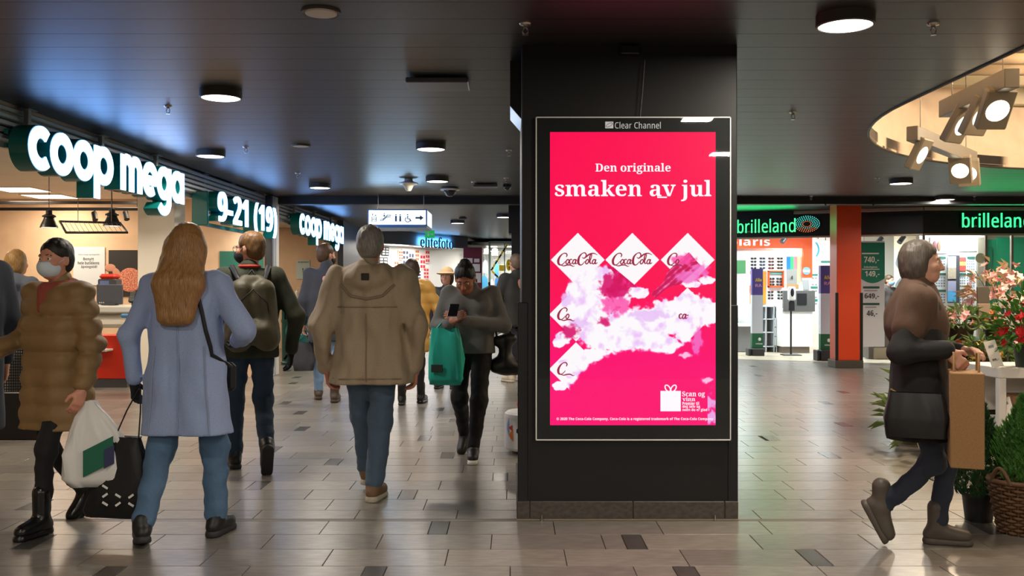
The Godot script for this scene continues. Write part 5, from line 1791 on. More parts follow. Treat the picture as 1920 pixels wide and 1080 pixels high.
	for s in [[1470, 447, 19.6], [1648, 450, 18.2], [1690, 447, 18.2]]:
		t = thing("dark_spot", "dark track spotlight just behind the optician fascia", "spotlight", at(s[0], s[1], s[2]), 0.0, "dark spots behind the fascia")
		m = MB.new()
		m.cyl(Vector3(0.05, 0.04, 0), Vector3(-0.06, -0.08, 0.05), 0.045, 0.05, 14)
		part("body", m, mat("spot_dark", rgb(50, 58, 62), 0.4), t)
		m = MB.new()
		m.cyl(Vector3(0.02, 0.02, 0), Vector3(0.02, 2.56 - t.position.y, 0), 0.01, 0.01, 8)
		part("stem", m, black, t)
	# price banner
	t = thing("price_banner", "hanging banner with prices, green above and pale below, right of the orange pillar", "banner")
	var bd := 17.6
	panel(t, "lower_sheet", bd, 1612, 452, 1658, 650, mat("banner_pale", rgb(216, 224, 230), 0.5), 0.02)
	m = MB.new()
	var poly := PackedVector2Array()
	var pc := at(1635, 500, bd)
	var hw := 23.0 * bd / F
	poly.append_array([Vector2(-hw, 45.0 * bd / F), Vector2(-hw, -22.0 * bd / F)])
	for i in 11:
		var f := i / 10.0
		poly.append(Vector2(lerpf(-hw, hw, f), (-22.0 - 9.0 * sin(PI * f)) * bd / F))
	poly.append(Vector2(hw, 45.0 * bd / F))
	m.prism(poly, 0.004, Transform3D(Basis(), pc + Vector3(0, 0, 0.021)))
	part("green_field", m, mat("banner_green", rgb(24, 132, 108), 0.5), t)
	for px in [1620.0, 1650.0]:
		m = MB.new()
		m.cyl(at(px, 453, bd - 0.01), Vector3(at(px, 0, bd - 0.01).x, 2.56, -bd + 0.01), 0.003, 0.003, 6)
		part("hanging_wire", m, black, t)
	var bz := bd - 0.027
	text_at(t, "740,-", bz, 1620, 481, 1648, 494, wh)
	text_at(t, "149,-", bz, 1622, 508, 1649, 520, wh)
	text_at(t, "649,-", bz, 1621, 550, 1648, 561, mat("ink_grey", rgb(56, 62, 66), 0.6))
	text_at(t, "46,-", bz, 1625, 582, 1645, 594, mat("ink_grey", rgb(56, 62, 66), 0.6))
	text_at(t, "Enkeltglass", bz, 1620, 499, 1645, 503, wh)
	for s in [[1616, 474, 1648, 476.5, 0], [1616, 504, 1649, 505.5, 0], [1618, 537, 1649, 541, 1], [1618, 568, 1649, 572, 1], [1620, 544, 1645, 546, 2], [1622, 575, 1643, 577, 2]]:
		panel(t, "printed_bar", bz, s[0], s[1], s[2], s[3], [wh, mat("bar_dark", rgb(40, 90, 80), 0.5), mat("print_grey", rgb(150, 156, 164), 0.6)][s[4]], 0.003)
	# grey low block, chair, table
	t = thing("low_block", "brown grey low cabinet behind the hanging price banner", "cabinet")
	panel(t, "body", 18.6, 1618, 614, 1660, 670, mat("block_brown", rgb(96, 86, 80), 0.5), 0.3)
	panel(t, "plinth", 18.55, 1628, 650, 1662, 671, mat("block_pale", rgb(150, 136, 116), 0.5), 0.3)
	chair(on_floor(1652, 665), 0.5, "brown shell chair with chrome legs beside the price banner")
	chair(on_floor(1714, 663), -0.9, "brown shell chair with chrome legs pulled up to the table")
	t = thing("side_table", "small table with a white top beside the round badges", "table", at(1688, 598, 18.8) * Vector3(1, 0, 1))
	m = MB.new()
	m.box(Vector3(0, 0.735, 0), Vector3(0.4, 0.04, 0.5), 0.006)
	part("table_top", m, white, t)
	m = MB.new()
	m.box(Vector3(0, 0.36, 0), Vector3(0.3, 0.71, 0.35), 0.006)
	part("pedestal", m, mat("spot_dark", rgb(50, 58, 62), 0.4), t)
	# cream column with round badges
	m = MB.new()
	m.span(at(1676, 670, 20.4) * Vector3(1, 0, 1), Vector3(at(1712, 0, 20.4).x, 2.56, -20.4) + Vector3(0, 0, 0.15), 0.004)
	struct("column_optician", m, mat("cream_wall", rgb(232, 214, 184), 0.6), "cream pier with round badges in the optician")
	for k in 3:
		var y: float = [490.0, 535.0, 581.0][k]
		t = thing("round_badge", ["round green badge with a smile on the cream pier", "round green badge with clasped hands on the cream pier", "round green badge with a white ring lowest on the cream pier"][k], "badge", at(1694, y, 20.24))
		var br := Basis(Vector3.RIGHT, Vector3.BACK, Vector3.DOWN)
		m = MB.new()
		m.lathe(Vector3.ZERO, [Vector2(0.115, 0.012), Vector2(0.17, 0.02), Vector2(0.185, 0.01), Vector2(0.185, 0), Vector2(0, 0)], 32, br)
		part("rim", m, mat("badge_rim", rgb(176, 184, 188), 0.3, 0.5), t)
		m = MB.new()
		m.lathe(Vector3.ZERO, [Vector2(0, 0.014), Vector2(0.118, 0.014)], 32, br)
		part("disc", m, mat("badge_green", rgb(16, 92, 66), 0.5), t)
		if k == 0:
			letters(t, "lettering", "100%", "Droid Sans", 700, Vector3(0, 0.03, 0.015), Vector2(0.15, 0.05), Basis(), wh, 0.002)
			m = MB.new()
			m.stroke(ring(0, 0.0, 0.075, 0.075, 200, 340, 14), 0.02, 0.003, Transform3D(Basis(), Vector3(0, 0, 0.015)))
			part("smile", m, wh, t)
		elif k == 1:
			m = MB.new()
			m.stroke(smooth_curve([Vector2(-0.09, 0.02), Vector2(-0.04, 0.035), Vector2(0.02, 0.0), Vector2(0.05, 0.005), Vector2(0.09, -0.01)]), 0.022, 0.003, Transform3D(Basis(), Vector3(0, 0, 0.015)))
			m.stroke(smooth_curve([Vector2(-0.09, -0.025), Vector2(-0.03, -0.05), Vector2(0.03, -0.045), Vector2(0.09, -0.03)]), 0.02, 0.003, Transform3D(Basis(), Vector3(0, 0, 0.015)))
			part("clasped_hands", m, wh, t)
		else:
			m = MB.new()
			var rg := ring(0, 0, 0.05, 0.05)
			rg.pop_back()
			m.stroke(rg, 0.016, 0.003, Transform3D(Basis(), Vector3(0, 0, 0.015)), true)
			part("ring_print", m, wh, t)
	# glazing and wall of charts on the right
	var gw := struct_node("window_2", "glass front of the optician facing the hall")
	for px in [1731.0, 1848.0, 1897.0]:
		m = MB.new()
		var p := at(px, 0, 16.95)
		m.span(Vector3(p.x - 0.02, 0, -16.98), Vector3(p.x + 0.02, 2.31, -16.92), 0.003)
		part("mullion", m, mat("mullion", rgb(150, 140, 122), 0.35, 0.5), gw)
	m = MB.new()
	m.quad(Vector3(7.26, 0, -16.95), Vector3(10.5, 0, -16.95), Vector3(10.5, 2.31, -16.95), Vector3(7.26, 2.31, -16.95), Vector3.BACK)
	part("pane", m, glass("pane2", 0.04), gw)
	m = MB.new()
	m.span(Vector3(at(1728, 0, 19.1).x, 0, -19.2), Vector3(at(1847, 0, 19.1).x, 2.56, -19.02))
	struct("wall_optician_display", m, white, "white display wall behind the optician glass")
	var sn := notice("framed picture of long spectacles above the price lists", 19.0, 1744, 443, 1779, 475, rgb(226, 228, 230), [])
	for s in [[1749, 1757, rgb(120, 60, 70)], [1758, 1765, rgb(110, 84, 60)]]:
		m = MB.new()
		m.ball(at((s[0] + s[1]) / 2, 461, 18.98), Vector3((s[1] - s[0]) * 19.0 / F * 0.5, 0.11, 0.005), Basis(), 12, 8)
		part("arm_print", m, mat("arm_%d" % s[0], s[2], 0.5), sn)
	notice("white framed poster with a dark edge beside the green wall", 19.0, 1797, 436, 1830, 471, rgb(232, 234, 244), [])
	for k in 2:
		var x0: float = [1731.0, 1794.0][k]
		var x1: float = [1776.0, 1830.0][k]
		t = thing("price_list", ["white price list panel with green headers left of the picture strip", "white price list panel with red and yellow tags right of the picture strip"][k], "price list")
		panel(t, "board", 19.01, x0, 480, x1, 640, white, 0.02)
		for r in 4:
			for c in 2:
				var cx := lerpf(x0 + 2, (x0 + x1) / 2 + 1, float(c))
				var w := (x1 - x0) * 0.42
				var y := 481.0 + r * 31.0
				if k == 1 and c == 0 and r == 0:
					panel(t, "tag", 18.975, cx, 482, cx + w, 491, mat("tag_red", rgb(226, 70, 66), 0.5), 0.004)
					panel(t, "tag", 18.975, cx, 491, cx + w, 498, mat("tag_yellow", rgb(246, 206, 90), 0.5), 0.004)
					panel(t, "tag", 18.975, cx, 498, cx + w, 508, mat("tag_red", rgb(226, 70, 66), 0.5), 0.004)
					continue
				panel(t, "header", 18.975, cx, y, cx + w, y + 4.5, mat("teal_bar2", rgb(28, 84, 74), 0.5), 0.004)
				for g in 4:
					for e in 4:
						panel(t, "tiny_print", 18.975, cx + e * w * 0.25, y + 8 + g * 5.0, cx + e * w * 0.25 + w * 0.17, y + 10.5 + g * 5.0, mat("print_slate", rgb(110, 118, 136), 0.6), 0.003)
	t = thing("picture_strip", "tall strip with a black and white photo over a blue sea picture", "poster")
	panel(t, "frame", 19.01, 1775.5, 479, 1794, 568, mat("strip_frame", rgb(60, 62, 66), 0.5), 0.13)
	panel(t, "photo", 18.87, 1777, 481, 1792.5, 502, mat("photo_grey", rgb(206, 208, 212), 0.6), 0.006)
	var pm := mat("photo_print", Color.WHITE, 0.6)
	tri(pm, noise_tex(44, 0.08, rgb(70, 60, 60), rgb(255, 235, 200)), Vector3(3, 3, 3))
	panel(t, "photo", 18.87, 1777, 502, 1792.5, 523, pm, 0.006)
	panel(t, "photo", 18.87, 1777, 527, 1792.5, 546, mat("photo_sky", rgb(150, 150, 180), 0.6), 0.006)
	panel(t, "photo", 18.87, 1777, 546, 1792.5, 566, mat("photo_sea", rgb(70, 160, 214), 0.6), 0.006)
	# green wall
	t = thing("green_wall_panel", "bright green panelled wall behind the flower stand", "panel")
	for s in [[1846, 449, 1866, 640], [1866.5, 445, 1892, 640], [1892.5, 445, 1930, 640]]:
		panel(t, "board", 19.2, s[0], s[1], s[2], s[3], mat("green_board", rgb(0, 132, 92), 0.4), 0.06)
	panel(t, "raised_board", 19.1, 1848, 462, 1858, 510, mat("green_dark_board", rgb(0, 104, 74), 0.4), 0.04)
	m = MB.new()
	m.lathe(at(1838, 484, 16.945), [Vector2(0, 0.004), Vector2(0.09, 0.004), Vector2(0.09, 0)], 28, Basis(Vector3.RIGHT, Vector3.BACK, Vector3.DOWN))
	one("pale_disc", "pale round sticker on the glass beside the green wall", "sticker", m, mat("disc_pale", rgb(226, 226, 190), 0.5))
	m = MB.new()
	m.span(at(1831, 640, 18.95), at(1846, 445, 18.95) + Vector3(0, 0, 0.05), 0.004)
	struct("trim_pier", m, mat("mullion", rgb(150, 140, 122), 0.35, 0.5), "beige pier beside the green wall")

func chair(p: Vector3, turn: float, label: String) -> void:
	var t := thing("shell_chair", label, "chair", p, turn, "shell chairs")
	var seat := mat("chair_brown", rgb(150, 116, 84), 0.45)
	var ch := mat("chrome", rgb(190, 186, 180), 0.25, 0.9)
	var g := []
	for i in 5:
		var row := []
		for j in 6:
			var u := j / 5.0 * 2 - 1
			row.append(Vector3(u * 0.21, 0.45 + u * u * 0.015, 0.2 - i * 0.1))
		g.append(row)
	var m := MB.new()
	m.sheet(g, Vector3.UP)
	m.box(Vector3(0, 0.44, 0), Vector3(0.38, 0.015, 0.36), 0.006)
	part("seat", m, seat, t)
	m = MB.new()
	m.prism(PackedVector2Array([Vector2(-0.16, 0.46), Vector2(0.16, 0.46), Vector2(0.2, 0.66), Vector2(0.17, 0.86), Vector2(-0.17, 0.86), Vector2(-0.2, 0.66)]), 0.014, Transform3D(Basis(Vector3.RIGHT, -0.15), Vector3(0, 0, -0.14)))
	part("backrest", m, seat, t)
	for s in [[-1, -1], [1, -1], [-1, 1], [1, 1]]:
		m = MB.new()
		m.tube([Vector3(s[0] * 0.12, 0.435, s[1] * 0.1), Vector3(s[0] * 0.18, 0.43, s[1] * 0.15), Vector3(s[0] * 0.23, 0.0, s[1] * 0.22)], 0.011, 8)
		part("leg", m, ch, t)

# ---------- flower stand, conifers, baskets
func flowers() -> void:
	conifer(on_floor(1835, 975), 0.168, 0.095, 0.56, 0.175, "dark green conifer in a black plastic pot on the floor", rgb(38, 74, 40), 11)
	basket(on_floor(1912, 1003) + Vector3(0.03, 0, -0.05))
	conifer2()
	white_table()
	tiers()

func conifer_mesh(h: float, r: float, seed_: int, n := 1500) -> ArrayMesh:
	var g := RandomNumberGenerator.new()
	g.seed = seed_
	var m := MB.new()
	for i in n:
		var f := pow(g.randf(), 0.85)
		var a := g.randf() * TAU
		var prof := r * (0.35 + 0.65 * sin(PI * clampf(0.22 + f * 0.78, 0.0, 1.0))) * (1.0 if f < 0.55 else 1.0 - 0.75 * (f - 0.55) / 0.45)
		var rad := prof * sqrt(g.randf_range(0.25, 1.0)) * (1.0 + 0.12 * sin(a * 3.0 + f * 7.0))
		var out := Vector3(cos(a), 0, sin(a))
		var p := out * rad + Vector3(0, f * h * 0.92, 0)
		var dir := (out * g.randf_range(0.35, 0.8) + Vector3(0, 1.0, 0) + Vector3(g.randf_range(-0.25, 0.25), 0, g.randf_range(-0.25, 0.25))).normalized()
		var l := g.randf_range(0.035, 0.06)
		m.leaf(p, dir, out, l, l * 0.22, 0.2)
		for s in [-1.0, 1.0]:
			var side: Vector3 = dir.cross(out).normalized() * s
			m.leaf(p + dir * l * 0.25, (dir + side * 0.8).normalized(), out, l * 0.6, l * 0.16, 0.2)
			m.leaf(p + dir * l * 0.5, (dir + side * 0.7).normalized(), out, l * 0.45, l * 0.14, 0.2)
	return m.mesh()

func conifer(p: Vector3, ph: float, pr: float, h: float, r: float, label: String, c: Color, seed_: int) -> void:
	var t := thing("potted_conifer", label, "plant", p)
	var m := MB.new()
	m.lathe(Vector3.ZERO, [Vector2(0, 0), Vector2(pr * 0.78, 0), Vector2(pr * 0.96, ph - 0.022), Vector2(pr * 1.04, ph - 0.02), Vector2(pr * 1.06, ph), Vector2(pr * 0.97, ph), Vector2(pr * 0.94, ph - 0.02), Vector2(0, ph - 0.02)], 32)
	part("pot", m, mat("pot_black", rgb(26, 26, 28), 0.45), t)
	var lm := mat("needles_%d" % seed_, c, 0.6)
	lm.backlight_enabled = true
	lm.backlight = Color(0.15, 0.25, 0.1)
	var o := part("foliage", conifer_mesh(h - 0.0, r, seed_, 1700), lm, t, Vector3(0, ph - 0.03, 0))
	m = MB.new()
	m.cyl(Vector3(0, ph - 0.02, 0), Vector3(0, ph + h * 0.6, 0), 0.012, 0.004, 8)
	part("stem", m, mat("bark", rgb(80, 58, 40), 0.8), t)

func conifer2() -> void:
	var p := on_floor(1912, 1003) + Vector3(0.06, 0, -0.05)
	var t := thing("potted_conifer", "brighter green conifer standing in the wicker basket", "plant", p)
	var lm := mat("needles_bright", rgb(66, 118, 44), 0.6)
	lm.backlight_enabled = true
	lm.backlight = Color(0.2, 0.3, 0.1)
	part("foliage", conifer_mesh(0.52, 0.15, 23, 1500), lm, t, Vector3(0, 0.26, 0))
	var m := MB.new()
	m.lathe(Vector3.ZERO, [Vector2(0, 0.03), Vector2(0.08, 0.03), Vector2(0.1, 0.26), Vector2(0, 0.25)], 24)
	part("pot", m, mat("pot_black", rgb(26, 26, 28), 0.45), t)

func basket(p: Vector3) -> void:
	var t := thing("wicker_basket", "brown wicker basket with a looped handle beside the black pot", "basket", p)
	var wk := mat("wicker", rgb(120, 88, 56), 0.65)
	tri(wk, noise_tex(51, 0.1, Color(0.65, 0.62, 0.6), Color(1, 1, 1)), Vector3(6, 6, 6))
	var rows := 15
	var st := 22
	for j in rows:
		var m := MB.new()
		var y := 0.012 + j * 0.0185
		var r := 0.105 + 0.055 * (y / 0.29)
		var pts := []
		for i in 89:
			var a := TAU * i / 88.0
			var rr := r + 0.009 * sin(a * st * 0.5 + PI * j)
			pts.append(Vector3(cos(a) * rr, y + 0.003 * sin(a * 3 + j), sin(a) * rr))
		m.tube(pts, 0.0095, 6)
		part("weave_row", m, wk, t)
	for i in st:
		var m := MB.new()
		var a := TAU * (i + 0.5) / st
		m.cyl(Vector3(cos(a) * 0.105, 0, sin(a) * 0.105), Vector3(cos(a) * 0.16, 0.29, sin(a) * 0.16), 0.006, 0.006, 6)
		part("stake", m, wk, t)
	var rim := []
	for i in 33:
		var a := TAU * i / 32.0
		rim.append(Vector3(cos(a) * 0.163, 0.293, sin(a) * 0.163))
	var m := MB.new()
	m.tube(rim, 0.014, 8)
	part("rim", m, wk, t)
	for k in 2:
		var a0 := PI * 0.86 if k == 0 else -0.2
		var hp := []
		for i in 13:
			var f := i / 12.0
			var a := a0 + (f - 0.5) * 0.75
			hp.append(Vector3(cos(a) * 0.168, 0.285 + 0.085 * sin(PI * f), sin(a) * 0.168))
		m = MB.new()
		m.tube(hp, 0.011, 8)
		part("handle", m, wk, t)

func white_table() -> void:
	var f := Vector3(3.55, 0, -7.0)
	var t := thing("display_table", "white painted slatted display table with a lower shelf", "table", f)
	var wp := mat("table_white", rgb(226, 222, 216), 0.5)
	var m := MB.new()
	m.span(Vector3(0, 0.70, -0.6), Vector3(1.8, 0.775, 0), 0.005)
	part("table_top", m, wp, t)
	for s in [[0.03, -0.03], [0.03, -0.57], [1.7, -0.03]]:
		m = MB.new()
		m.box(Vector3(s[0], 0.35, s[1]), Vector3(0.055, 0.70, 0.055), 0.004)
		part("leg", m, wp, t)
	m = MB.new()
	m.span(Vector3(0.0, 0.30, -0.58), Vector3(1.75, 0.36, -0.01), 0.004)
	part("shelf", m, wp, t)
	m = MB.new()
	m.span(Vector3(0.05, 0.4, -0.6), Vector3(1.75, 0.7, -0.58))
	part("back_board", m, wp, t)
	# price cards
	for s in [[0.02, 0.775, -0.1, 0.35, "white price card leaning on the edge of the white table"], [0.09, 0.36, -0.05, 0.25, "white price card leaning on the lower shelf of the white table"]]:
		var c := thing("price_card", s[4], "card", f + Vector3(s[0], s[1], s[2] + 0.05))
		m = MB.new()
		var cb := Basis(Vector3.FORWARD, -s[3] * 0.7) * Basis(Vector3.RIGHT, -0.2)
		m.box(cb * Vector3(0, 0.1, 0) + Vector3(0.0, 0.004, 0), Vector3(0.085, 0.2, 0.008), 0.001, cb)
		part("sheet", m, mat("card_white", rgb(230, 226, 218), 0.5), c)
		letters(c, "lettering", "99,-", "Droid Sans", 700, cb * Vector3(0, 0.06, 0.006), Vector2(0.05, 0.02), cb, mat("ink_black", rgb(20, 20, 20), 0.6), 0.001)
		m = MB.new()
		m.box(cb * Vector3(0, 0.16, 0.004), Vector3(0.04, 0.02, 0.003), 0.0, cb)
		part("printed_bar", m, mat("print_grey", rgb(150, 156, 164), 0.6), c)
	for i in 2:
		m = MB.new()
		m.span(Vector3(0.16 + i * 0.4, 0.36, -0.35), Vector3(0.42 + i * 0.4, 0.56, -0.1), 0.01)
		one("flower_box", "brown cardboard box on the lower shelf of the white table", "box", m, mat("carton", rgb(140, 100, 66), 0.7), f, "cartons on the white table")
	# poinsettia in a green pot
	var p := f + Vector3(0.26, 0.775, -0.12)
	plant("potted_poinsettia", "bushy green plant with red berries in a dark green pot on the white table", p, 0.085, 0.17, rgb(40, 52, 36), 0.19, 0.40, 260, 0.09, [rgb(60, 130, 30), rgb(40, 104, 30)], rgb(206, 20, 26), 60, 71)

# leafy plant: pot, foliage, blossoms
func plant(called: String, label: String, p: Vector3, pr: float, ph: float, pc: Color, r: float, h: float, n: int, ll: float, lc: Array, fc: Color, nf: int, seed_: int, group := "") -> void:
	var g := RandomNumberGenerator.new()
	g.seed = seed_
	var t := thing(called, label, "plant", p, 0.0, group)
	var m := MB.new()
	m.lathe(Vector3.ZERO, [Vector2(0, 0), Vector2(pr * 0.8, 0), Vector2(pr, ph), Vector2(pr * 0.92, ph), Vector2(pr * 0.9, ph - 0.02), Vector2(0, ph - 0.02)], 24)
	part("pot", m, mat("pot_%s" % pc.to_html(false), pc, 0.5), t)
	for k in lc.size():
		m = MB.new()
		for i in n / lc.size():
			var a := g.randf() * TAU
			var f := sqrt(g.randf())
			var u := Vector3(cos(a) * sin(f * PI * 0.55), cos(f * PI * 0.55), sin(a) * sin(f * PI * 0.55))
			var q := Vector3(u.x * r, ph + u.y * h * g.randf_range(0.45, 1.0), u.z * r)
			var dir := (u + Vector3(g.randf_range(-0.5, 0.5), g.randf_range(-0.2, 0.4), g.randf_range(-0.5, 0.5))).normalized()
			m.leaf(q, dir, Vector3.UP if absf(dir.y) < 0.95 else Vector3.RIGHT, ll * g.randf_range(0.7, 1.2), ll * 0.45, 0.5)
		var lm := mat("leaf_%s" % lc[k].to_html(false), lc[k], 0.5)
		lm.backlight_enabled = true
		lm.backlight = Color(0.2, 0.3, 0.1)
		var o := part("foliage", m, lm, t)
	m = MB.new()
	for i in 5:
		var a := TAU * i / 5.0
		m.tube([Vector3(0, ph - 0.02, 0), Vector3(cos(a) * r * 0.4, ph + h * 0.4, sin(a) * r * 0.4), Vector3(cos(a) * r * 0.7, ph + h * 0.75, sin(a) * r * 0.7)], 0.004, 5)
	part("stems", m, mat("stem_green", rgb(70, 90, 40), 0.6), t)
	if nf > 0:
		m = MB.new()
		for i in nf:
			var a := g.randf() * TAU
			var f := sqrt(g.randf())
			var u := Vector3(cos(a) * sin(f * PI * 0.5), cos(f * PI * 0.5), sin(a) * sin(f * PI * 0.5))
			var q := Vector3(u.x * r * 1.02, ph + u.y * h * g.randf_range(0.55, 1.02), u.z * r * 1.02)
			for k in 5:
				var b := TAU * k / 5.0
				var side := u.cross(Vector3.UP if absf(u.y) < 0.9 else Vector3.RIGHT).normalized()
				var dir := (side * cos(b) + u.cross(side) * sin(b) + u * 0.4).normalized()
				m.leaf(q, dir, u, ll * 0.5, ll * 0.3, 0.1)
		part("blossoms", m, mat("petal_%s" % fc.to_html(false), fc, 0.55), t)

func tiers() -> void:
	# stepped stand of brown boxes behind the white table
	var brown := mat("stand_brown", rgb(74, 58, 46), 0.6)
	tri(brown, noise_tex(52, 0.03, Color(0.8, 0.78, 0.76), Color(1, 1, 1)), Vector3(1, 3, 1))
	var t := thing("stepped_stand", "stepped brown wooden flower stand beyond the white table", "stand")
	var steps := [[8.15, 0.26], [8.6, 0.58], [9.05, 0.86]]
	for s in steps:
		var m := MB.new()
		m.span(Vector3(3.78, 0, -s[0] - 0.44), Vector3(6.2, s[1], -s[0]), 0.006)
		part("step", m, brown, t)
	# planters with leafy bunches on every step
	var greens := [rgb(110, 140, 80), rgb(140, 168, 120), rgb(80, 116, 56)]
	var bl := [rgb(240, 140, 90), rgb(230, 50, 50), rgb(246, 190, 110), rgb(246, 170, 180)]
	var words := [["orange", "lowest"], ["red", "middle"], ["yellow", "upper"]]
	var k := 0
	for si in 3:
		for i in 5:
			var x := 3.96 + i * 0.36
			if x / (steps[si][0] + 0.2) > 0.56:
				continue
			var c: Color = bl[(i + si) % 4]
			var cw: String = ["orange", "red", "yellow", "pink"][(i + si) % 4]
			plant("potted_plant", "leafy pot plant with %s blossoms on the %s step of the brown stand" % [cw, ["lowest", "middle", "top"][si]], Vector3(x, steps[si][1], -steps[si][0] - 0.2), 0.13, 0.15, rgb(66, 48, 38), 0.2, 0.17, 110, 0.1, [greens[(i + si) % 3], greens[(i + si + 1) % 3]], c, 22, 80 + k, "pot plants on the brown stand")
			k += 1
	# tall pink bunch and candles beyond
	plant("flower_bunch", "tall bunch of pale pink flowers at the top of the stand", Vector3(4.95, 0.86, -9.75), 0.14, 0.3, rgb(70, 60, 52), 0.32, 0.5, 120, 0.12, [rgb(236, 200, 180), rgb(206, 180, 140)], rgb(250, 190, 190), 60, 140)
	plant("flower_bunch", "bunch of cream and coral flowers beside the pale pink bunch", Vector3(5.62, 0.86, -9.7), 0.14, 0.3, rgb(70, 60, 52), 0.3, 0.52, 110, 0.12, [rgb(246, 226, 190), rgb(120, 130, 70)], rgb(240, 110, 110), 60, 141)
	var m := MB.new()
	m.span(Vector3(4.4, 0, -9.95), Vector3(6.2, 0.86, -9.5), 0.006)
	part("back_step", m, brown, t)
	# signs
	var sg := thing("tall_sign", "slim grey two-part sign standing among the flowers", "sign")
	var q := at(1843, 598, 9.2)
	m = MB.new()
	m.box(Vector3(q.x, at(0, 553, 9.2).y, q.z), Vector3(0.115, 0.16, 0.015), 0.003, Basis(Vector3.BACK, 0.05))
	part("upper_plate", m, mat("sign_dark", rgb(84, 78, 72), 0.5), sg)
	m = MB.new()
	m.box(Vector3(q.x + 0.012, at(0, 584, 9.2).y, q.z), Vector3(0.115, 0.15, 0.015), 0.003, Basis(Vector3.BACK, 0.05))
	part("lower_plate", m, mat("sign_taupe", rgb(150, 132, 118), 0.5), sg)
	m = MB.new()
	m.cyl(Vector3(q.x + 0.015, 0.86, q.z - 0.01), Vector3(q.x + 0.015, at(0, 590, 9.2).y, q.z - 0.01), 0.008, 0.008, 8)
	part("stake", m, mat("sign_dark", rgb(84, 78, 72), 0.5), sg)
	var pb := thing("price_board", "white price board with a picture of three people above the figures", "sign")
	var a := at(1872, 621, 8.4)
	var b2 := at(1911, 559, 8.4)
	m = MB.new()
	m.span(a, b2 + Vector3(0, 0, 0.015), 0.003)
	part("board", m, mat("card_white", rgb(230, 226, 218), 0.5), pb)
	panel(pb, "picture", 8.382, 1873, 561, 1910, 590, mat("picture_pale", rgb(226, 228, 216), 0.5), 0.003)
	for i in 3:
		m = MB.new()
		var c := at(1880.0 + i * 10, 583, 8.376)
		m.ball(c, Vector3(0.018, 0.03, 0.003), Basis(), 10, 6)
		part("figure_print", m, mat("print_navy", rgb(40, 48, 80), 0.6), pb)
		m = MB.new()
		m.ball(c + Vector3(0, 0.035, 0), Vector3(0.011, 0.014, 0.003), Basis(), 10, 6)
		part("figure_head_print", m, mat("print_skin", rgb(196, 140, 116), 0.7), pb)
	letters(pb, "lettering", "249,-", "Droid Sans", 700, at(1889, 607, 8.38), Vector2(0.13, 0.045), Basis(), mat("ink_grey", rgb(56, 62, 66), 0.6), 0.002)
	m = MB.new()
	m.cyl(Vector3((a.x + b2.x) / 2, 0.26, -8.42), Vector3((a.x + b2.x) / 2, a.y, -8.42), 0.01, 0.01, 8)
	part("post", m, mat("sign_dark", rgb(84, 78, 72), 0.5), pb)
	# twig wreath
	m = MB.new()
	var wr := []
	for i in 25:
		var an := TAU * i / 24.0
		wr.append(at(1823, 606, 8.9) + Vector3(cos(an) * 0.06, sin(an) * 0.06, 0))
	m.tube(wr, 0.012, 6)
	one("twig_wreath", "small green wreath loop among the pot plants", "wreath", m, mat("stem_green", rgb(70, 90, 40), 0.6))
	# paper-wrapped plant at the foot of the table
	for i in 2:
		var c := Vector3(3.46 + i * 0.04, 0.0, -7.85 - i * 0.55)
		plant("wrapped_plant", ["broad-leaved plant on the floor at the end of the white table", "broad-leaved plant on the floor at the corner of the brown stand"][i], c, 0.12, 0.16, rgb(96, 84, 60), 0.22, 0.5, 70, 0.17, [rgb(120, 140, 80), rgb(150, 160, 104)], rgb(240, 140, 90), 6, 150 + i, "floor plants behind the table")

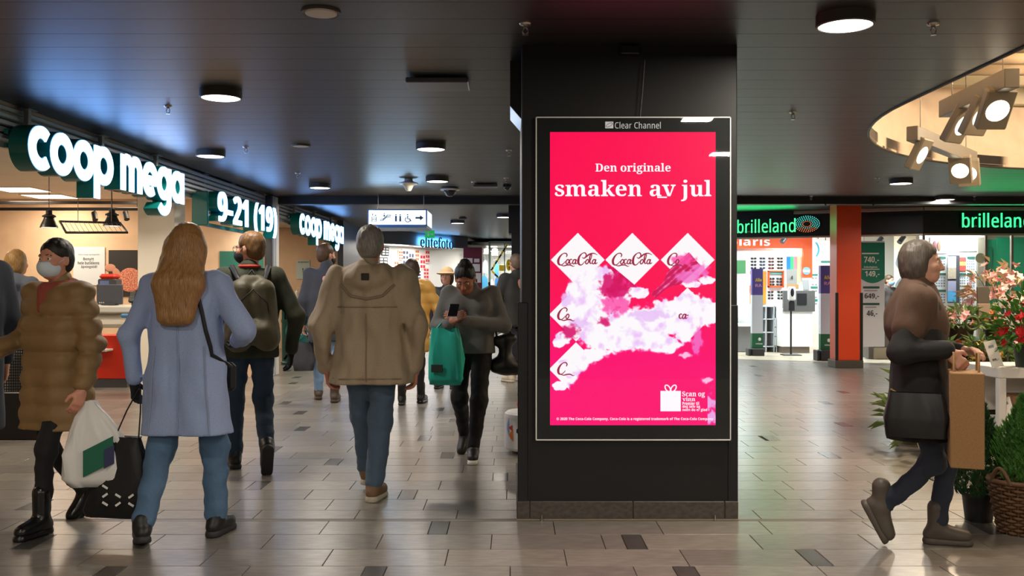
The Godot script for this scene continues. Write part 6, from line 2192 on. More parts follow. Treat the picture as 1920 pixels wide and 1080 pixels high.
# ---------- other things in the hall
func hall_things() -> void:
	var m: MB
	var t: Node3D
	# orange pillar
	var root := struct_node("column_orange", "orange square pillar with black corner guards")
	var fp := on_floor(1592, 690)
	var d := -fp.z
	var s := d / F
	var x0 := (1569.0 - 960) * s
	var x1 := (1615.0 - 960) * s
	m = MB.new()
	m.span(Vector3(x0, 0.13, -d - 0.36), Vector3(x1, CEIL, -d), 0.006)
	part("shaft", m, mat("pillar_orange", rgb(226, 70, 24), 0.42), root)
	m = MB.new()
	m.span(Vector3(x0 - 0.03, 0, -d - 0.38), Vector3(x1 + 0.03, 0.13, -d + 0.02), 0.006)
	part("skirting", m, mat("skirting_brown", rgb(78, 70, 62), 0.5), root)
	for x in [x0, x1]:
		m = MB.new()
		m.span(Vector3(x - 0.025, 0.11, -d - 0.02), Vector3(x + 0.025, 1.28, -d + 0.012), 0.004)
		part("corner_guard", m, mat("guard_black", rgb(20, 20, 20), 0.4), root)
	# black pillar beyond
	m = MB.new()
	m.span(Vector3(-0.01, 0, -17.0), Vector3(0.5, CEIL, -16.5), 0.006)
	m.span(Vector3(-0.06, 2.3, -17.05), Vector3(0.55, CEIL, -16.45), 0.006)
	struct("column_black", m, mat("pillar_cladding2", rgb(28, 30, 36), 0.5), "black pillar standing beyond the screen pillar")
	wayfinding()
	# exit sign
	t = thing("exit_sign", "small green emergency exit sign hanging before the photo shop", "sign")
	var c := at(806, 439, 19.5)
	m = MB.new()
	m.box(c, Vector3(0.19, 0.155, 0.03), 0.004)
	part("case", m, glow("exit_sign_glow", Color(0.0, 0.6, 0.28), 0.7, rgb(0, 140, 70)), t)
	m = MB.new()
	m.cyl(c + Vector3(0, 0.07, 0), Vector3(c.x, CEIL, c.z), 0.006, 0.006, 6)
	part("stem", m, mat("black_plastic", rgb(22, 22, 24), 0.4), t)
	m = MB.new()
	m.box(c + Vector3(-0.03, 0, 0.017), Vector3(0.03, 0.07, 0.004))
	m.box(c + Vector3(0.04, 0, 0.017), Vector3(0.05, 0.02, 0.004))
	part("pictogram", m, mat("print_white", rgb(240, 240, 238), 0.5), t)
	toy_ride()
	for q in [[1668, 817, 1742], [1656, 768, 1688]]:
		var a := on_floor(q[0], q[1])
		var b := on_floor(q[2], q[1])
		m = MB.new()
		m.span(Vector3(a.x, 0.0, a.z - 0.03), Vector3(b.x, 0.0015, a.z + 0.03))
		one("floor_tape", "short strip of yellow tape stuck across the floor tiles", "tape", m, mat("tape_yellow", rgb(232, 186, 40), 0.5), Vector3.ZERO, "yellow floor tapes")
	track_lights()

func wayfinding() -> void:
	var d := 14.0
	var t := thing("wayfinding_box", "hanging illuminated box sign with blue pictograms and an arrow", "sign")
	var a := at(690, 423, d)
	var b := at(800, 392.5, d)
	var blue := mat("way_blue", rgb(28, 84, 150), 0.4)
	var m := MB.new()
	m.span(Vector3(a.x, a.y, -d - 0.85), Vector3(b.x, b.y, -d), 0.004)
	part("case", m, mat("white_plastic", rgb(225, 222, 214), 0.4), t)
	var lit := glow("sign_panel_light", Color(0.8, 0.93, 1.0), 1.15)
	m = MB.new()
	m.span(Vector3(a.x + 0.012, a.y + 0.014, -d), Vector3(b.x - 0.012, b.y - 0.014, -d + 0.006))
	part("front_panel", m, lit, t)
	m = MB.new()
	m.span(Vector3(b.x, a.y + 0.014, -d - 0.83), Vector3(b.x + 0.006, b.y - 0.014, -d - 0.02))
	part("side_panel", m, lit, t)
	for s in [[a.x, a.y - 0.004, b.x, a.y + 0.014], [a.x, b.y - 0.014, b.x, b.y + 0.004], [a.x - 0.004, a.y, a.x + 0.012, b.y], [b.x - 0.012, a.y, b.x + 0.008, b.y]]:
		m = MB.new()
		m.span(Vector3(s[0], s[1], -d - 0.01), Vector3(s[2], s[3], -d + 0.01))
		part("edge", m, blue, t)
	m = MB.new()
	m.span(Vector3(a.x, a.y - 0.03, -d - 0.85), Vector3(b.x, a.y - 0.004, -d - 0.0))
	part("underside", m, blue, t)
	for px in [702.0, 790.0]:
		m = MB.new()
		var p := at(px, 392, d)
		m.cyl(Vector3(p.x, p.y, -d - 0.4), Vector3(p.x, CEIL, -d - 0.4), 0.005, 0.005, 6)
		part("suspension_rod", m, mat("chrome", rgb(190, 186, 180), 0.25, 0.9), t)
	var ink := mat("way_ink", rgb(30, 60, 104), 0.5)
	var P := func(px: float, py: float) -> Vector2: return Vector2((px - 960) * d / F, CAMH + (540 - py) * d / F)
	var u := d / F
	var tf := Transform3D(Basis(), Vector3(0, 0, -d + 0.0062))
	# lift
	m = MB.new()
	var q: Vector2 = P.call(701.5, 411)
	m.stroke([q + Vector2(-4, -4) * u, q + Vector2(4, -4) * u, q + Vector2(4, 4) * u, q + Vector2(-4, 4) * u], 1.6 * u, 0.002, tf, true)
	m.stroke([q + Vector2(-4, 0) * u, q + Vector2(4, 0) * u], 1.4 * u, 0.002, tf)
	m.prism(PackedVector2Array([q + Vector2(-4, 10) * u, q + Vector2(-1.4, 10) * u, q + Vector2(-2.7, 6) * u]), 0.002, tf)
	m.prism(PackedVector2Array([q + Vector2(1.4, 6) * u, q + Vector2(4, 6) * u, q + Vector2(2.7, 10) * u]), 0.002, tf)
	part("lift_pictogram", m, ink, t)
	# escalator
	m = MB.new()
	q = P.call(723, 408.5)
	m.stroke([q + Vector2(-10, -5) * u, q + Vector2(-6, -5.6) * u, q + Vector2(3, 2) * u, q + Vector2(9, 2) * u, q + Vector2(9.6, 5) * u, q + Vector2(4, 5.4) * u, q + Vector2(-5, -2.6) * u, q + Vector2(-9, -2.6) * u], 1.5 * u, 0.002, tf, true)
	m.stroke([q + Vector2(-2.5, 2) * u, q + Vector2(-2.5, 6) * u], 2.7 * u, 0.002, tf)
	m.stroke([q + Vector2(-2.5, 7) * u, q + Vector2(-2.5, 8.6) * u], 2.4 * u, 0.002, tf)
	part("escalator_pictogram", m, ink, t)
	# toilets
	m = MB.new()
	for x in [742.5, 750.5]:
		q = P.call(x, 408.5)
		m.stroke([q + Vector2(0, 4.6) * u, q + Vector2(0, 6.6) * u], 2.7 * u, 0.002, tf)
		m.stroke([q + Vector2(0, -0.5) * u, q + Vector2(0, 3.8) * u], (3.6 if x < 745 else 3.0) * u, 0.002, tf)
		for e in [-1.0, 1.0]:
			m.stroke([q + Vector2(e, -7) * u, q + Vector2(e, -0.5) * u], 1.9 * u, 0.002, tf)
	part("toilet_pictogram", m, ink, t)
	# wheelchair
	m = MB.new()
	q = P.call(765, 408.5)
	m.stroke(ring(q.x - 0.5 * u, q.y - 3.4 * u, 4.6 * u, 4.4 * u, 120, 350, 16), 1.5 * u, 0.002, tf)
	m.stroke([q + Vector2(-0.6, 4) * u, q + Vector2(-0.6, -1.6) * u, q + Vector2(3.6, -2) * u, q + Vector2(5.6, -6.6) * u], 2.0 * u, 0.002, tf)
	m.stroke([q + Vector2(-0.6, 5) * u, q + Vector2(-0.6, 7) * u], 2.7 * u, 0.002, tf)
	part("wheelchair_pictogram", m, ink, t)
	# arrow
	m = MB.new()
	q = P.call(786.5, 408.5)
	m.stroke([q + Vector2(-7.5, 0) * u, q + Vector2(3, 0) * u], 3.5 * u, 0.002, tf)
	m.prism(PackedVector2Array([q + Vector2(1, 5.2) * u, q + Vector2(8, 0) * u, q + Vector2(1, -5.2) * u]), 0.002, tf)
	part("arrow", m, ink, t)
	area(t, "sign_light", Transform3D(Basis(Vector3.UP, PI), Vector3((a.x + b.x) / 2, (a.y + b.y) / 2, -d + 0.05)), Vector2(0.8, 0.2), Color(0.6, 0.82, 1.0), 0.45)

func toy_ride() -> void:
	var p := on_floor(990, 855)
	var t := thing("toy_ride", "white coin-operated toy ride with printed sides and a red seat behind the pillar", "toy ride", p + Vector3(0.03, 0, -0.2))
	var m := MB.new()
	m.lathe(Vector3.ZERO, [Vector2(0, 0.03), Vector2(0.21, 0.03), Vector2(0.222, 0.05), Vector2(0.225, 0.3), Vector2(0.22, 0.325), Vector2(0.2, 0.34), Vector2(0, 0.34)], 40)
	part("base", m, mat("ride_white", rgb(228, 228, 226), 0.35), t)
	m = MB.new()
	m.lathe(Vector3.ZERO, [Vector2(0, 0), Vector2(0.16, 0), Vector2(0.16, 0.03), Vector2(0, 0.03)], 24)
	part("foot", m, mat("black_plastic", rgb(22, 22, 24), 0.4), t)
	var prints := [[2.4, 0.16, 0.10, 0.03, rgb(240, 120, 30)], [2.42, 0.22, 0.05, 0.03, rgb(206, 60, 40)], [2.0, 0.2, 0.12, 0.05, rgb(36, 36, 40)], [1.75, 0.13, 0.11, 0.06, rgb(30, 30, 34)], [2.6, 0.22, 0.16, 0.02, rgb(150, 170, 210)], [1.5, 0.22, 0.1, 0.05, rgb(40, 40, 44)]]
	for i in prints.size():
		var q: Array = prints[i]
		m = MB.new()
		var g := []
		for k in 3:
			var row := []
			for j in 5:
				var a: float = q[0] + (j / 4.0 - 0.5) * q[3] * 6.0
				row.append(Vector3(cos(a) * 0.2275, q[1] + (k / 2.0 - 0.5) * q[2] * (1.0 - 0.2 * j), sin(a) * 0.2275))
			g.append(row)
		m.sheet(g, Vector3(cos(q[0]), 0, sin(q[0])))
		part("printed_patch", m, mat("ride_print_%d" % i, q[4], 0.5), t)
	m = MB.new()
	m.ball(Vector3(-0.02, 0.40, 0.02), Vector3(0.1, 0.09, 0.12), Basis(), 16, 10)
	part("seat", m, mat("ride_red", rgb(206, 24, 28), 0.3), t)
	var wl := []
	for i in 25:
		var a := TAU * i / 24.0
		wl.append(Vector3(0.03, 0.5 + 0.09 * sin(a), 0.1 + 0.05 * cos(a)))
	for i in 12:
		m = MB.new()
		m.tube([wl[i * 2], wl[i * 2 + 1], wl[i * 2 + 2]], 0.013, 8)
		part("wheel_segment", m, mat("black_plastic", rgb(22, 22, 24), 0.4) if i % 2 else mat("ride_white", rgb(228, 228, 226), 0.35), t)

func track_lights() -> void:
	var grey := mat("track_grey", rgb(120, 114, 104), 0.4)
	var head_grey := mat("head_grey", rgb(150, 140, 122), 0.4)
	var rails := [[at(1772, 205, 7.6), at(1898, 146, 6.45), "large grey lighting rail with square spot heads in the ceiling opening", [[0.55, 0.34], [0.78, 0.0], [0.24, 0.6]]], [at(1710, 250, 8.6), at(1823, 297, 10.0), "long taupe lighting rail with three square spot heads at the rim of the opening", [[0.1, 0.9], [0.78, -0.6], [0.93, -0.6]]], [Vector3(5.6, 3.1, -6.0), Vector3(5.6, 3.1, -9.0), "lighting rail over the flower stand", [[0.2, 0.8], [0.5, 0.0], [0.8, -0.6]]], [Vector3(7.4, 3.1, -5.0), Vector3(7.4, 3.1, -9.5), "lighting rail at the far side of the opening", [[0.2, 0.8], [0.5, 0.0], [0.8, -0.6]]]]
	for k in rails.size():
		var r: Array = rails[k]
		var a: Vector3 = r[0]
		var b: Vector3 = r[1]
		var t := thing("lighting_rail", r[2], "track lamp")
		var bs := frame_of(a, b)
		var tilt := Basis((b - a).normalized(), bs.z.cross((b - a).normalized()).normalized() * 1.0, bs.z)
		var m := MB.new()
		m.box((a + b) / 2, Vector3((b - a).length(), 0.13, 0.1), 0.004, tilt)
		part("rail", m, grey, t)
		for f in [0.12, 0.88]:
			m = MB.new()
			var p := a.lerp(b, f)
			m.cyl(p, Vector3(p.x, CEIL + 0.95, p.z), 0.004, 0.004, 6)
			part("suspension_wire", m, mat("wire", rgb(120, 116, 110), 0.4, 0.5), t)
		for h in r[3]:
			var p := a.lerp(b, h[0]) + Vector3(0, -0.16, 0)
			var aim := Vector3(h[1] * 0.8, -0.55, 0.75 if k < 2 else -0.4).normalized()
			var hx := aim.cross(Vector3.UP).normalized()
			var hb := Basis(hx, aim, hx.cross(aim))
			m = MB.new()
			m.box(p, Vector3(0.21, 0.07, 0.30), 0.01, hb)
			var hd := part("spot_head", m, head_grey, t)
			m = MB.new()
			m.lathe(p + aim * 0.036, [Vector2(0.08, 0), Vector2(0, 0.002)], 24, hb)
			part("lens_light", m, glow("spot_glow", Color(1.0, 0.93, 0.8), 6.0), hd)
			m = MB.new()
			m.cyl(p, a.lerp(b, h[0]), 0.012, 0.012, 8)
			part("joint", m, mat("black_metal", rgb(24, 24, 26), 0.4), hd)
			var sl := SpotLight3D.new()
			sl.name = "spot_light"
			t.add_child(sl, true)
			sl.transform = Transform3D(Basis(hx, -aim.cross(hx), -aim), p + aim * 0.045)
			sl.light_color = Color(1.0, 0.9, 0.76)
			sl.light_energy = 5.0
			sl.light_size = 0.05
			sl.spot_angle = 32.0
			sl.spot_range = 20.0
			sl.spot_attenuation = 2.0
			sl.shadow_enabled = true
	# wall-washing lamps on the recess soffit
	for p in [Vector3(5.2, CEIL + 0.62, -8.6), Vector3(6.8, CEIL + 0.62, -9.6), Vector3(4.6, CEIL + 0.62, -6.0)]:
		var t := thing("soffit_lamp", "round warm lamp hanging high inside the ceiling opening", "lamp", p, 0.0, "lamps inside the opening")
		var m := MB.new()
		m.ball(Vector3.ZERO, Vector3(0.07, 0.07, 0.07), Basis(), 16, 10)
		part("globe_light", m, glow("globe_glow", Color(1.0, 0.85, 0.62), 3.0), t)
		m = MB.new()
		m.cyl(Vector3(0, 0.06, 0), Vector3(0, 0.33, 0), 0.008, 0.008, 6)
		part("stem", m, mat("black_metal", rgb(24, 24, 26), 0.4), t)
		var l := OmniLight3D.new()
		l.name = "globe_lamp"
		t.add_child(l, true)
		l.light_color = Color(1.0, 0.89, 0.76)
		l.light_energy = 3.0
		l.light_size = 0.06
		l.omni_range = 20.0
		l.omni_attenuation = 2.0
		l.shadow_enabled = true

# ---------- smooth solids: capsules and ellipsoids joined by a smooth minimum, meshed as surface nets
class Field:
	var kind := PackedByteArray()      # 0 capsule, 1 ellipsoid, 2 ellipsoid taken away
	var A := PackedVector3Array()
	var BA := PackedVector3Array()
	var inv := PackedFloat32Array()
	var ra := PackedFloat32Array()
	var rd := PackedFloat32Array()
	var K := PackedFloat32Array()
	var M: Array[Basis] = []
	var IR := PackedVector3Array()
	var lo := Vector3(1e9, 1e9, 1e9)
	var hi := Vector3(-1e9, -1e9, -1e9)
	var planes := []                   # [normal, offset]: keeps what lies where normal . p < offset
	var cell := 0.014
	var quilt := 0.0                   # depth and period of quilted bands
	var quilt_p := 0.09
	var fold := 0.0                    # depth and fineness of folds
	var fold_f := 7.0
	var fold_stretch := Vector3(1, 0.45, 1)
	var noise: FastNoiseLite
	var V := PackedVector3Array()
	var N := PackedVector3Array()
	var I := PackedInt32Array()
	func cap(a: Vector3, b: Vector3, r0: float, r1: float, k := 0.03) -> Field:
		kind.append(0); A.append(a); BA.append(b - a)
		inv.append(1.0 / maxf((b - a).length_squared(), 1e-9)); ra.append(r0); rd.append(r1 - r0); K.append(k)
		M.append(Basis()); IR.append(Vector3.ONE)
		var r := Vector3.ONE * (maxf(r0, r1) + 0.02)
		lo = lo.min(a - r).min(b - r); hi = hi.max(a + r).max(b + r)
		return self
	func ell(c: Vector3, r: Vector3, b := Basis(), k := 0.02, cut := false) -> Field:
		kind.append(2 if cut else 1); A.append(c); BA.append(Vector3.ZERO); inv.append(0); ra.append(minf(r.x, minf(r.y, r.z))); rd.append(0); K.append(k)
		var ir := Vector3(1.0 / r.x, 1.0 / r.y, 1.0 / r.z)
		M.append(Basis.from_scale(ir) * b.transposed()); IR.append(ir)
		if not cut:
			var m := Vector3.ONE * (maxf(r.x, maxf(r.y, r.z)) + 0.02)
			lo = lo.min(c - m); hi = hi.max(c + m)
		return self
	func one(i: int, p: Vector3) -> float:
		var pa := p - A[i]
		if kind[i] == 0:
			var ba := BA[i]
			var h := clampf(pa.dot(ba) * inv[i], 0.0, 1.0)
			return (pa - ba * h).length() - (ra[i] + rd[i] * h)
		var q := M[i] * pa
		var k0 := q.length()
		return k0 * (k0 - 1.0) / maxf((q * IR[i]).length(), 1e-6)
	func value(p: Vector3, list: PackedInt32Array) -> float:
		var d := 1e9
		for i in list:
			var e: float
			var pa := p - A[i]
			if kind[i] == 0:
				var ba := BA[i]
				var h := clampf(pa.dot(ba) * inv[i], 0.0, 1.0)
				e = (pa - ba * h).length() - ra[i] - rd[i] * h
			else:
				var q := M[i] * pa
				var k0 := q.length()
				e = k0 * (k0 - 1.0) / maxf((q * IR[i]).length(), 1e-6)
			var k := K[i]
			if absf(d - e) >= k and kind[i] != 2:
				if e < d:
					d = e
				continue
			if kind[i] == 2:
				var h := maxf(k - absf(d + e), 0.0) / k
				d = maxf(d, -e) + h * h * k * 0.25
			else:
				var h := maxf(k - absf(d - e), 0.0) / k
				d = minf(d, e) - h * h * k * 0.25
		if quilt > 0.0:
			d -= quilt * (sqrt(absf(sin(PI * p.y / quilt_p))) - 0.7)
		if fold > 0.0:
			d += fold * noise.get_noise_3d(p.x * fold_f * fold_stretch.x, p.y * fold_f * fold_stretch.y, p.z * fold_f * fold_stretch.z)
		for pl in planes:
			d = maxf(d, pl[0].dot(p) - pl[1])
		return d
	func build() -> void:
		var B := 4
		var c := cell
		lo -= Vector3.ONE * (c * 2 + 0.01)
		hi += Vector3.ONE * (c * 2 + 0.01)
		var nb := Vector3i(((hi - lo) / (c * B)).ceil())
		var nx := nb.x * B + 1
		var ny := nb.y * B + 1
		var nz := nb.z * B + 1
		var val := PackedFloat32Array()
		val.resize(nx * ny * nz)
		val.fill(1e6)
		var vid := PackedInt32Array()
		vid.resize(nx * ny * nz)
		vid.fill(-1)
		var all := PackedInt32Array(range(kind.size()))
		var rad := B * c * 0.87 * 1.06 + (quilt + fold) * 0.6
		var sx := 1
		var sy := nx
		var sz := nx * ny
		var active := []
		for bz in nb.z:
			for by in nb.y:
				for bx in nb.x:
					var ctr := lo + Vector3(bx + 0.5, by + 0.5, bz + 0.5) * (B * c)
					var dc := value(ctr, all)
					if absf(dc) > rad:
						continue
					var list := PackedInt32Array()
					var best := 1e9
					var ds := PackedFloat32Array()
					for i in all:
						var e := one(i, ctr)
						ds.append(e)
						if kind[i] != 2:
							best = minf(best, e)
					for i in all:
						if ds[i] < best + 2.1 * rad + K[i] or (kind[i] == 2 and ds[i] < 2.0 * rad):
							list.append(i)
					active.append(Vector3i(bx, by, bz))
					for z in range(bz * B, bz * B + B + 1):
						for y in range(by * B, by * B + B + 1):
							var o := y * sy + z * sz
							for x in range(bx * B, bx * B + B + 1):
								if val[o + x] > 1e5:
									val[o + x] = value(lo + Vector3(x, y, z) * c, list)
		var cells := PackedInt32Array()
		for a in active:
			for z in range(a.z * B, a.z * B + B):
				for y in range(a.y * B, a.y * B + B):
					for x in range(a.x * B, a.x * B + B):
						var o := x + y * sy + z * sz
						var v0 := val[o]; var v1 := val[o + 1]; var v2 := val[o + sy]; var v3 := val[o + sy + 1]
						var v4 := val[o + sz]; var v5 := val[o + sz + 1]; var v6 := val[o + sz + sy]; var v7 := val[o + sz + sy + 1]
						var m := minf(minf(minf(v0, v1), minf(v2, v3)), minf(minf(v4, v5), minf(v6, v7)))
						if m > 0.0:
							continue
						if maxf(maxf(maxf(v0, v1), maxf(v2, v3)), maxf(maxf(v4, v5), maxf(v6, v7))) <= 0.0:
							continue
						var s := Vector3.ZERO
						var n := 0
						if (v0 > 0.0) != (v1 > 0.0): s += Vector3(v0 / (v0 - v1), 0, 0); n += 1
						if (v2 > 0.0) != (v3 > 0.0): s += Vector3(v2 / (v2 - v3), 1, 0); n += 1
						if (v4 > 0.0) != (v5 > 0.0): s += Vector3(v4 / (v4 - v5), 0, 1); n += 1
						if (v6 > 0.0) != (v7 > 0.0): s += Vector3(v6 / (v6 - v7), 1, 1); n += 1
						if (v0 > 0.0) != (v2 > 0.0): s += Vector3(0, v0 / (v0 - v2), 0); n += 1
						if (v1 > 0.0) != (v3 > 0.0): s += Vector3(1, v1 / (v1 - v3), 0); n += 1
						if (v4 > 0.0) != (v6 > 0.0): s += Vector3(0, v4 / (v4 - v6), 1); n += 1
						if (v5 > 0.0) != (v7 > 0.0): s += Vector3(1, v5 / (v5 - v7), 1); n += 1
						if (v0 > 0.0) != (v4 > 0.0): s += Vector3(0, 0, v0 / (v0 - v4)); n += 1
						if (v1 > 0.0) != (v5 > 0.0): s += Vector3(1, 0, v1 / (v1 - v5)); n += 1
						if (v2 > 0.0) != (v6 > 0.0): s += Vector3(0, 1, v2 / (v2 - v6)); n += 1
						if (v3 > 0.0) != (v7 > 0.0): s += Vector3(1, 1, v3 / (v3 - v7)); n += 1
						vid[o] = V.size()
						V.append(lo + (Vector3(x, y, z) + s / n) * c)
						cells.append(o)
		N.resize(V.size())
		for o in cells:
			var inside := val[o] <= 0.0
			for ax in 3:
				var st := sx if ax == 0 else (sy if ax == 1 else sz)
				if (val[o + st] <= 0.0) == inside:
					continue
				var u := sy if ax == 0 else (sz if ax == 1 else sx)
				var w := sz if ax == 0 else (sx if ax == 1 else sy)
				if o - u - w < 0:
					continue
				var a := vid[o]; var b := vid[o - u]; var cc := vid[o - u - w]; var d := vid[o - w]
				if a < 0 or b < 0 or cc < 0 or d < 0:
					continue
				# right-handed order about +axis; outward is +axis when this end is inside
				var nn := (V[cc] - V[a]).cross(V[d] - V[b])
				if inside:
					I.append_array([a, cc, b, a, d, cc])
				else:
					I.append_array([a, b, cc, a, cc, d])
					nn = -nn
				N[a] += nn; N[b] += nn; N[cc] += nn; N[d] += nn
		# orient: normals must point away from the inside
		var bad := 0
		for i in range(0, mini(I.size(), 300), 3):
			var g := (V[I[i + 2]] - V[I[i]]).cross(V[I[i + 1]] - V[I[i]])
			if g.dot(N[I[i]]) < 0.0:
				bad += 1
		for i in N.size():
			N[i] = N[i].normalized()
		if bad > mini(I.size() / 3, 100) / 2:
			for i in range(0, I.size(), 3):
				var q := I[i + 1]
				I[i + 1] = I[i + 2]
				I[i + 2] = q
	func add_to(m: MB) -> void:
		for i in I:
			m.v.append(V[i]); m.n.append(N[i]); m.uv.append(Vector2.ZERO)

var jobs := []          # [Field, done]
func field(cell := 0.014, fold := 0.0, fold_f := 7.0) -> Field:
	var f := Field.new()
	f.cell = cell
	f.fold = fold
	f.fold_f = fold_f
	f.noise = FastNoiseLite.new()
	f.noise.seed = 3 + jobs.size()
	f.noise.frequency = 1.0
	f.noise.fractal_octaves = 2
	jobs.append(f)
	return f

func run_jobs() -> void:
	var id := WorkerThreadPool.add_group_task(func(i: int) -> void: jobs[i].build(), jobs.size(), -1, true)
	WorkerThreadPool.wait_for_group_task_completion(id)

var pending := []       # [name, fields, material, parent]
func solid(called: String, fields: Array, material: Material, parent: Node) -> void:
	pending.append([called, fields, material, parent])

func finish_solids() -> void:
	run_jobs()
	for p in pending:
		var verts := PackedVector3Array()
		var norms := PackedVector3Array()
		var idx := PackedInt32Array()
		for f in p[1]:
			var base := verts.size()
			verts.append_array(f.V)
			norms.append_array(f.N)
			var shifted: PackedInt32Array = f.I
			if base > 0:
				for i in shifted.size():
					shifted[i] += base
			idx.append_array(shifted)
		if verts.is_empty():
			continue
		var a := []
		a.resize(Mesh.ARRAY_MAX)
		a[Mesh.ARRAY_VERTEX] = verts
		a[Mesh.ARRAY_NORMAL] = norms
		a[Mesh.ARRAY_INDEX] = idx
		var m := ArrayMesh.new()
		m.add_surface_from_arrays(Mesh.PRIMITIVE_TRIANGLES, a)
		part(p[0], m, p[2], p[3])

# ---------- people: joints for a 1.75 m figure facing +z, its left hand at +x
func cloth(key: String, c: Color, rough := 0.85, weave := 60.0) -> StandardMaterial3D:
	if mats.has(key):
		return mats[key]
	var m := mat(key, c, rough)
	if not mats.has("weave_tex"):
		mats["weave_tex"] = noise_tex(61, 0.12, Color(0.9, 0.9, 0.9), Color(1.0, 1.0, 1.0), 1.0, 4)
	m.albedo_texture = mats["weave_tex"]
	m.uv1_triplanar = true
	m.uv1_scale = Vector3(3, 3, 3)
	m.rim_enabled = true
	m.rim = 0.25
	m.rim_tint = 0.6
	return m

func hair_mat(key: String, c: Color) -> StandardMaterial3D:
	if mats.has(key):
		return mats[key]
	var m := mat(key, c, 0.5)
	if not mats.has("strand_tex"):
		mats["strand_tex"] = noise_tex(62, 0.05, Color(0.5, 0.5, 0.5), Color(1.0, 1.0, 1.0), 1.0, 5)
	m.albedo_texture = mats["strand_tex"]
	m.uv1_triplanar = true
	m.uv1_scale = Vector3(14, 1.2, 14)
	m.heightmap_enabled = true
	m.heightmap_texture = mats["strand_tex"]
	m.heightmap_scale = 0.3
	return m

# point where a ray meets a solid
func meet(f: Field, p: Vector3, d: Vector3) -> Vector3:
	var all := PackedInt32Array(range(f.kind.size()))
	var from := p
	for i in 60:
		var v := f.value(p, all)
		if v < 0.001:
			break
		if p.distance_to(from) > 0.85:
			return from + d * 0.8
		p += d * maxf(v * 0.7, 0.001)
	return p

# sewn line laid on the coat: points (x, y) in the person's own axes, met from the back or the front
func seam(o: Dictionary, called: String, pts: Array, r: float, m: Material, dir := Vector3(0, 0, 1)) -> void:
	var line := []
	for i in pts.size() - 1:
		for k in 8:
			var q: Vector2 = pts[i].lerp(pts[i + 1], k / 8.0)
			line.append(meet(o.coat_field, Vector3(q.x, q.y, 0) - dir * 0.8, dir) - dir * 0.003)
	var q2: Vector2 = pts[pts.size() - 1]
	line.append(meet(o.coat_field, Vector3(q2.x, q2.y, 0) - dir * 0.8, dir))
	var mb := MB.new()
	mb.tube(line, r, 5)
	part(called, mb, m, o.node)

func joints(o: Dictionary) -> Dictionary:
	var j := {"hipL": Vector3(0.09, 0.93, 0), "hipR": Vector3(-0.09, 0.93, 0), "kneeL": Vector3(0.1, 0.50, 0.03), "kneeR": Vector3(-0.1, 0.50, 0.03), "ankL": Vector3(0.1, 0.09, -0.01), "ankR": Vector3(-0.1, 0.09, -0.01), "toeL": Vector3(0.02, 0, 0.15), "toeR": Vector3(-0.02, 0, 0.15), "shL": Vector3(0.185, 1.42, -0.01), "shR": Vector3(-0.185, 1.42, -0.01), "elL": Vector3(0.25, 1.13, -0.03), "elR": Vector3(-0.25, 1.13, -0.03), "wrL": Vector3(0.255, 0.88, 0.04), "wrR": Vector3(-0.255, 0.88, 0.04), "neck": Vector3(0, 1.47, -0.015), "head": Vector3(0, 1.635, 0.02)}
	for k in o:
		if o[k] is Vector3:
			j[k] = o[k]
	return j

func hand(f: Field, w: Vector3, dir: Vector3, palm: Vector3, thumb: Vector3, curl: float, s: float) -> void:
	dir = dir.normalized()
	thumb = (thumb - dir * thumb.dot(dir)).normalized()
	palm = dir.cross(thumb).normalized() * (1.0 if dir.cross(thumb).dot(palm) > 0 else -1.0)
	f.cap(w - dir * 0.03 * s, w + dir * 0.02 * s, 0.026 * s, 0.027 * s, 0.02)
	for k in 3:
		f.cap(w + dir * 0.02 * s + thumb * (0.018 - k * 0.018) * s, w + dir * 0.085 * s + thumb * (0.024 - k * 0.024) * s, 0.015 * s, 0.0125 * s, 0.012)
	var lens := [0.074, 0.083, 0.077, 0.06]
	for k in 4:
		var p := w + dir * 0.085 * s + thumb * (0.03 - k * 0.02) * s
		var d := dir
		var r := 0.0098 * s
		for seg in 3:
			d = (d * cos(curl * (0.7 + 0.15 * seg)) + palm * sin(curl * (0.7 + 0.15 * seg))).normalized()
			var q: Vector3 = p + d * (lens[k] * [0.45, 0.32, 0.23][seg] * s)
			f.cap(p, q, r, r * 0.9, 0.006)
			p = q
			r *= 0.9
	var tb := w + dir * 0.022 * s + thumb * 0.026 * s
	var t1 := tb + (thumb * 0.7 + dir * 0.75 + palm * 0.3).normalized() * 0.042 * s
	var t2 := t1 + (thumb * 0.15 + dir * 0.9 + palm * (0.3 + curl * 0.4)).normalized() * 0.034 * s
	f.cap(tb, t1, 0.0135 * s, 0.011 * s, 0.012)
	f.cap(t1, t2, 0.011 * s, 0.0095 * s, 0.006)

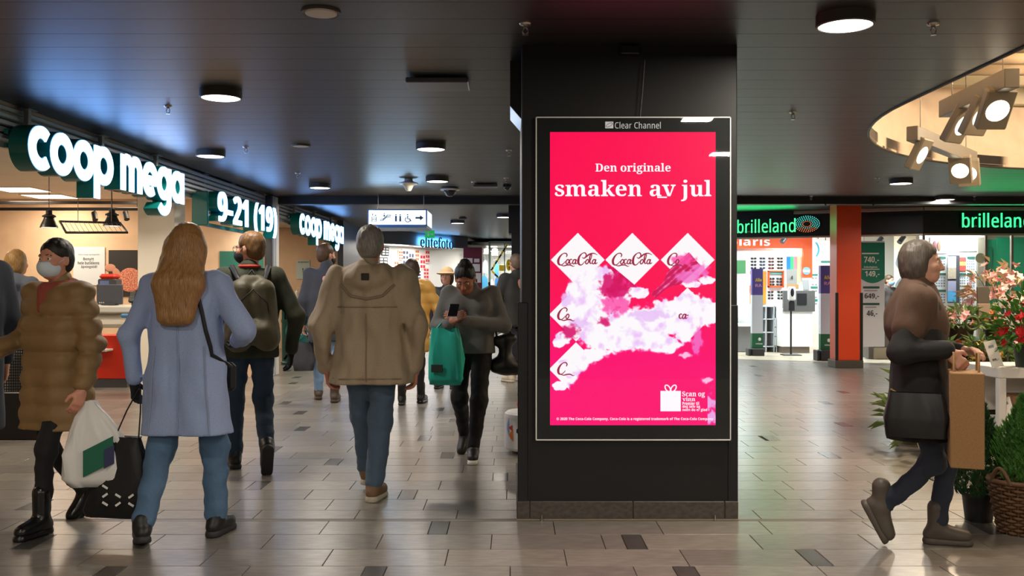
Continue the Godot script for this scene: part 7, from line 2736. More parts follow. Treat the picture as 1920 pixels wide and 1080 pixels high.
func head_field(f: Field, c: Vector3, b: Basis, s: float, bare := true) -> void:
	var P := func(x: float, y: float, z: float) -> Vector3: return c + b * (Vector3(x, y, z) * s)
	f.ell(P.call(0, 0.03, -0.015), Vector3(0.077, 0.092, 0.097) * s, b, 0.02)
	f.ell(P.call(0, -0.035, 0.022), Vector3(0.062, 0.086, 0.072) * s, b, 0.03)
	f.ell(P.call(0, -0.088, 0.048), Vector3(0.036, 0.028, 0.036) * s, b, 0.03)
	for e in [-1.0, 1.0]:
		f.ell(P.call(e * 0.04, -0.028, 0.06), Vector3(0.026, 0.022, 0.024) * s, b, 0.02)
		f.ell(P.call(e * 0.077, -0.008, -0.008), Vector3(0.011, 0.033, 0.02) * s, b * Basis(Vector3.UP, -e * 0.35), 0.008)
	f.cap(P.call(-0.034, 0.02, 0.079), P.call(0.034, 0.02, 0.079), 0.012 * s, 0.012 * s, 0.012)
	f.cap(P.call(0, 0.008, 0.09), P.call(0, -0.034, 0.107), 0.009 * s, 0.014 * s, 0.012)
	for e in [-1.0, 1.0]:
		f.ell(P.call(e * 0.012, -0.038, 0.098), Vector3(0.009, 0.008, 0.01) * s, b, 0.008)
	f.cap(P.call(-0.02, -0.063, 0.084), P.call(0.02, -0.063, 0.084), 0.0075 * s, 0.0075 * s, 0.005)
	f.cap(P.call(-0.016, -0.074, 0.083), P.call(0.016, -0.074, 0.083), 0.008 * s, 0.008 * s, 0.005)
	for e in [-1.0, 1.0]:
		f.ell(P.call(e * 0.031, 0.001, 0.094), Vector3(0.016, 0.010, 0.014) * s, b, 0.012, true)

# o: label, at, yaw, h (height) and looks; returns the node
func person(o: Dictionary) -> Node3D:
	var s: float = o.h / 1.75
	var j := joints(o)
	for k in j:
		if not k.begins_with("toe"):
			j[k] = j[k] * s
	var t := thing("person", o.label, "person", o.at, o.yaw)
	var far: bool = o.get("far", false)
	var fc := 1.6 if far else 1.0
	var hb := Basis(Vector3.UP, o.get("head_yaw", 0.0)) * Basis(Vector3.RIGHT, o.get("head_pitch", 0.0)) * Basis(Vector3.BACK, o.get("head_roll", 0.0))
	var skin := mat("skin_%s" % o.skin.to_html(false), o.skin, 0.55)
	skin.subsurf_scatter_enabled = true
	skin.subsurf_scatter_strength = 0.08
	# body under the clothes, head and hands: one mesh
	var bf := field(0.03)
	bf.cap(j.neck - Vector3(0, 0.12, 0) * s, Vector3(0, 1.02, 0) * s + (j.hipL + j.hipR) * 0.5 * Vector3(1, 0, 1), 0.11 * s, 0.1 * s, 0.05)
	for e in ["L", "R"]:
		bf.cap(j["hip" + e], j["knee" + e], 0.07 * s, 0.05 * s, 0.04)
		bf.cap(j["knee" + e], j["ank" + e], 0.05 * s, 0.036 * s, 0.03)
		bf.cap(j.neck - Vector3(0, 0.06, 0), j["sh" + e], 0.05 * s, 0.05 * s, 0.04)
		bf.cap(j["sh" + e], j["el" + e], 0.045 * s, 0.036 * s, 0.03)
		bf.cap(j["el" + e], j["wr" + e], 0.036 * s, 0.026 * s, 0.02)
	bf.cap(j.neck - Vector3(0, 0.08, 0), j.neck, 0.06 * s, 0.055 * s, 0.04)
	var back: bool = o.get("back", false)
	var hf := field((0.009 if back else 0.0058) * fc)
	hf.cap(j.neck - Vector3(0, 0.05, 0) * s, j.head + hb * Vector3(0, -0.05, -0.025) * s, 0.056 * s, 0.052 * s, 0.03)
	head_field(hf, j.head, hb, s)
	var fields := [bf, hf]
	var hands := {}
	for e in ["L", "R"]:
		var sg := 1.0 if e == "L" else -1.0
		var d: Vector3 = o.get("hdir" + e, (j["wr" + e] - j["el" + e]).normalized())
		var gf := field(0.0062 * fc)
		var th: Vector3 = o.get("thumb" + e, Vector3(-sg * 0.2, 0.0, 1.0))
		var pm: Vector3 = o.get("palm" + e, Vector3(-sg, 0, 0))
		hand(gf, j["wr" + e] + d * 0.025 * s, d, pm, th, o.get("curl" + e, 0.4), s)
		if o.has("gloves"):
			solid("glove", [gf], o.gloves, t)
		else:
			fields.append(gf)
	solid("body", fields, skin, t)
	# eyes
	if not o.get("back", false):
		for e in [-1.0, 1.0]:
			var m := MB.new()
			m.ball(j.head + hb * Vector3(e * 0.031, 0.001, 0.076) * s, Vector3.ONE * 0.0125 * s, hb, 12, 8)
			var eye := part("eye", m, mat("eye_white", rgb(226, 220, 212), 0.3), t)
			m = MB.new()
			m.ball(j.head + hb * Vector3(e * 0.031, 0.001, 0.0865) * s, Vector3(0.006, 0.006, 0.003) * s, hb, 10, 6)
			part("iris", m, mat("iris", rgb(50, 38, 30), 0.3), eye)
			m = MB.new()
			m.tube([j.head + hb * Vector3(e * 0.048, 0.02, 0.078) * s, j.head + hb * Vector3(e * 0.032, 0.026, 0.088) * s, j.head + hb * Vector3(e * 0.016, 0.022, 0.09) * s], 0.0035 * s, 6)
			part("eyebrow", m, o.hair, t)
	# hair
	var rf := field(0.0085 * fc, 0.006, 26.0)
	rf.fold_stretch = Vector3(1.6, 0.4, 1.6)
	var P := func(x: float, y: float, z: float) -> Vector3: return j.head + hb * (Vector3(x, y, z) * s)
	var style: String = o.get("hair_style", "short")
	rf.ell(P.call(0, 0.04, -0.022), Vector3(0.086, 0.096, 0.105) * s, hb, 0.03)
	if style == "short" or style == "bald_top":
		rf.ell(P.call(0, -0.02, -0.05), Vector3(0.078, 0.075, 0.07) * s, hb, 0.03)
	elif style == "bob":
		rf.ell(P.call(0, -0.03, -0.04), Vector3(0.1, 0.11, 0.085) * s, hb, 0.04)
	elif style == "long":
		var n: Vector3 = j.neck
		rf.ell(P.call(0, -0.03, -0.05), Vector3(0.1, 0.12, 0.085) * s, hb, 0.04)
		for e in [-1.0, 0.0, 1.0]:
			rf.cap(P.call(e * 0.05, -0.02, -0.06), n + Vector3(e * 0.075, -0.05, -0.115) * s, 0.065 * s, 0.062 * s, 0.05)
			rf.cap(n + Vector3(e * 0.075, -0.05, -0.115) * s, n + Vector3(e * 0.06, -0.23, -0.15) * s, 0.062 * s, 0.042 * s, 0.05)
	elif style == "bun":
		rf.ell(P.call(0, -0.02, -0.05), Vector3(0.078, 0.075, 0.07) * s, hb, 0.03)
		rf.ell(P.call(0, 0.115, -0.06), Vector3(0.045, 0.04, 0.045) * s, hb, 0.02)
	# clear the face
	rf.ell(P.call(0, -0.045, 0.085), Vector3(0.075, 0.1, 0.085) * s, hb, 0.015, true)
	if style != "long" and style != "bob":
		for e in [-1.0, 1.0]:
			rf.ell(P.call(e * 0.09, -0.035, 0.01), Vector3(0.03, 0.05, 0.045) * s, hb, 0.01, true)
		rf.planes.append([hb * Vector3(0, -1, 0), (hb * Vector3(0, -1, 0)).dot(P.call(0, -0.085, 0))])
	if not o.has("hat"):
		solid("hair", [rf], o.hair, t)
	else:
		solid("hair", [rf], o.hair, t)
		var hat := field(0.009 * fc)
		hat.ell(P.call(0, 0.065, -0.02), Vector3(0.097, 0.085, 0.115) * s, hb, 0.03)
		if o.get("brim", false):
			hat.ell(P.call(0, 0.045, 0.0), Vector3(0.16, 0.018, 0.18) * s, hb, 0.02)
		hat.planes.append([hb * Vector3(0, -1, 0), (hb * Vector3(0, -1, 0)).dot(P.call(0, 0.015, 0))])
		solid("hat", [hat], o.hat, t)
	# mask
	if o.has("mask"):
		var mf := field(0.007 * fc)
		mf.ell(P.call(0, -0.055, 0.04), Vector3(0.068, 0.062, 0.076) * s, hb, 0.02)
		mf.ell(P.call(0, -0.04, 0.09), Vector3(0.03, 0.035, 0.03) * s, hb, 0.03)
		mf.planes.append([hb * Vector3(0, 0, -1), (hb * Vector3(0, 0, -1)).dot(P.call(0, 0, 0.015))])
		mf.planes.append([hb * Vector3(0, 1, 0.15).normalized(), (hb * Vector3(0, 1, 0.15).normalized()).dot(P.call(0, -0.014, 0.09))])
		solid("face_mask", [mf], o.mask, t)
		for e in [-1.0, 1.0]:
			var m := MB.new()
			m.tube([P.call(e * 0.06, -0.03, 0.05), P.call(e * 0.076, 0.0, 0.01), P.call(e * 0.086, 0.015, -0.02)], 0.002 * s, 5)
			part("ear_loop", m, o.mask, t)
	if o.get("glasses", false):
		var m := MB.new()
		for e in [-1.0, 1.0]:
			var rg := []
			for i in 17:
				var a := TAU * i / 16.0
				rg.append(P.call(e * 0.033 + cos(a) * 0.026, 0.0 + sin(a) * 0.02, 0.102))
			m.tube(rg, 0.002 * s, 5)
			m.tube([P.call(e * 0.06, 0.006, 0.1), P.call(e * 0.08, 0.008, 0.03), P.call(e * 0.084, 0.0, -0.015)], 0.002 * s, 5)
		m.tube([P.call(-0.008, 0.004, 0.104), P.call(0.008, 0.004, 0.104)], 0.002 * s, 5)
		part("eyeglasses", m, mat("black_metal", rgb(24, 24, 26), 0.4), t)
	# coat or jacket
	var bulk: float = o.get("bulk", 1.0)
	var hem: float = o.hem
	var cf := field(0.0155 * fc, o.get("fold", 0.012), 6.0)
	cf.quilt = o.get("quilt", 0.0)
	cf.quilt_p = o.get("quilt_p", 0.09)
	var hipc: Vector3 = (j.hipL + j.hipR) * 0.5
	var nk: Vector3 = j.neck
	var flare: float = o.get("flare", 0.0)
	for e in ["L", "R"]:
		var sg := 1.0 if e == "L" else -1.0
		var up := nk + Vector3(sg * 0.085, -0.13, 0.01) * s
		var mid := nk.lerp(hipc, 0.55) + Vector3(sg * 0.075, 0, 0.005) * s
		var low := Vector3(hipc.x + sg * (0.075 + flare) * s, hem - 0.03, hipc.z)
		cf.cap(up, mid, 0.118 * s * bulk, 0.118 * s * bulk, 0.06)
		cf.cap(mid, low, 0.118 * s * bulk, (0.128 + flare) * s * bulk, 0.06)
		cf.cap(nk + Vector3(sg * 0.05, -0.055, -0.01) * s, j["sh" + e], 0.062 * s * bulk, 0.07 * s * bulk, 0.05)
		cf.cap(j["sh" + e], j["el" + e], 0.07 * s * bulk, 0.058 * s * bulk, 0.035)
		cf.cap(j["el" + e], j["wr" + e] + (j["wr" + e] - j["el" + e]).normalized() * 0.0, 0.058 * s * bulk, 0.045 * s * bulk, 0.03)
	cf.cap(nk - Vector3(0, 0.06, 0.005) * s, nk + Vector3(0, o.get("collar", 0.02), -0.005) * s, 0.085 * s, 0.074 * s, 0.03)
	if o.get("hood", false):
		cf.ell(nk + Vector3(0, -0.045, -0.105) * s, Vector3(0.16, 0.085, 0.075) * s, Basis(Vector3.RIGHT, 0.5), 0.03)
		cf.cap(nk + Vector3(-0.11, -0.0, -0.02) * s, nk + Vector3(0, -0.015, -0.09) * s, 0.05 * s, 0.06 * s, 0.04)
		cf.cap(nk + Vector3(0.11, -0.0, -0.02) * s, nk + Vector3(0, -0.015, -0.09) * s, 0.05 * s, 0.06 * s, 0.04)
	cf.planes.append([Vector3.DOWN, -hem])
	solid("coat", [cf], o.coat, t)
	if o.has("scarf"):
		var sf := field(0.012 * fc, 0.012, 12.0)
		for i in 8:
			var a := TAU * i / 8.0
			var b := TAU * (i + 1) / 8.0
			sf.cap(nk + Vector3(cos(a) * 0.075, -0.01 - 0.02 * sin(a), sin(a) * 0.08) * s, nk + Vector3(cos(b) * 0.075, -0.01 - 0.02 * sin(b), sin(b) * 0.08) * s, 0.04 * s, 0.04 * s, 0.03)
		sf.cap(nk + Vector3(0.01, -0.03, 0.1) * s, nk + Vector3(0.0, -0.14, 0.13) * s, 0.045 * s, 0.03 * s, 0.03)
		solid("scarf", [sf], o.scarf, t)
	if o.has("shawl"):
		var sf := field(0.016 * fc, 0.014, 8.0)
		for e in ["L", "R"]:
			sf.cap(nk + Vector3(0, -0.01, 0) * s, j["sh" + e] + Vector3(0, -0.01, 0), 0.085 * s, 0.09 * s, 0.06)
			sf.cap(j["sh" + e] + Vector3(0, -0.01, 0), j["sh" + e].lerp(j["el" + e], 0.55), 0.09 * s, 0.085 * s, 0.06)
		sf.ell(nk + Vector3(0, -0.17, 0), Vector3(0.23, 0.2, 0.18) * s, Basis(), 0.06)
		sf.cap(nk + Vector3(0, -0.04, 0) * s, nk + Vector3(0, 0.03, 0) * s, 0.1 * s, 0.08 * s, 0.04)
		solid("shawl", [sf], o.shawl, t)
	# trousers
	var tf := field(0.015 * fc, o.get("tfold", 0.012), 9.0)
	tf.fold_stretch = Vector3(1, 1.3, 1)
	var tw: float = o.get("twide", 1.0)
	if hem > 0.78 * s:
		tf.cap(j.hipL + Vector3(-0.02, 0.03, 0), j.hipR + Vector3(0.02, 0.03, 0), 0.105 * s, 0.105 * s, 0.05)
	for e in ["L", "R"]:
		var f0 := clampf((j["hip" + e].y - hem - 0.12) / maxf(j["hip" + e].y - j["knee" + e].y, 0.05), 0.0, 0.9)
		tf.cap(j["hip" + e].lerp(j["knee" + e], f0), j["knee" + e], lerpf(0.092, 0.066 * tw, f0) * s, 0.066 * s * tw, 0.05)
		tf.cap(j["knee" + e], j["ank" + e] + (j["knee" + e] - j["ank" + e]).normalized() * 0.03, 0.066 * s * tw, 0.054 * s * tw, 0.04)
	solid("trousers", [tf], o.trousers, t)
	# shoes
	for e in ["L", "R"]:
		var sf := field(0.0095 * fc)
		var a: Vector3 = j["ank" + e]
		var dir: Vector3 = j["toe" + e]
		var fw := dir.normalized()
		var sd := fw.cross(Vector3.UP).normalized()
		var dn := fw.cross(sd).normalized()
		if dn.dot(a - j["knee" + e]) < 0.0:
			dn = -dn
		var heel := a + dn * 0.035 * s - fw * 0.035 * s
		sf.cap(heel, a + dn * 0.04 * s + fw * 0.15 * s, 0.042 * s, 0.04 * s, 0.03)
		sf.cap(a + dn * 0.0 + fw * 0.0, a + dn * 0.035 * s + fw * 0.11 * s, 0.045 * s, 0.038 * s, 0.03)
		sf.cap(a + Vector3(0, o.get("boot", 0.03), 0) * s, a, 0.052 * s, 0.048 * s, 0.02)
		sf.planes.append([dn, dn.dot(a + dn * 0.062 * s)])
		solid("shoe", [sf], o.shoes, t)
		var so := field(0.0095 * fc)
		so.cap(heel + dn * 0.04 * s, a + dn * 0.08 * s + fw * 0.155 * s, 0.044 * s, 0.043 * s, 0.02)
		so.planes.append([dn, dn.dot(a + dn * 0.09 * s)])
		so.planes.append([-dn, (-dn).dot(a + dn * 0.048 * s)])
		solid("sole", [so], o.get("sole", o.shoes), t)
	o.joints = j
	o.coat_field = cf
	o.node = t
	return t

# world position of a point given in the person's own axes
func own(o: Dictionary, p: Vector3) -> Vector3:
	return o.node.position + Basis(Vector3.UP, o.yaw) * p

func people() -> void:
	var black_shoe := mat("shoe_black", rgb(28, 27, 28), 0.45)
	var rubber := mat("sole_black", rgb(44, 44, 46), 0.6)
	var brown_hair := hair_mat("hair_brown", rgb(104, 74, 46))
	var dark_hair := hair_mat("hair_dark", rgb(44, 34, 28))
	# woman in the long light blue coat, seen from behind
	var w := {"label": "woman with long hair in a light blue coat walking away", "at": on_floor(352, 1008), "yaw": PI - 0.06, "h": 1.70, "skin": rgb(206, 158, 132), "hair": hair_mat("hair_honey", rgb(196, 144, 86)), "hair_style": "long", "coat": cloth("coat_blue", rgb(156, 174, 214)), "hem": 0.57, "flare": 0.03, "bulk": 1.0, "fold": 0.02, "trousers": cloth("jeans_blue", rgb(84, 116, 148)), "twide": 1.12, "shoes": black_shoe, "sole": rubber, "back": true, "gloves": cloth("glove_black", rgb(26, 26, 28)),
		"ankL": Vector3(0.17, 0.11, -0.2), "kneeL": Vector3(0.14, 0.52, -0.02), "toeL": Vector3(0.07, -0.035, 0.13), "ankR": Vector3(-0.14, 0.09, 0.06), "kneeR": Vector3(-0.12, 0.5, 0.1), "hipL": Vector3(0.1, 0.93, 0), "elL": Vector3(0.3, 1.14, -0.07), "wrL": Vector3(0.3, 0.9, -0.02), "elR": Vector3(-0.34, 1.16, -0.05), "wrR": Vector3(-0.22, 1.1, 0.18), "curlL": 1.1}
	person(w)
	# masked woman in the brown quilted coat
	var q := {"label": "masked woman in a long brown quilted coat walking towards us", "at": on_floor(108, 985), "yaw": -0.45, "h": 1.63, "skin": rgb(214, 150, 124), "hair": dark_hair, "hair_style": "short", "coat": cloth("coat_brown", rgb(150, 118, 74), 0.6), "hem": 0.56, "quilt": 0.024, "quilt_p": 0.1, "fold": 0.012, "bulk": 1.18, "flare": 0.01, "trousers": cloth("trousers_black", rgb(30, 29, 30)), "twide": 0.85, "shoes": mat("boot_black", rgb(22, 22, 23), 0.25), "boot": 0.16, "mask": mat("mask_pale", rgb(212, 226, 234), 0.7), "scarf": cloth("scarf_rust", rgb(160, 74, 60)), "head_yaw": 0.15,
		"ankR": Vector3(-0.07, 0.14, -0.26), "kneeR": Vector3(-0.09, 0.5, 0.0), "toeR": Vector3(0, -0.09, 0.12), "ankL": Vector3(0.11, 0.09, 0.2), "kneeL": Vector3(0.1, 0.5, 0.16), "elR": Vector3(-0.3, 1.16, -0.04), "wrR": Vector3(-0.26, 1.08, 0.24), "curlR": 0.5, "elL": Vector3(0.31, 1.12, 0.0), "wrL": Vector3(0.36, 0.88, 0.12), "curlL": 1.1}
	person(q)
	# man with the backpack
	var m5 := {"label": "man in a dark olive jacket with glasses and mask looking sideways", "at": on_floor(468, 880), "yaw": -2.80, "h": 1.77, "skin": rgb(216, 160, 134), "hair": hair_mat("hair_sandy", rgb(150, 108, 62)), "coat": cloth("coat_olive", rgb(52, 56, 40)), "hem": 0.84, "bulk": 1.08, "trousers": cloth("jeans_dark", rgb(44, 66, 90)), "twide": 1.05, "shoes": black_shoe, "sole": rubber, "mask": mat("mask_black", rgb(34, 34, 36), 0.7), "glasses": true, "head_yaw": 0.95, "gloves": cloth("glove_black", rgb(26, 26, 28)), "scarf_": 0,
		"ankL": Vector3(0.1, 0.09, 0.1), "kneeL": Vector3(0.1, 0.5, 0.12), "ankR": Vector3(-0.1, 0.2, -0.28), "kneeR": Vector3(-0.1, 0.52, 0.02), "toeR": Vector3(0, -0.14, 0.08), "elR": Vector3(-0.33, 1.13, -0.05), "wrR": Vector3(-0.31, 0.89, 0.02)}
	person(m5)
	# man in the dark grey coat
	var m6 := {"label": "man in a long charcoal coat, black mask and light jeans near the waste bin", "at": on_floor(612, 752), "yaw": PI + 0.12, "h": 1.88, "skin": rgb(214, 158, 132), "hair": brown_hair, "coat": cloth("coat_charcoal", rgb(64, 68, 78)), "hem": 0.72, "bulk": 1.0, "trousers": cloth("jeans_light", rgb(140, 174, 212)), "shoes": mat("boot_brown", rgb(74, 58, 46), 0.5), "boot": 0.1, "mask": mat("mask_black", rgb(34, 34, 36), 0.7), "head_yaw": -0.85, "far": true, "collar": 0.05,
		"ankR": Vector3(-0.1, 0.09, -0.14), "kneeR": Vector3(-0.1, 0.5, 0.02), "ankL": Vector3(0.1, 0.09, 0.18), "kneeL": Vector3(0.1, 0.5, 0.14), "curlL": 1.1}
	person(m6)
	# elderly man in the khaki parka
	var m7 := {"label": "grey-haired man in a wide khaki hooded parka walking away", "at": on_floor(694, 936), "yaw": PI, "h": 1.75, "skin": rgb(200, 130, 106), "hair": hair_mat("hair_grey", rgb(176, 168, 158)), "coat": cloth("coat_khaki", rgb(178, 158, 130), 0.7), "hem": 0.75, "bulk": 1.24, "flare": 0.02, "hood": true, "fold": 0.034, "trousers": cloth("jeans_grey", rgb(84, 104, 126)), "twide": 1.15, "shoes": mat("shoe_tan", rgb(124, 94, 66), 0.6), "sole": mat("sole_cream", rgb(196, 184, 164), 0.6), "back": true,
		"shL": Vector3(0.2, 1.41, -0.01), "shR": Vector3(-0.2, 1.41, -0.01), "elL": Vector3(0.30, 1.12, -0.04), "elR": Vector3(-0.30, 1.12, -0.04), "wrL": Vector3(0.28, 0.86, 0.02), "wrR": Vector3(-0.29, 0.86, 0.02), "ankR": Vector3(-0.03, 0.09, -0.04), "kneeR": Vector3(-0.06, 0.5, 0.05), "ankL": Vector3(0.06, 0.14, 0.26), "kneeL": Vector3(0.08, 0.54, 0.18), "toeR": Vector3(-0.03, 0, 0.15), "curlL": 0.8, "curlR": 0.8}
	person(m7)
	# yellow quilted coat
	var m8 := {"label": "person in a mustard yellow quilted coat walking away", "at": on_floor(772, 758), "yaw": PI - 0.1, "h": 1.69, "skin": rgb(206, 150, 124), "hair": hair_mat("hair_umber", rgb(78, 58, 44)), "hair_style": "bob", "coat": cloth("coat_mustard", rgb(222, 170, 84), 0.6), "hem": 0.61, "quilt": 0.022, "quilt_p": 0.13, "bulk": 1.15, "hood": true, "trousers": cloth("trousers_black", rgb(30, 29, 30)), "twide": 0.85, "shoes": mat("boot_black", rgb(22, 22, 23), 0.25), "boot": 0.14, "back": true, "far": true,
		"ankR": Vector3(-0.09, 0.09, 0.12), "ankL": Vector3(0.1, 0.09, -0.1), "elR": Vector3(-0.33, 1.16, 0.02), "wrR": Vector3(-0.28, 1.02, 0.2)}
	person(m8)
	# person reading a phone
	var m9 := {"label": "person in a grey cardigan and black trousers bent over a phone", "at": on_floor(884, 858), "yaw": -0.12, "h": 1.66, "skin": rgb(172, 112, 84), "hair": hair_mat("hair_black", rgb(24, 21, 20)), "hair_style": "bun", "coat": cloth("coat_grey", rgb(112, 112, 110)), "hem": 0.84, "bulk": 1.0, "trousers": cloth("trousers_jet", rgb(20, 20, 24)), "twide": 1.0, "shoes": black_shoe, "sole": mat("sole_white", rgb(222, 220, 214), 0.5), "head_pitch": 0.55, "neck": Vector3(0, 1.40, 0.06), "head": Vector3(-0.03, 1.51, 0.15),
		"shL": Vector3(0.185, 1.38, 0.02), "shR": Vector3(-0.185, 1.38, 0.02), "elL": Vector3(0.29, 1.12, 0.06), "wrL": Vector3(-0.01, 1.16, 0.30), "elR": Vector3(-0.27, 1.12, 0.1), "wrR": Vector3(-0.13, 1.14, 0.33), "hdirL": Vector3(-0.8, 0.35, 0.2), "hdirR": Vector3(0.5, 0.4, 0.3), "palmL": Vector3(0, 0.3, -1), "palmR": Vector3(0, 0.4, -1), "thumbL": Vector3(0, 1, -0.3), "thumbR": Vector3(-0.2, 1, -0.3), "curlL": 0.5, "curlR": 0.5,
		"ankL": Vector3(0.04, 0.09, 0.16), "kneeL": Vector3(0.09, 0.5, 0.16), "ankR": Vector3(-0.1, 0.16, -0.24), "kneeR": Vector3(-0.1, 0.5, 0.02), "toeR": Vector3(-0.02, -0.1, 0.1)}
	person(m9)
	# half hidden by the pillar
	var m10 := {"label": "man in a dark grey jacket and navy trousers half hidden by the pillar", "at": on_floor(968, 716), "yaw": PI + 0.5, "h": 1.84, "skin": rgb(206, 150, 124), "hair": hair_mat("hair_cropped", rgb(150, 128, 108)), "coat": cloth("coat_dark", rgb(56, 58, 58)), "hem": 0.80, "bulk": 1.05, "trousers": cloth("trousers_navy", rgb(40, 48, 66)), "shoes": mat("shoe_cream", rgb(206, 196, 176), 0.6), "sole": mat("sole_cream", rgb(196, 184, 164), 0.6), "back": true, "far": true, "elL": Vector3(0.3, 1.15, 0.0)}
	person(m10)
	# blond person behind the masked woman
	person({"label": "blond person in a navy hooded top behind the woman in brown", "at": on_floor(30, 802), "yaw": PI - 0.3, "h": 1.72, "skin": rgb(206, 150, 124), "hair": hair_mat("hair_blond", rgb(206, 160, 96)), "hair_style": "bob", "coat": cloth("coat_slate", rgb(96, 104, 120)), "hem": 0.8, "hood": true, "trousers": cloth("trousers_navy", rgb(40, 48, 66)), "shoes": black_shoe, "back": true, "far": true})
	person({"label": "person in a long navy coat at the edge beside the woman in brown", "at": on_floor(-62, 945), "yaw": -2.2, "h": 1.80, "skin": rgb(206, 150, 124), "hair": dark_hair, "hair_style": "bob", "coat": cloth("coat_navy", rgb(30, 36, 48)), "hem": 0.45, "bulk": 1.1, "trousers": cloth("trousers_black", rgb(30, 29, 30)), "shoes": black_shoe, "back": true, "far": true})
	# far woman with a hat
	person({"label": "woman in a beige brimmed hat and black coat before the photo shop", "at": on_floor(838, 728), "yaw": -0.2, "h": 1.62, "skin": rgb(214, 160, 134), "hair": brown_hair, "hair_style": "bob", "hat": cloth("hat_beige", rgb(186, 158, 122)), "brim": true, "coat": cloth("coat_black", rgb(30, 30, 34)), "hem": 0.6, "trousers": cloth("trousers_black", rgb(30, 29, 30)), "shoes": black_shoe, "far": true})
	# woman in black on the right
	var m12 := {"label": "woman in black with a brown shawl walking past the flowers", "at": on_floor(1722, 1022), "yaw": 1.2, "h": 1.60, "skin": rgb(196, 146, 122), "hair": hair_mat("hair_ash", rgb(110, 98, 88)), "hair_style": "bob", "coat": cloth("coat_jet", rgb(26, 24, 25)), "hem": 0.58, "bulk": 1.12, "flare": 0.04, "shawl": cloth("shawl_brown", rgb(88, 64, 48)), "trousers": cloth("jeans_night", rgb(46, 54, 70)), "twide": 0.9, "shoes": mat("boot_taupe", rgb(84, 76, 68), 0.5), "boot": 0.12,
		"ankL": Vector3(0.07, 0.09, 0.1), "kneeL": Vector3(0.09, 0.5, 0.16), "ankR": Vector3(-0.08, 0.22, -0.2), "kneeR": Vector3(-0.09, 0.5, 0.08), "toeR": Vector3(0, -0.13, 0.07), "elR": Vector3(-0.3, 1.13, -0.1), "wrR": Vector3(-0.28, 1.15, 0.13), "elL": Vector3(0.26, 1.12, 0.0), "wrL": Vector3(0.13, 1.12, 0.22), "hdirR": Vector3(0.1, -0.6, 0.6), "hdirL": Vector3(-0.5, 0.1, 0.6), "curlL": 0.9, "curlR": 0.9}
	person(m12)
	person({"label": "masked shop assistant in dark clothes behind the price banner", "at": Vector3(7.84, 0, -19.98), "yaw": 0.6, "h": 1.62, "skin": rgb(206, 150, 124), "hair": brown_hair, "coat": cloth("coat_umber", rgb(74, 66, 62)), "hem": 0.75, "trousers": cloth("trousers_black", rgb(30, 29, 30)), "shoes": black_shoe, "mask": mat("mask_blue", rgb(120, 160, 200), 0.7), "far": true})
	# seams and fittings on the coats seen from behind
	var sm := cloth("seam_blue", rgb(150, 162, 190))
	seam(w, "back_seam", [Vector2(0.0, 1.2), Vector2(0.0, 0.58)], 0.004, sm)
	seam(w, "side_seam", [Vector2(0.13, 1.05), Vector2(0.16, 0.58)], 0.004, sm)
	seam(w, "side_seam", [Vector2(-0.13, 1.05), Vector2(-0.17, 0.58)], 0.004, sm)
	var km := cloth("seam_khaki", rgb(150, 132, 108))
	seam(m7, "yoke_seam", [Vector2(-0.19, 1.24), Vector2(0.19, 1.24)], 0.004, km)
	seam(m7, "back_seam", [Vector2(0.0, 1.2), Vector2(0.0, 0.77)], 0.004, km)
	seam(m7, "hem_seam", [Vector2(-0.22, 0.79), Vector2(0.22, 0.79)], 0.004, km)
	seam(m7, "hood_edge", [Vector2(-0.17, 1.38), Vector2(-0.1, 1.31), Vector2(0.0, 1.29), Vector2(0.1, 1.31), Vector2(0.17, 1.38)], 0.009, km)
	var tg := MB.new()
	tg.box(meet(m7.coat_field, Vector3(0.0, 1.43, -0.8), Vector3(0, 0, 1)), Vector3(0.05, 0.045, 0.012), 0.004)
	part("hood_tab", tg, cloth("tab_dark", rgb(56, 48, 38)), m7.node)
	carried(w, q, m5, m6, m9, m12)
	finish_solids()

func strap(t: Node, called: String, pts: Array, r: float, m: Material) -> void:
	var mb := MB.new()
	mb.tube(pts, r, 6)
	part(called, mb, m, t)

# soft bag: stacked rounded rectangles [y, half width, half depth, shift]
func soft_bag(rows: Array, wob: float, seed_: int) -> MB:
	var fn := FastNoiseLite.new()
	fn.seed = seed_
	fn.frequency = 9.0
	var g := []
	for r in rows:
		var line := []
		for i in 33:
			var a := TAU * i / 32.0
			var c := cos(a)
			var s := sin(a)
			var p := Vector3(signf(c) * pow(absf(c), 0.6) * r[1] + r[3], r[0], signf(s) * pow(absf(s), 0.6) * r[2])
			var nz := fn.get_noise_3d(p.x * 1.4, p.y * 0.9, p.z * 1.4) if i < 32 else 0.0
			if i == 32:
				line.append(line[0])
			else:
				line.append(p + Vector3(c, 0, s) * nz * wob)
		g.append(line)
	var m := MB.new()
	m.sheet(g, Vector3(-1, 0, 0))
	return m

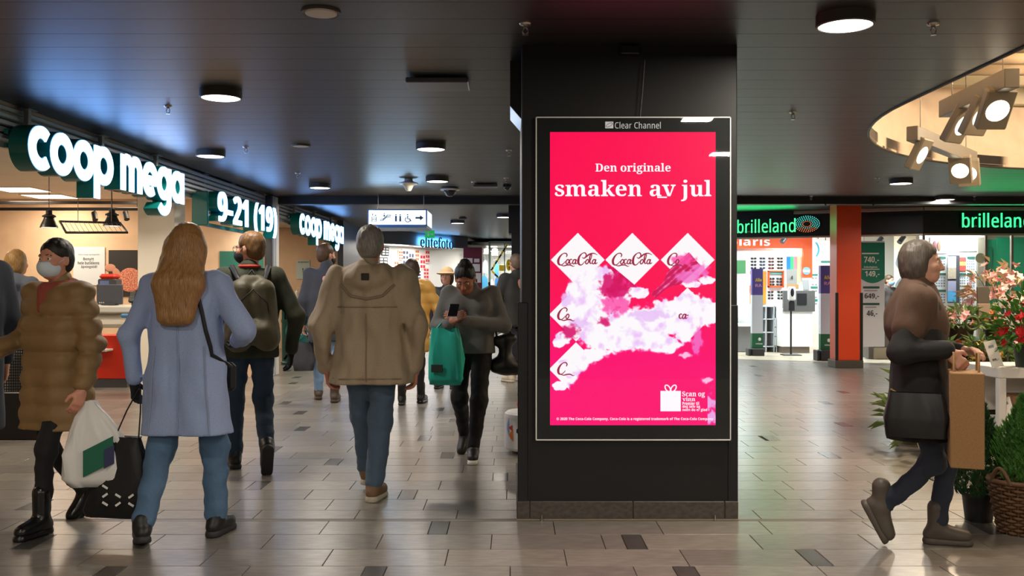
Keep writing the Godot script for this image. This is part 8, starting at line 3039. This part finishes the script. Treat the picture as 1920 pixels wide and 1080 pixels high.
func carried(w: Dictionary, q: Dictionary, m5: Dictionary, m6: Dictionary, m9: Dictionary, m12: Dictionary) -> void:
	# drawstring bag of the woman in blue
	var hp := own(w, w.joints.wrL) + Vector3(0, -0.08, 0)
	var t := thing("drawstring_bag", "black drawstring bag with white printed blocks hanging from a gloved hand", "bag", hp + Vector3(-0.05, -0.68, 0.02), -0.15)
	var blk := cloth("bag_black", rgb(24, 24, 26), 0.6)
	var rows := [[0.0, 0.02, 0.01, 0.0], [0.002, 0.19, 0.03, -0.03], [0.04, 0.20, 0.055, -0.02], [0.15, 0.18, 0.07, 0.0], [0.28, 0.14, 0.06, 0.01], [0.38, 0.1, 0.04, 0.02], [0.43, 0.075, 0.03, 0.03], [0.44, 0.09, 0.03, 0.03], [0.43, 0.02, 0.01, 0.03]]
	part("sack", soft_bag(rows, 0.03, 4), blk, t)
	strap(t, "cord", [Vector3(-0.04, 0.43, 0.02), Vector3(0.02, 0.58, 0.0), Vector3(0.085, 0.70, -0.01)], 0.004, blk)
	strap(t, "cord", [Vector3(0.1, 0.43, 0.02), Vector3(0.1, 0.58, 0.0), Vector3(0.095, 0.70, -0.01)], 0.004, blk)
	for i in 7:
		var m := MB.new()
		m.box(Vector3(-0.06 + (i % 3) * 0.075, 0.09 + (i / 3) * 0.045, 0.077), Vector3(0.035, 0.012, 0.004), 0.001, Basis(Vector3.BACK, 0.6 if i % 2 else -0.5))
		part("printed_block", m, mat("print_white", rgb(240, 240, 238), 0.5), t)
	# crossbody bag of the woman in blue
	t = thing("crossbody_bag", "small black bag on a thin strap worn over the light blue coat", "bag", w.node.position, w.yaw)
	var sp := []
	for i in 9:
		var f := i / 8.0
		sp.append(meet(w.coat_field, Vector3(lerpf(-0.1, -0.165, f), lerpf(1.36, 1.0, f), -0.8), Vector3(0, 0, 1)) + Vector3(0, 0, -0.004))
	sp.append(Vector3(-0.215, 0.95, 0.0))
	sp.append(Vector3(-0.19, 0.92, 0.14))
	strap(t, "strap", sp, 0.011, blk)
	var pb := MB.new()
	pb.box(Vector3(-0.09, 0.86, 0.19), Vector3(0.22, 0.16, 0.06), 0.02)
	part("pouch", pb, blk, t)
	# white and green shopping bag of the masked woman
	hp = own(q, q.joints.wrL) + Vector3(0.01, -0.07, 0.03)
	t = thing("shopping_bag", "white plastic shopping bag with a green and navy print", "bag", hp + Vector3(0.09, -0.46, 0.02), 0.25)
	var pl := mat("bag_white", rgb(232, 230, 226), 0.4)
	rows = [[0.0, 0.01, 0.01, 0.0], [0.0, 0.13, 0.05, 0.0], [0.05, 0.16, 0.075, 0.0], [0.18, 0.165, 0.07, 0.0], [0.3, 0.13, 0.045, -0.01], [0.38, 0.07, 0.03, -0.02], [0.46, 0.03, 0.02, -0.03]]
	part("sack", soft_bag(rows, 0.05, 6), pl, t)
	for s in [[0.02, 0.16, 0.15, 0.14, rgb(16, 100, 74), -0.3], [0.075, 0.13, 0.05, 0.1, rgb(50, 50, 92), -0.3]]:
		var g := []
		for i in 5:
			var line := []
			for k in 5:
				var u: float = s[0] + (k / 4.0 - 0.5) * s[2]
				var v: float = s[1] + (i / 4.0 - 0.5) * s[3]
				line.append(Vector3(u, v + u * 0.5, (0.092 if s[4].b < 0.33 else 0.096) - u * u * 0.9))
			g.append(line)
		var m := MB.new()
		m.sheet(g, Vector3.BACK)
		part("print", m, mat("bagprint_%d" % int(s[2] * 100), s[4], 0.5), t)
	# backpack
	t = thing("backpack", "olive backpack with black straps on the man's back", "backpack", m5.node.position, m5.yaw)
	var ol := cloth("pack_olive", rgb(84, 78, 56), 0.6)
	var f := field(0.014, 0.01, 8.0)
	f.cap(Vector3(-0.08, 1.34, -0.24), Vector3(-0.1, 1.0, -0.27), 0.085, 0.1, 0.05)
	f.cap(Vector3(0.08, 1.34, -0.24), Vector3(0.1, 1.0, -0.27), 0.085, 0.1, 0.05)
	f.cap(Vector3(-0.07, 1.05, -0.33), Vector3(0.07, 1.05, -0.33), 0.07, 0.07, 0.04)
	f.cap(Vector3(-0.05, 1.42, -0.2), Vector3(0.05, 1.42, -0.2), 0.04, 0.04, 0.04)
	solid("pack", [f], ol, t)
	var sb := mat("strap_black", rgb(22, 22, 24), 0.6)
	for e in [-1.0, 1.0]:
		var m := MB.new()
		m.tube([Vector3(e * 0.09, 1.42, -0.2), Vector3(e * 0.13, 1.515, -0.06), Vector3(e * 0.15, 1.45, 0.11), Vector3(e * 0.17, 1.25, 0.15)], [0.018, 0.022, 0.022, 0.018], 8)
		part("shoulder_strap", m, sb, t)
		m = MB.new()
		m.tube([Vector3(e * 0.17, 1.25, 0.15), Vector3(e * 0.2, 1.05, 0.0), Vector3(e * 0.15, 1.0, -0.2)], 0.012, 6)
		part("lower_strap", m, sb, t)
	var zm := MB.new()
	zm.tube([Vector3(-0.13, 1.05, -0.345), Vector3(-0.1, 1.25, -0.335), Vector3(0, 1.35, -0.325), Vector3(0.1, 1.25, -0.335), Vector3(0.13, 1.05, -0.345)], 0.006, 6)
	part("zip", zm, sb, t)
	zm = MB.new()
	zm.tube([Vector3(-0.035, 1.44, -0.21), Vector3(0, 1.49, -0.2), Vector3(0.035, 1.44, -0.21)], 0.008, 6)
	part("carry_loop", zm, sb, t)
	# red collar band
	var rc := MB.new()
	var rp := []
	for i in 13:
		var a := TAU * i / 12.0
		rp.append(m5.joints.neck + Vector3(cos(a) * 0.075, 0.035, sin(a) * 0.075))
	rc.tube(rp, 0.011, 8)
	part("red_neckband", rc, mat("band_red", rgb(206, 52, 36), 0.7), m5.node)
	# dark bag of the man in charcoal
	hp = own(m6, m6.joints.wrL) + Vector3(0, -0.1, 0)
	t = thing("tote_bag", "dark grey tote hanging beside the man in the charcoal coat", "bag", hp + Vector3(0, -0.48, 0), 0.3)
	rows = [[0.0, 0.01, 0.01, 0.0], [0.0, 0.11, 0.06, 0.0], [0.12, 0.13, 0.07, 0.0], [0.28, 0.12, 0.05, 0.0], [0.34, 0.11, 0.03, 0.0]]
	part("sack", soft_bag(rows, 0.03, 8), cloth("tote_grey", rgb(70, 70, 74)), t)
	strap(t, "handle", [Vector3(-0.08, 0.33, 0), Vector3(-0.02, 0.48, 0), Vector3(0.02, 0.48, 0), Vector3(0.08, 0.33, 0)], 0.008, sb)
	# phone, teal bag and shoulder bag
	var ph := thing("phone", "dark mobile phone held in both hands", "phone", own(m9, Vector3(-0.075, 1.19, 0.40)), m9.yaw)
	var pm := MB.new()
	pm.box(Vector3.ZERO, Vector3(0.075, 0.15, 0.009), 0.004, Basis(Vector3.RIGHT, -0.9))
	part("case", pm, mat("phone_black", rgb(20, 20, 22), 0.25), ph)
	pm = MB.new()
	pm.box(Basis(Vector3.RIGHT, -0.9) * Vector3(0, 0, -0.005), Vector3(0.068, 0.14, 0.002), 0.0, Basis(Vector3.RIGHT, -0.9))
	part("screen", pm, glow("phone_screen", Color(0.8, 0.9, 1.0), 0.6, Color.BLACK), ph)
	var arm := own(m9, m9.joints.elR.lerp(m9.joints.wrR, 0.55))
	t = thing("carrier_bag", "turquoise carrier bag hanging from the forearm of the phone reader", "bag", arm + Vector3(0.02, -0.46, 0.08), -0.2)
	rows = [[0.0, 0.01, 0.01, 0.0], [0.0, 0.12, 0.05, 0.0], [0.05, 0.135, 0.07, 0.0], [0.2, 0.135, 0.06, 0.0], [0.36, 0.125, 0.04, 0.0], [0.44, 0.11, 0.02, 0.0]]
	part("sack", soft_bag(rows, 0.03, 12), mat("bag_teal", rgb(30, 186, 168), 0.45), t)
	strap(t, "handle", [Vector3(-0.07, 0.43, 0.02), Vector3(-0.02, 0.49, 0.0), Vector3(0.03, 0.50, -0.03), Vector3(0.07, 0.43, -0.02)], 0.008, mat("bag_teal", rgb(30, 186, 168), 0.45))
	var tm := MB.new()
	tm.box(Vector3(-0.05, 0.13, 0.075), Vector3(0.09, 0.06, 0.01), 0.002)
	part("label_patch", tm, mat("patch_dark", rgb(50, 60, 58), 0.6), t)
	t = thing("shoulder_bag", "black leather shoulder bag at the phone reader's hip", "bag", own(m9, Vector3(0.27, 0.68, -0.02)), m9.yaw + 0.3)
	f = field(0.014, 0.006, 8.0)
	f.cap(Vector3(-0.08, 0.06, 0), Vector3(0.09, 0.04, 0), 0.055, 0.055, 0.04)
	f.cap(Vector3(-0.07, 0.26, 0), Vector3(0.06, 0.28, 0), 0.035, 0.035, 0.06)
	f.cap(Vector3(0, 0.06, 0), Vector3(0, 0.26, 0), 0.06, 0.04, 0.08)
	solid("pouch", [f], mat("leather_black", rgb(24, 24, 26), 0.4), t)
	strap(t, "strap", [Vector3(-0.07, 0.3, 0), Vector3(-0.12, 0.58, 0.02), Vector3(-0.13, 0.72, 0.0), Vector3(-0.1, 0.6, -0.08), Vector3(0.06, 0.3, -0.02)], 0.009, mat("leather_black", rgb(24, 24, 26), 0.4))
	pm = MB.new()
	pm.ball(Vector3(-0.03, 0.06, 0.058), Vector3(0.035, 0.035, 0.01), Basis(), 12, 8)
	part("tag", pm, mat("tag_silver", rgb(190, 188, 184), 0.3, 0.5), t)
	# paper bag of the woman in black
	t = thing("paper_bag", "tall brown paper bag with flat handles carried in front", "bag", own(m12, Vector3(-0.29, 0.49, 0.2)), m12.yaw)
	pm = MB.new()
	pm.span(Vector3(-0.13, 0, -0.07), Vector3(0.13, 0.46, 0.08), 0.004)
	part("sack", pm, cloth("paper_brown", rgb(150, 112, 70), 0.8), t)
	for z in [-0.05, 0.06]:
		strap(t, "handle", [Vector3(-0.06, 0.45, z), Vector3(-0.05, 0.55, z), Vector3(0.05, 0.55, z), Vector3(0.06, 0.45, z)], 0.006, cloth("paper_brown", rgb(150, 112, 70), 0.8))
	t = thing("hip_bag", "black bag with a thin gold chain at the hip of the woman in black", "bag", own(m12, Vector3(-0.34, 0.62, -0.02)), m12.yaw + 1.5)
	rows = [[0.0, 0.01, 0.01, 0.0], [0.0, 0.14, 0.04, 0.0], [0.1, 0.15, 0.05, 0.0], [0.22, 0.12, 0.03, 0.0]]
	part("pouch", soft_bag(rows, 0.02, 14), mat("leather_black", rgb(24, 24, 26), 0.4), t)
	strap(t, "chain", [Vector3(-0.12, 0.21, 0.03), Vector3(-0.04, 0.17, 0.055), Vector3(0.04, 0.18, 0.055), Vector3(0.12, 0.23, 0.03)], 0.005, mat("gold", rgb(206, 172, 104), 0.3, 0.8))
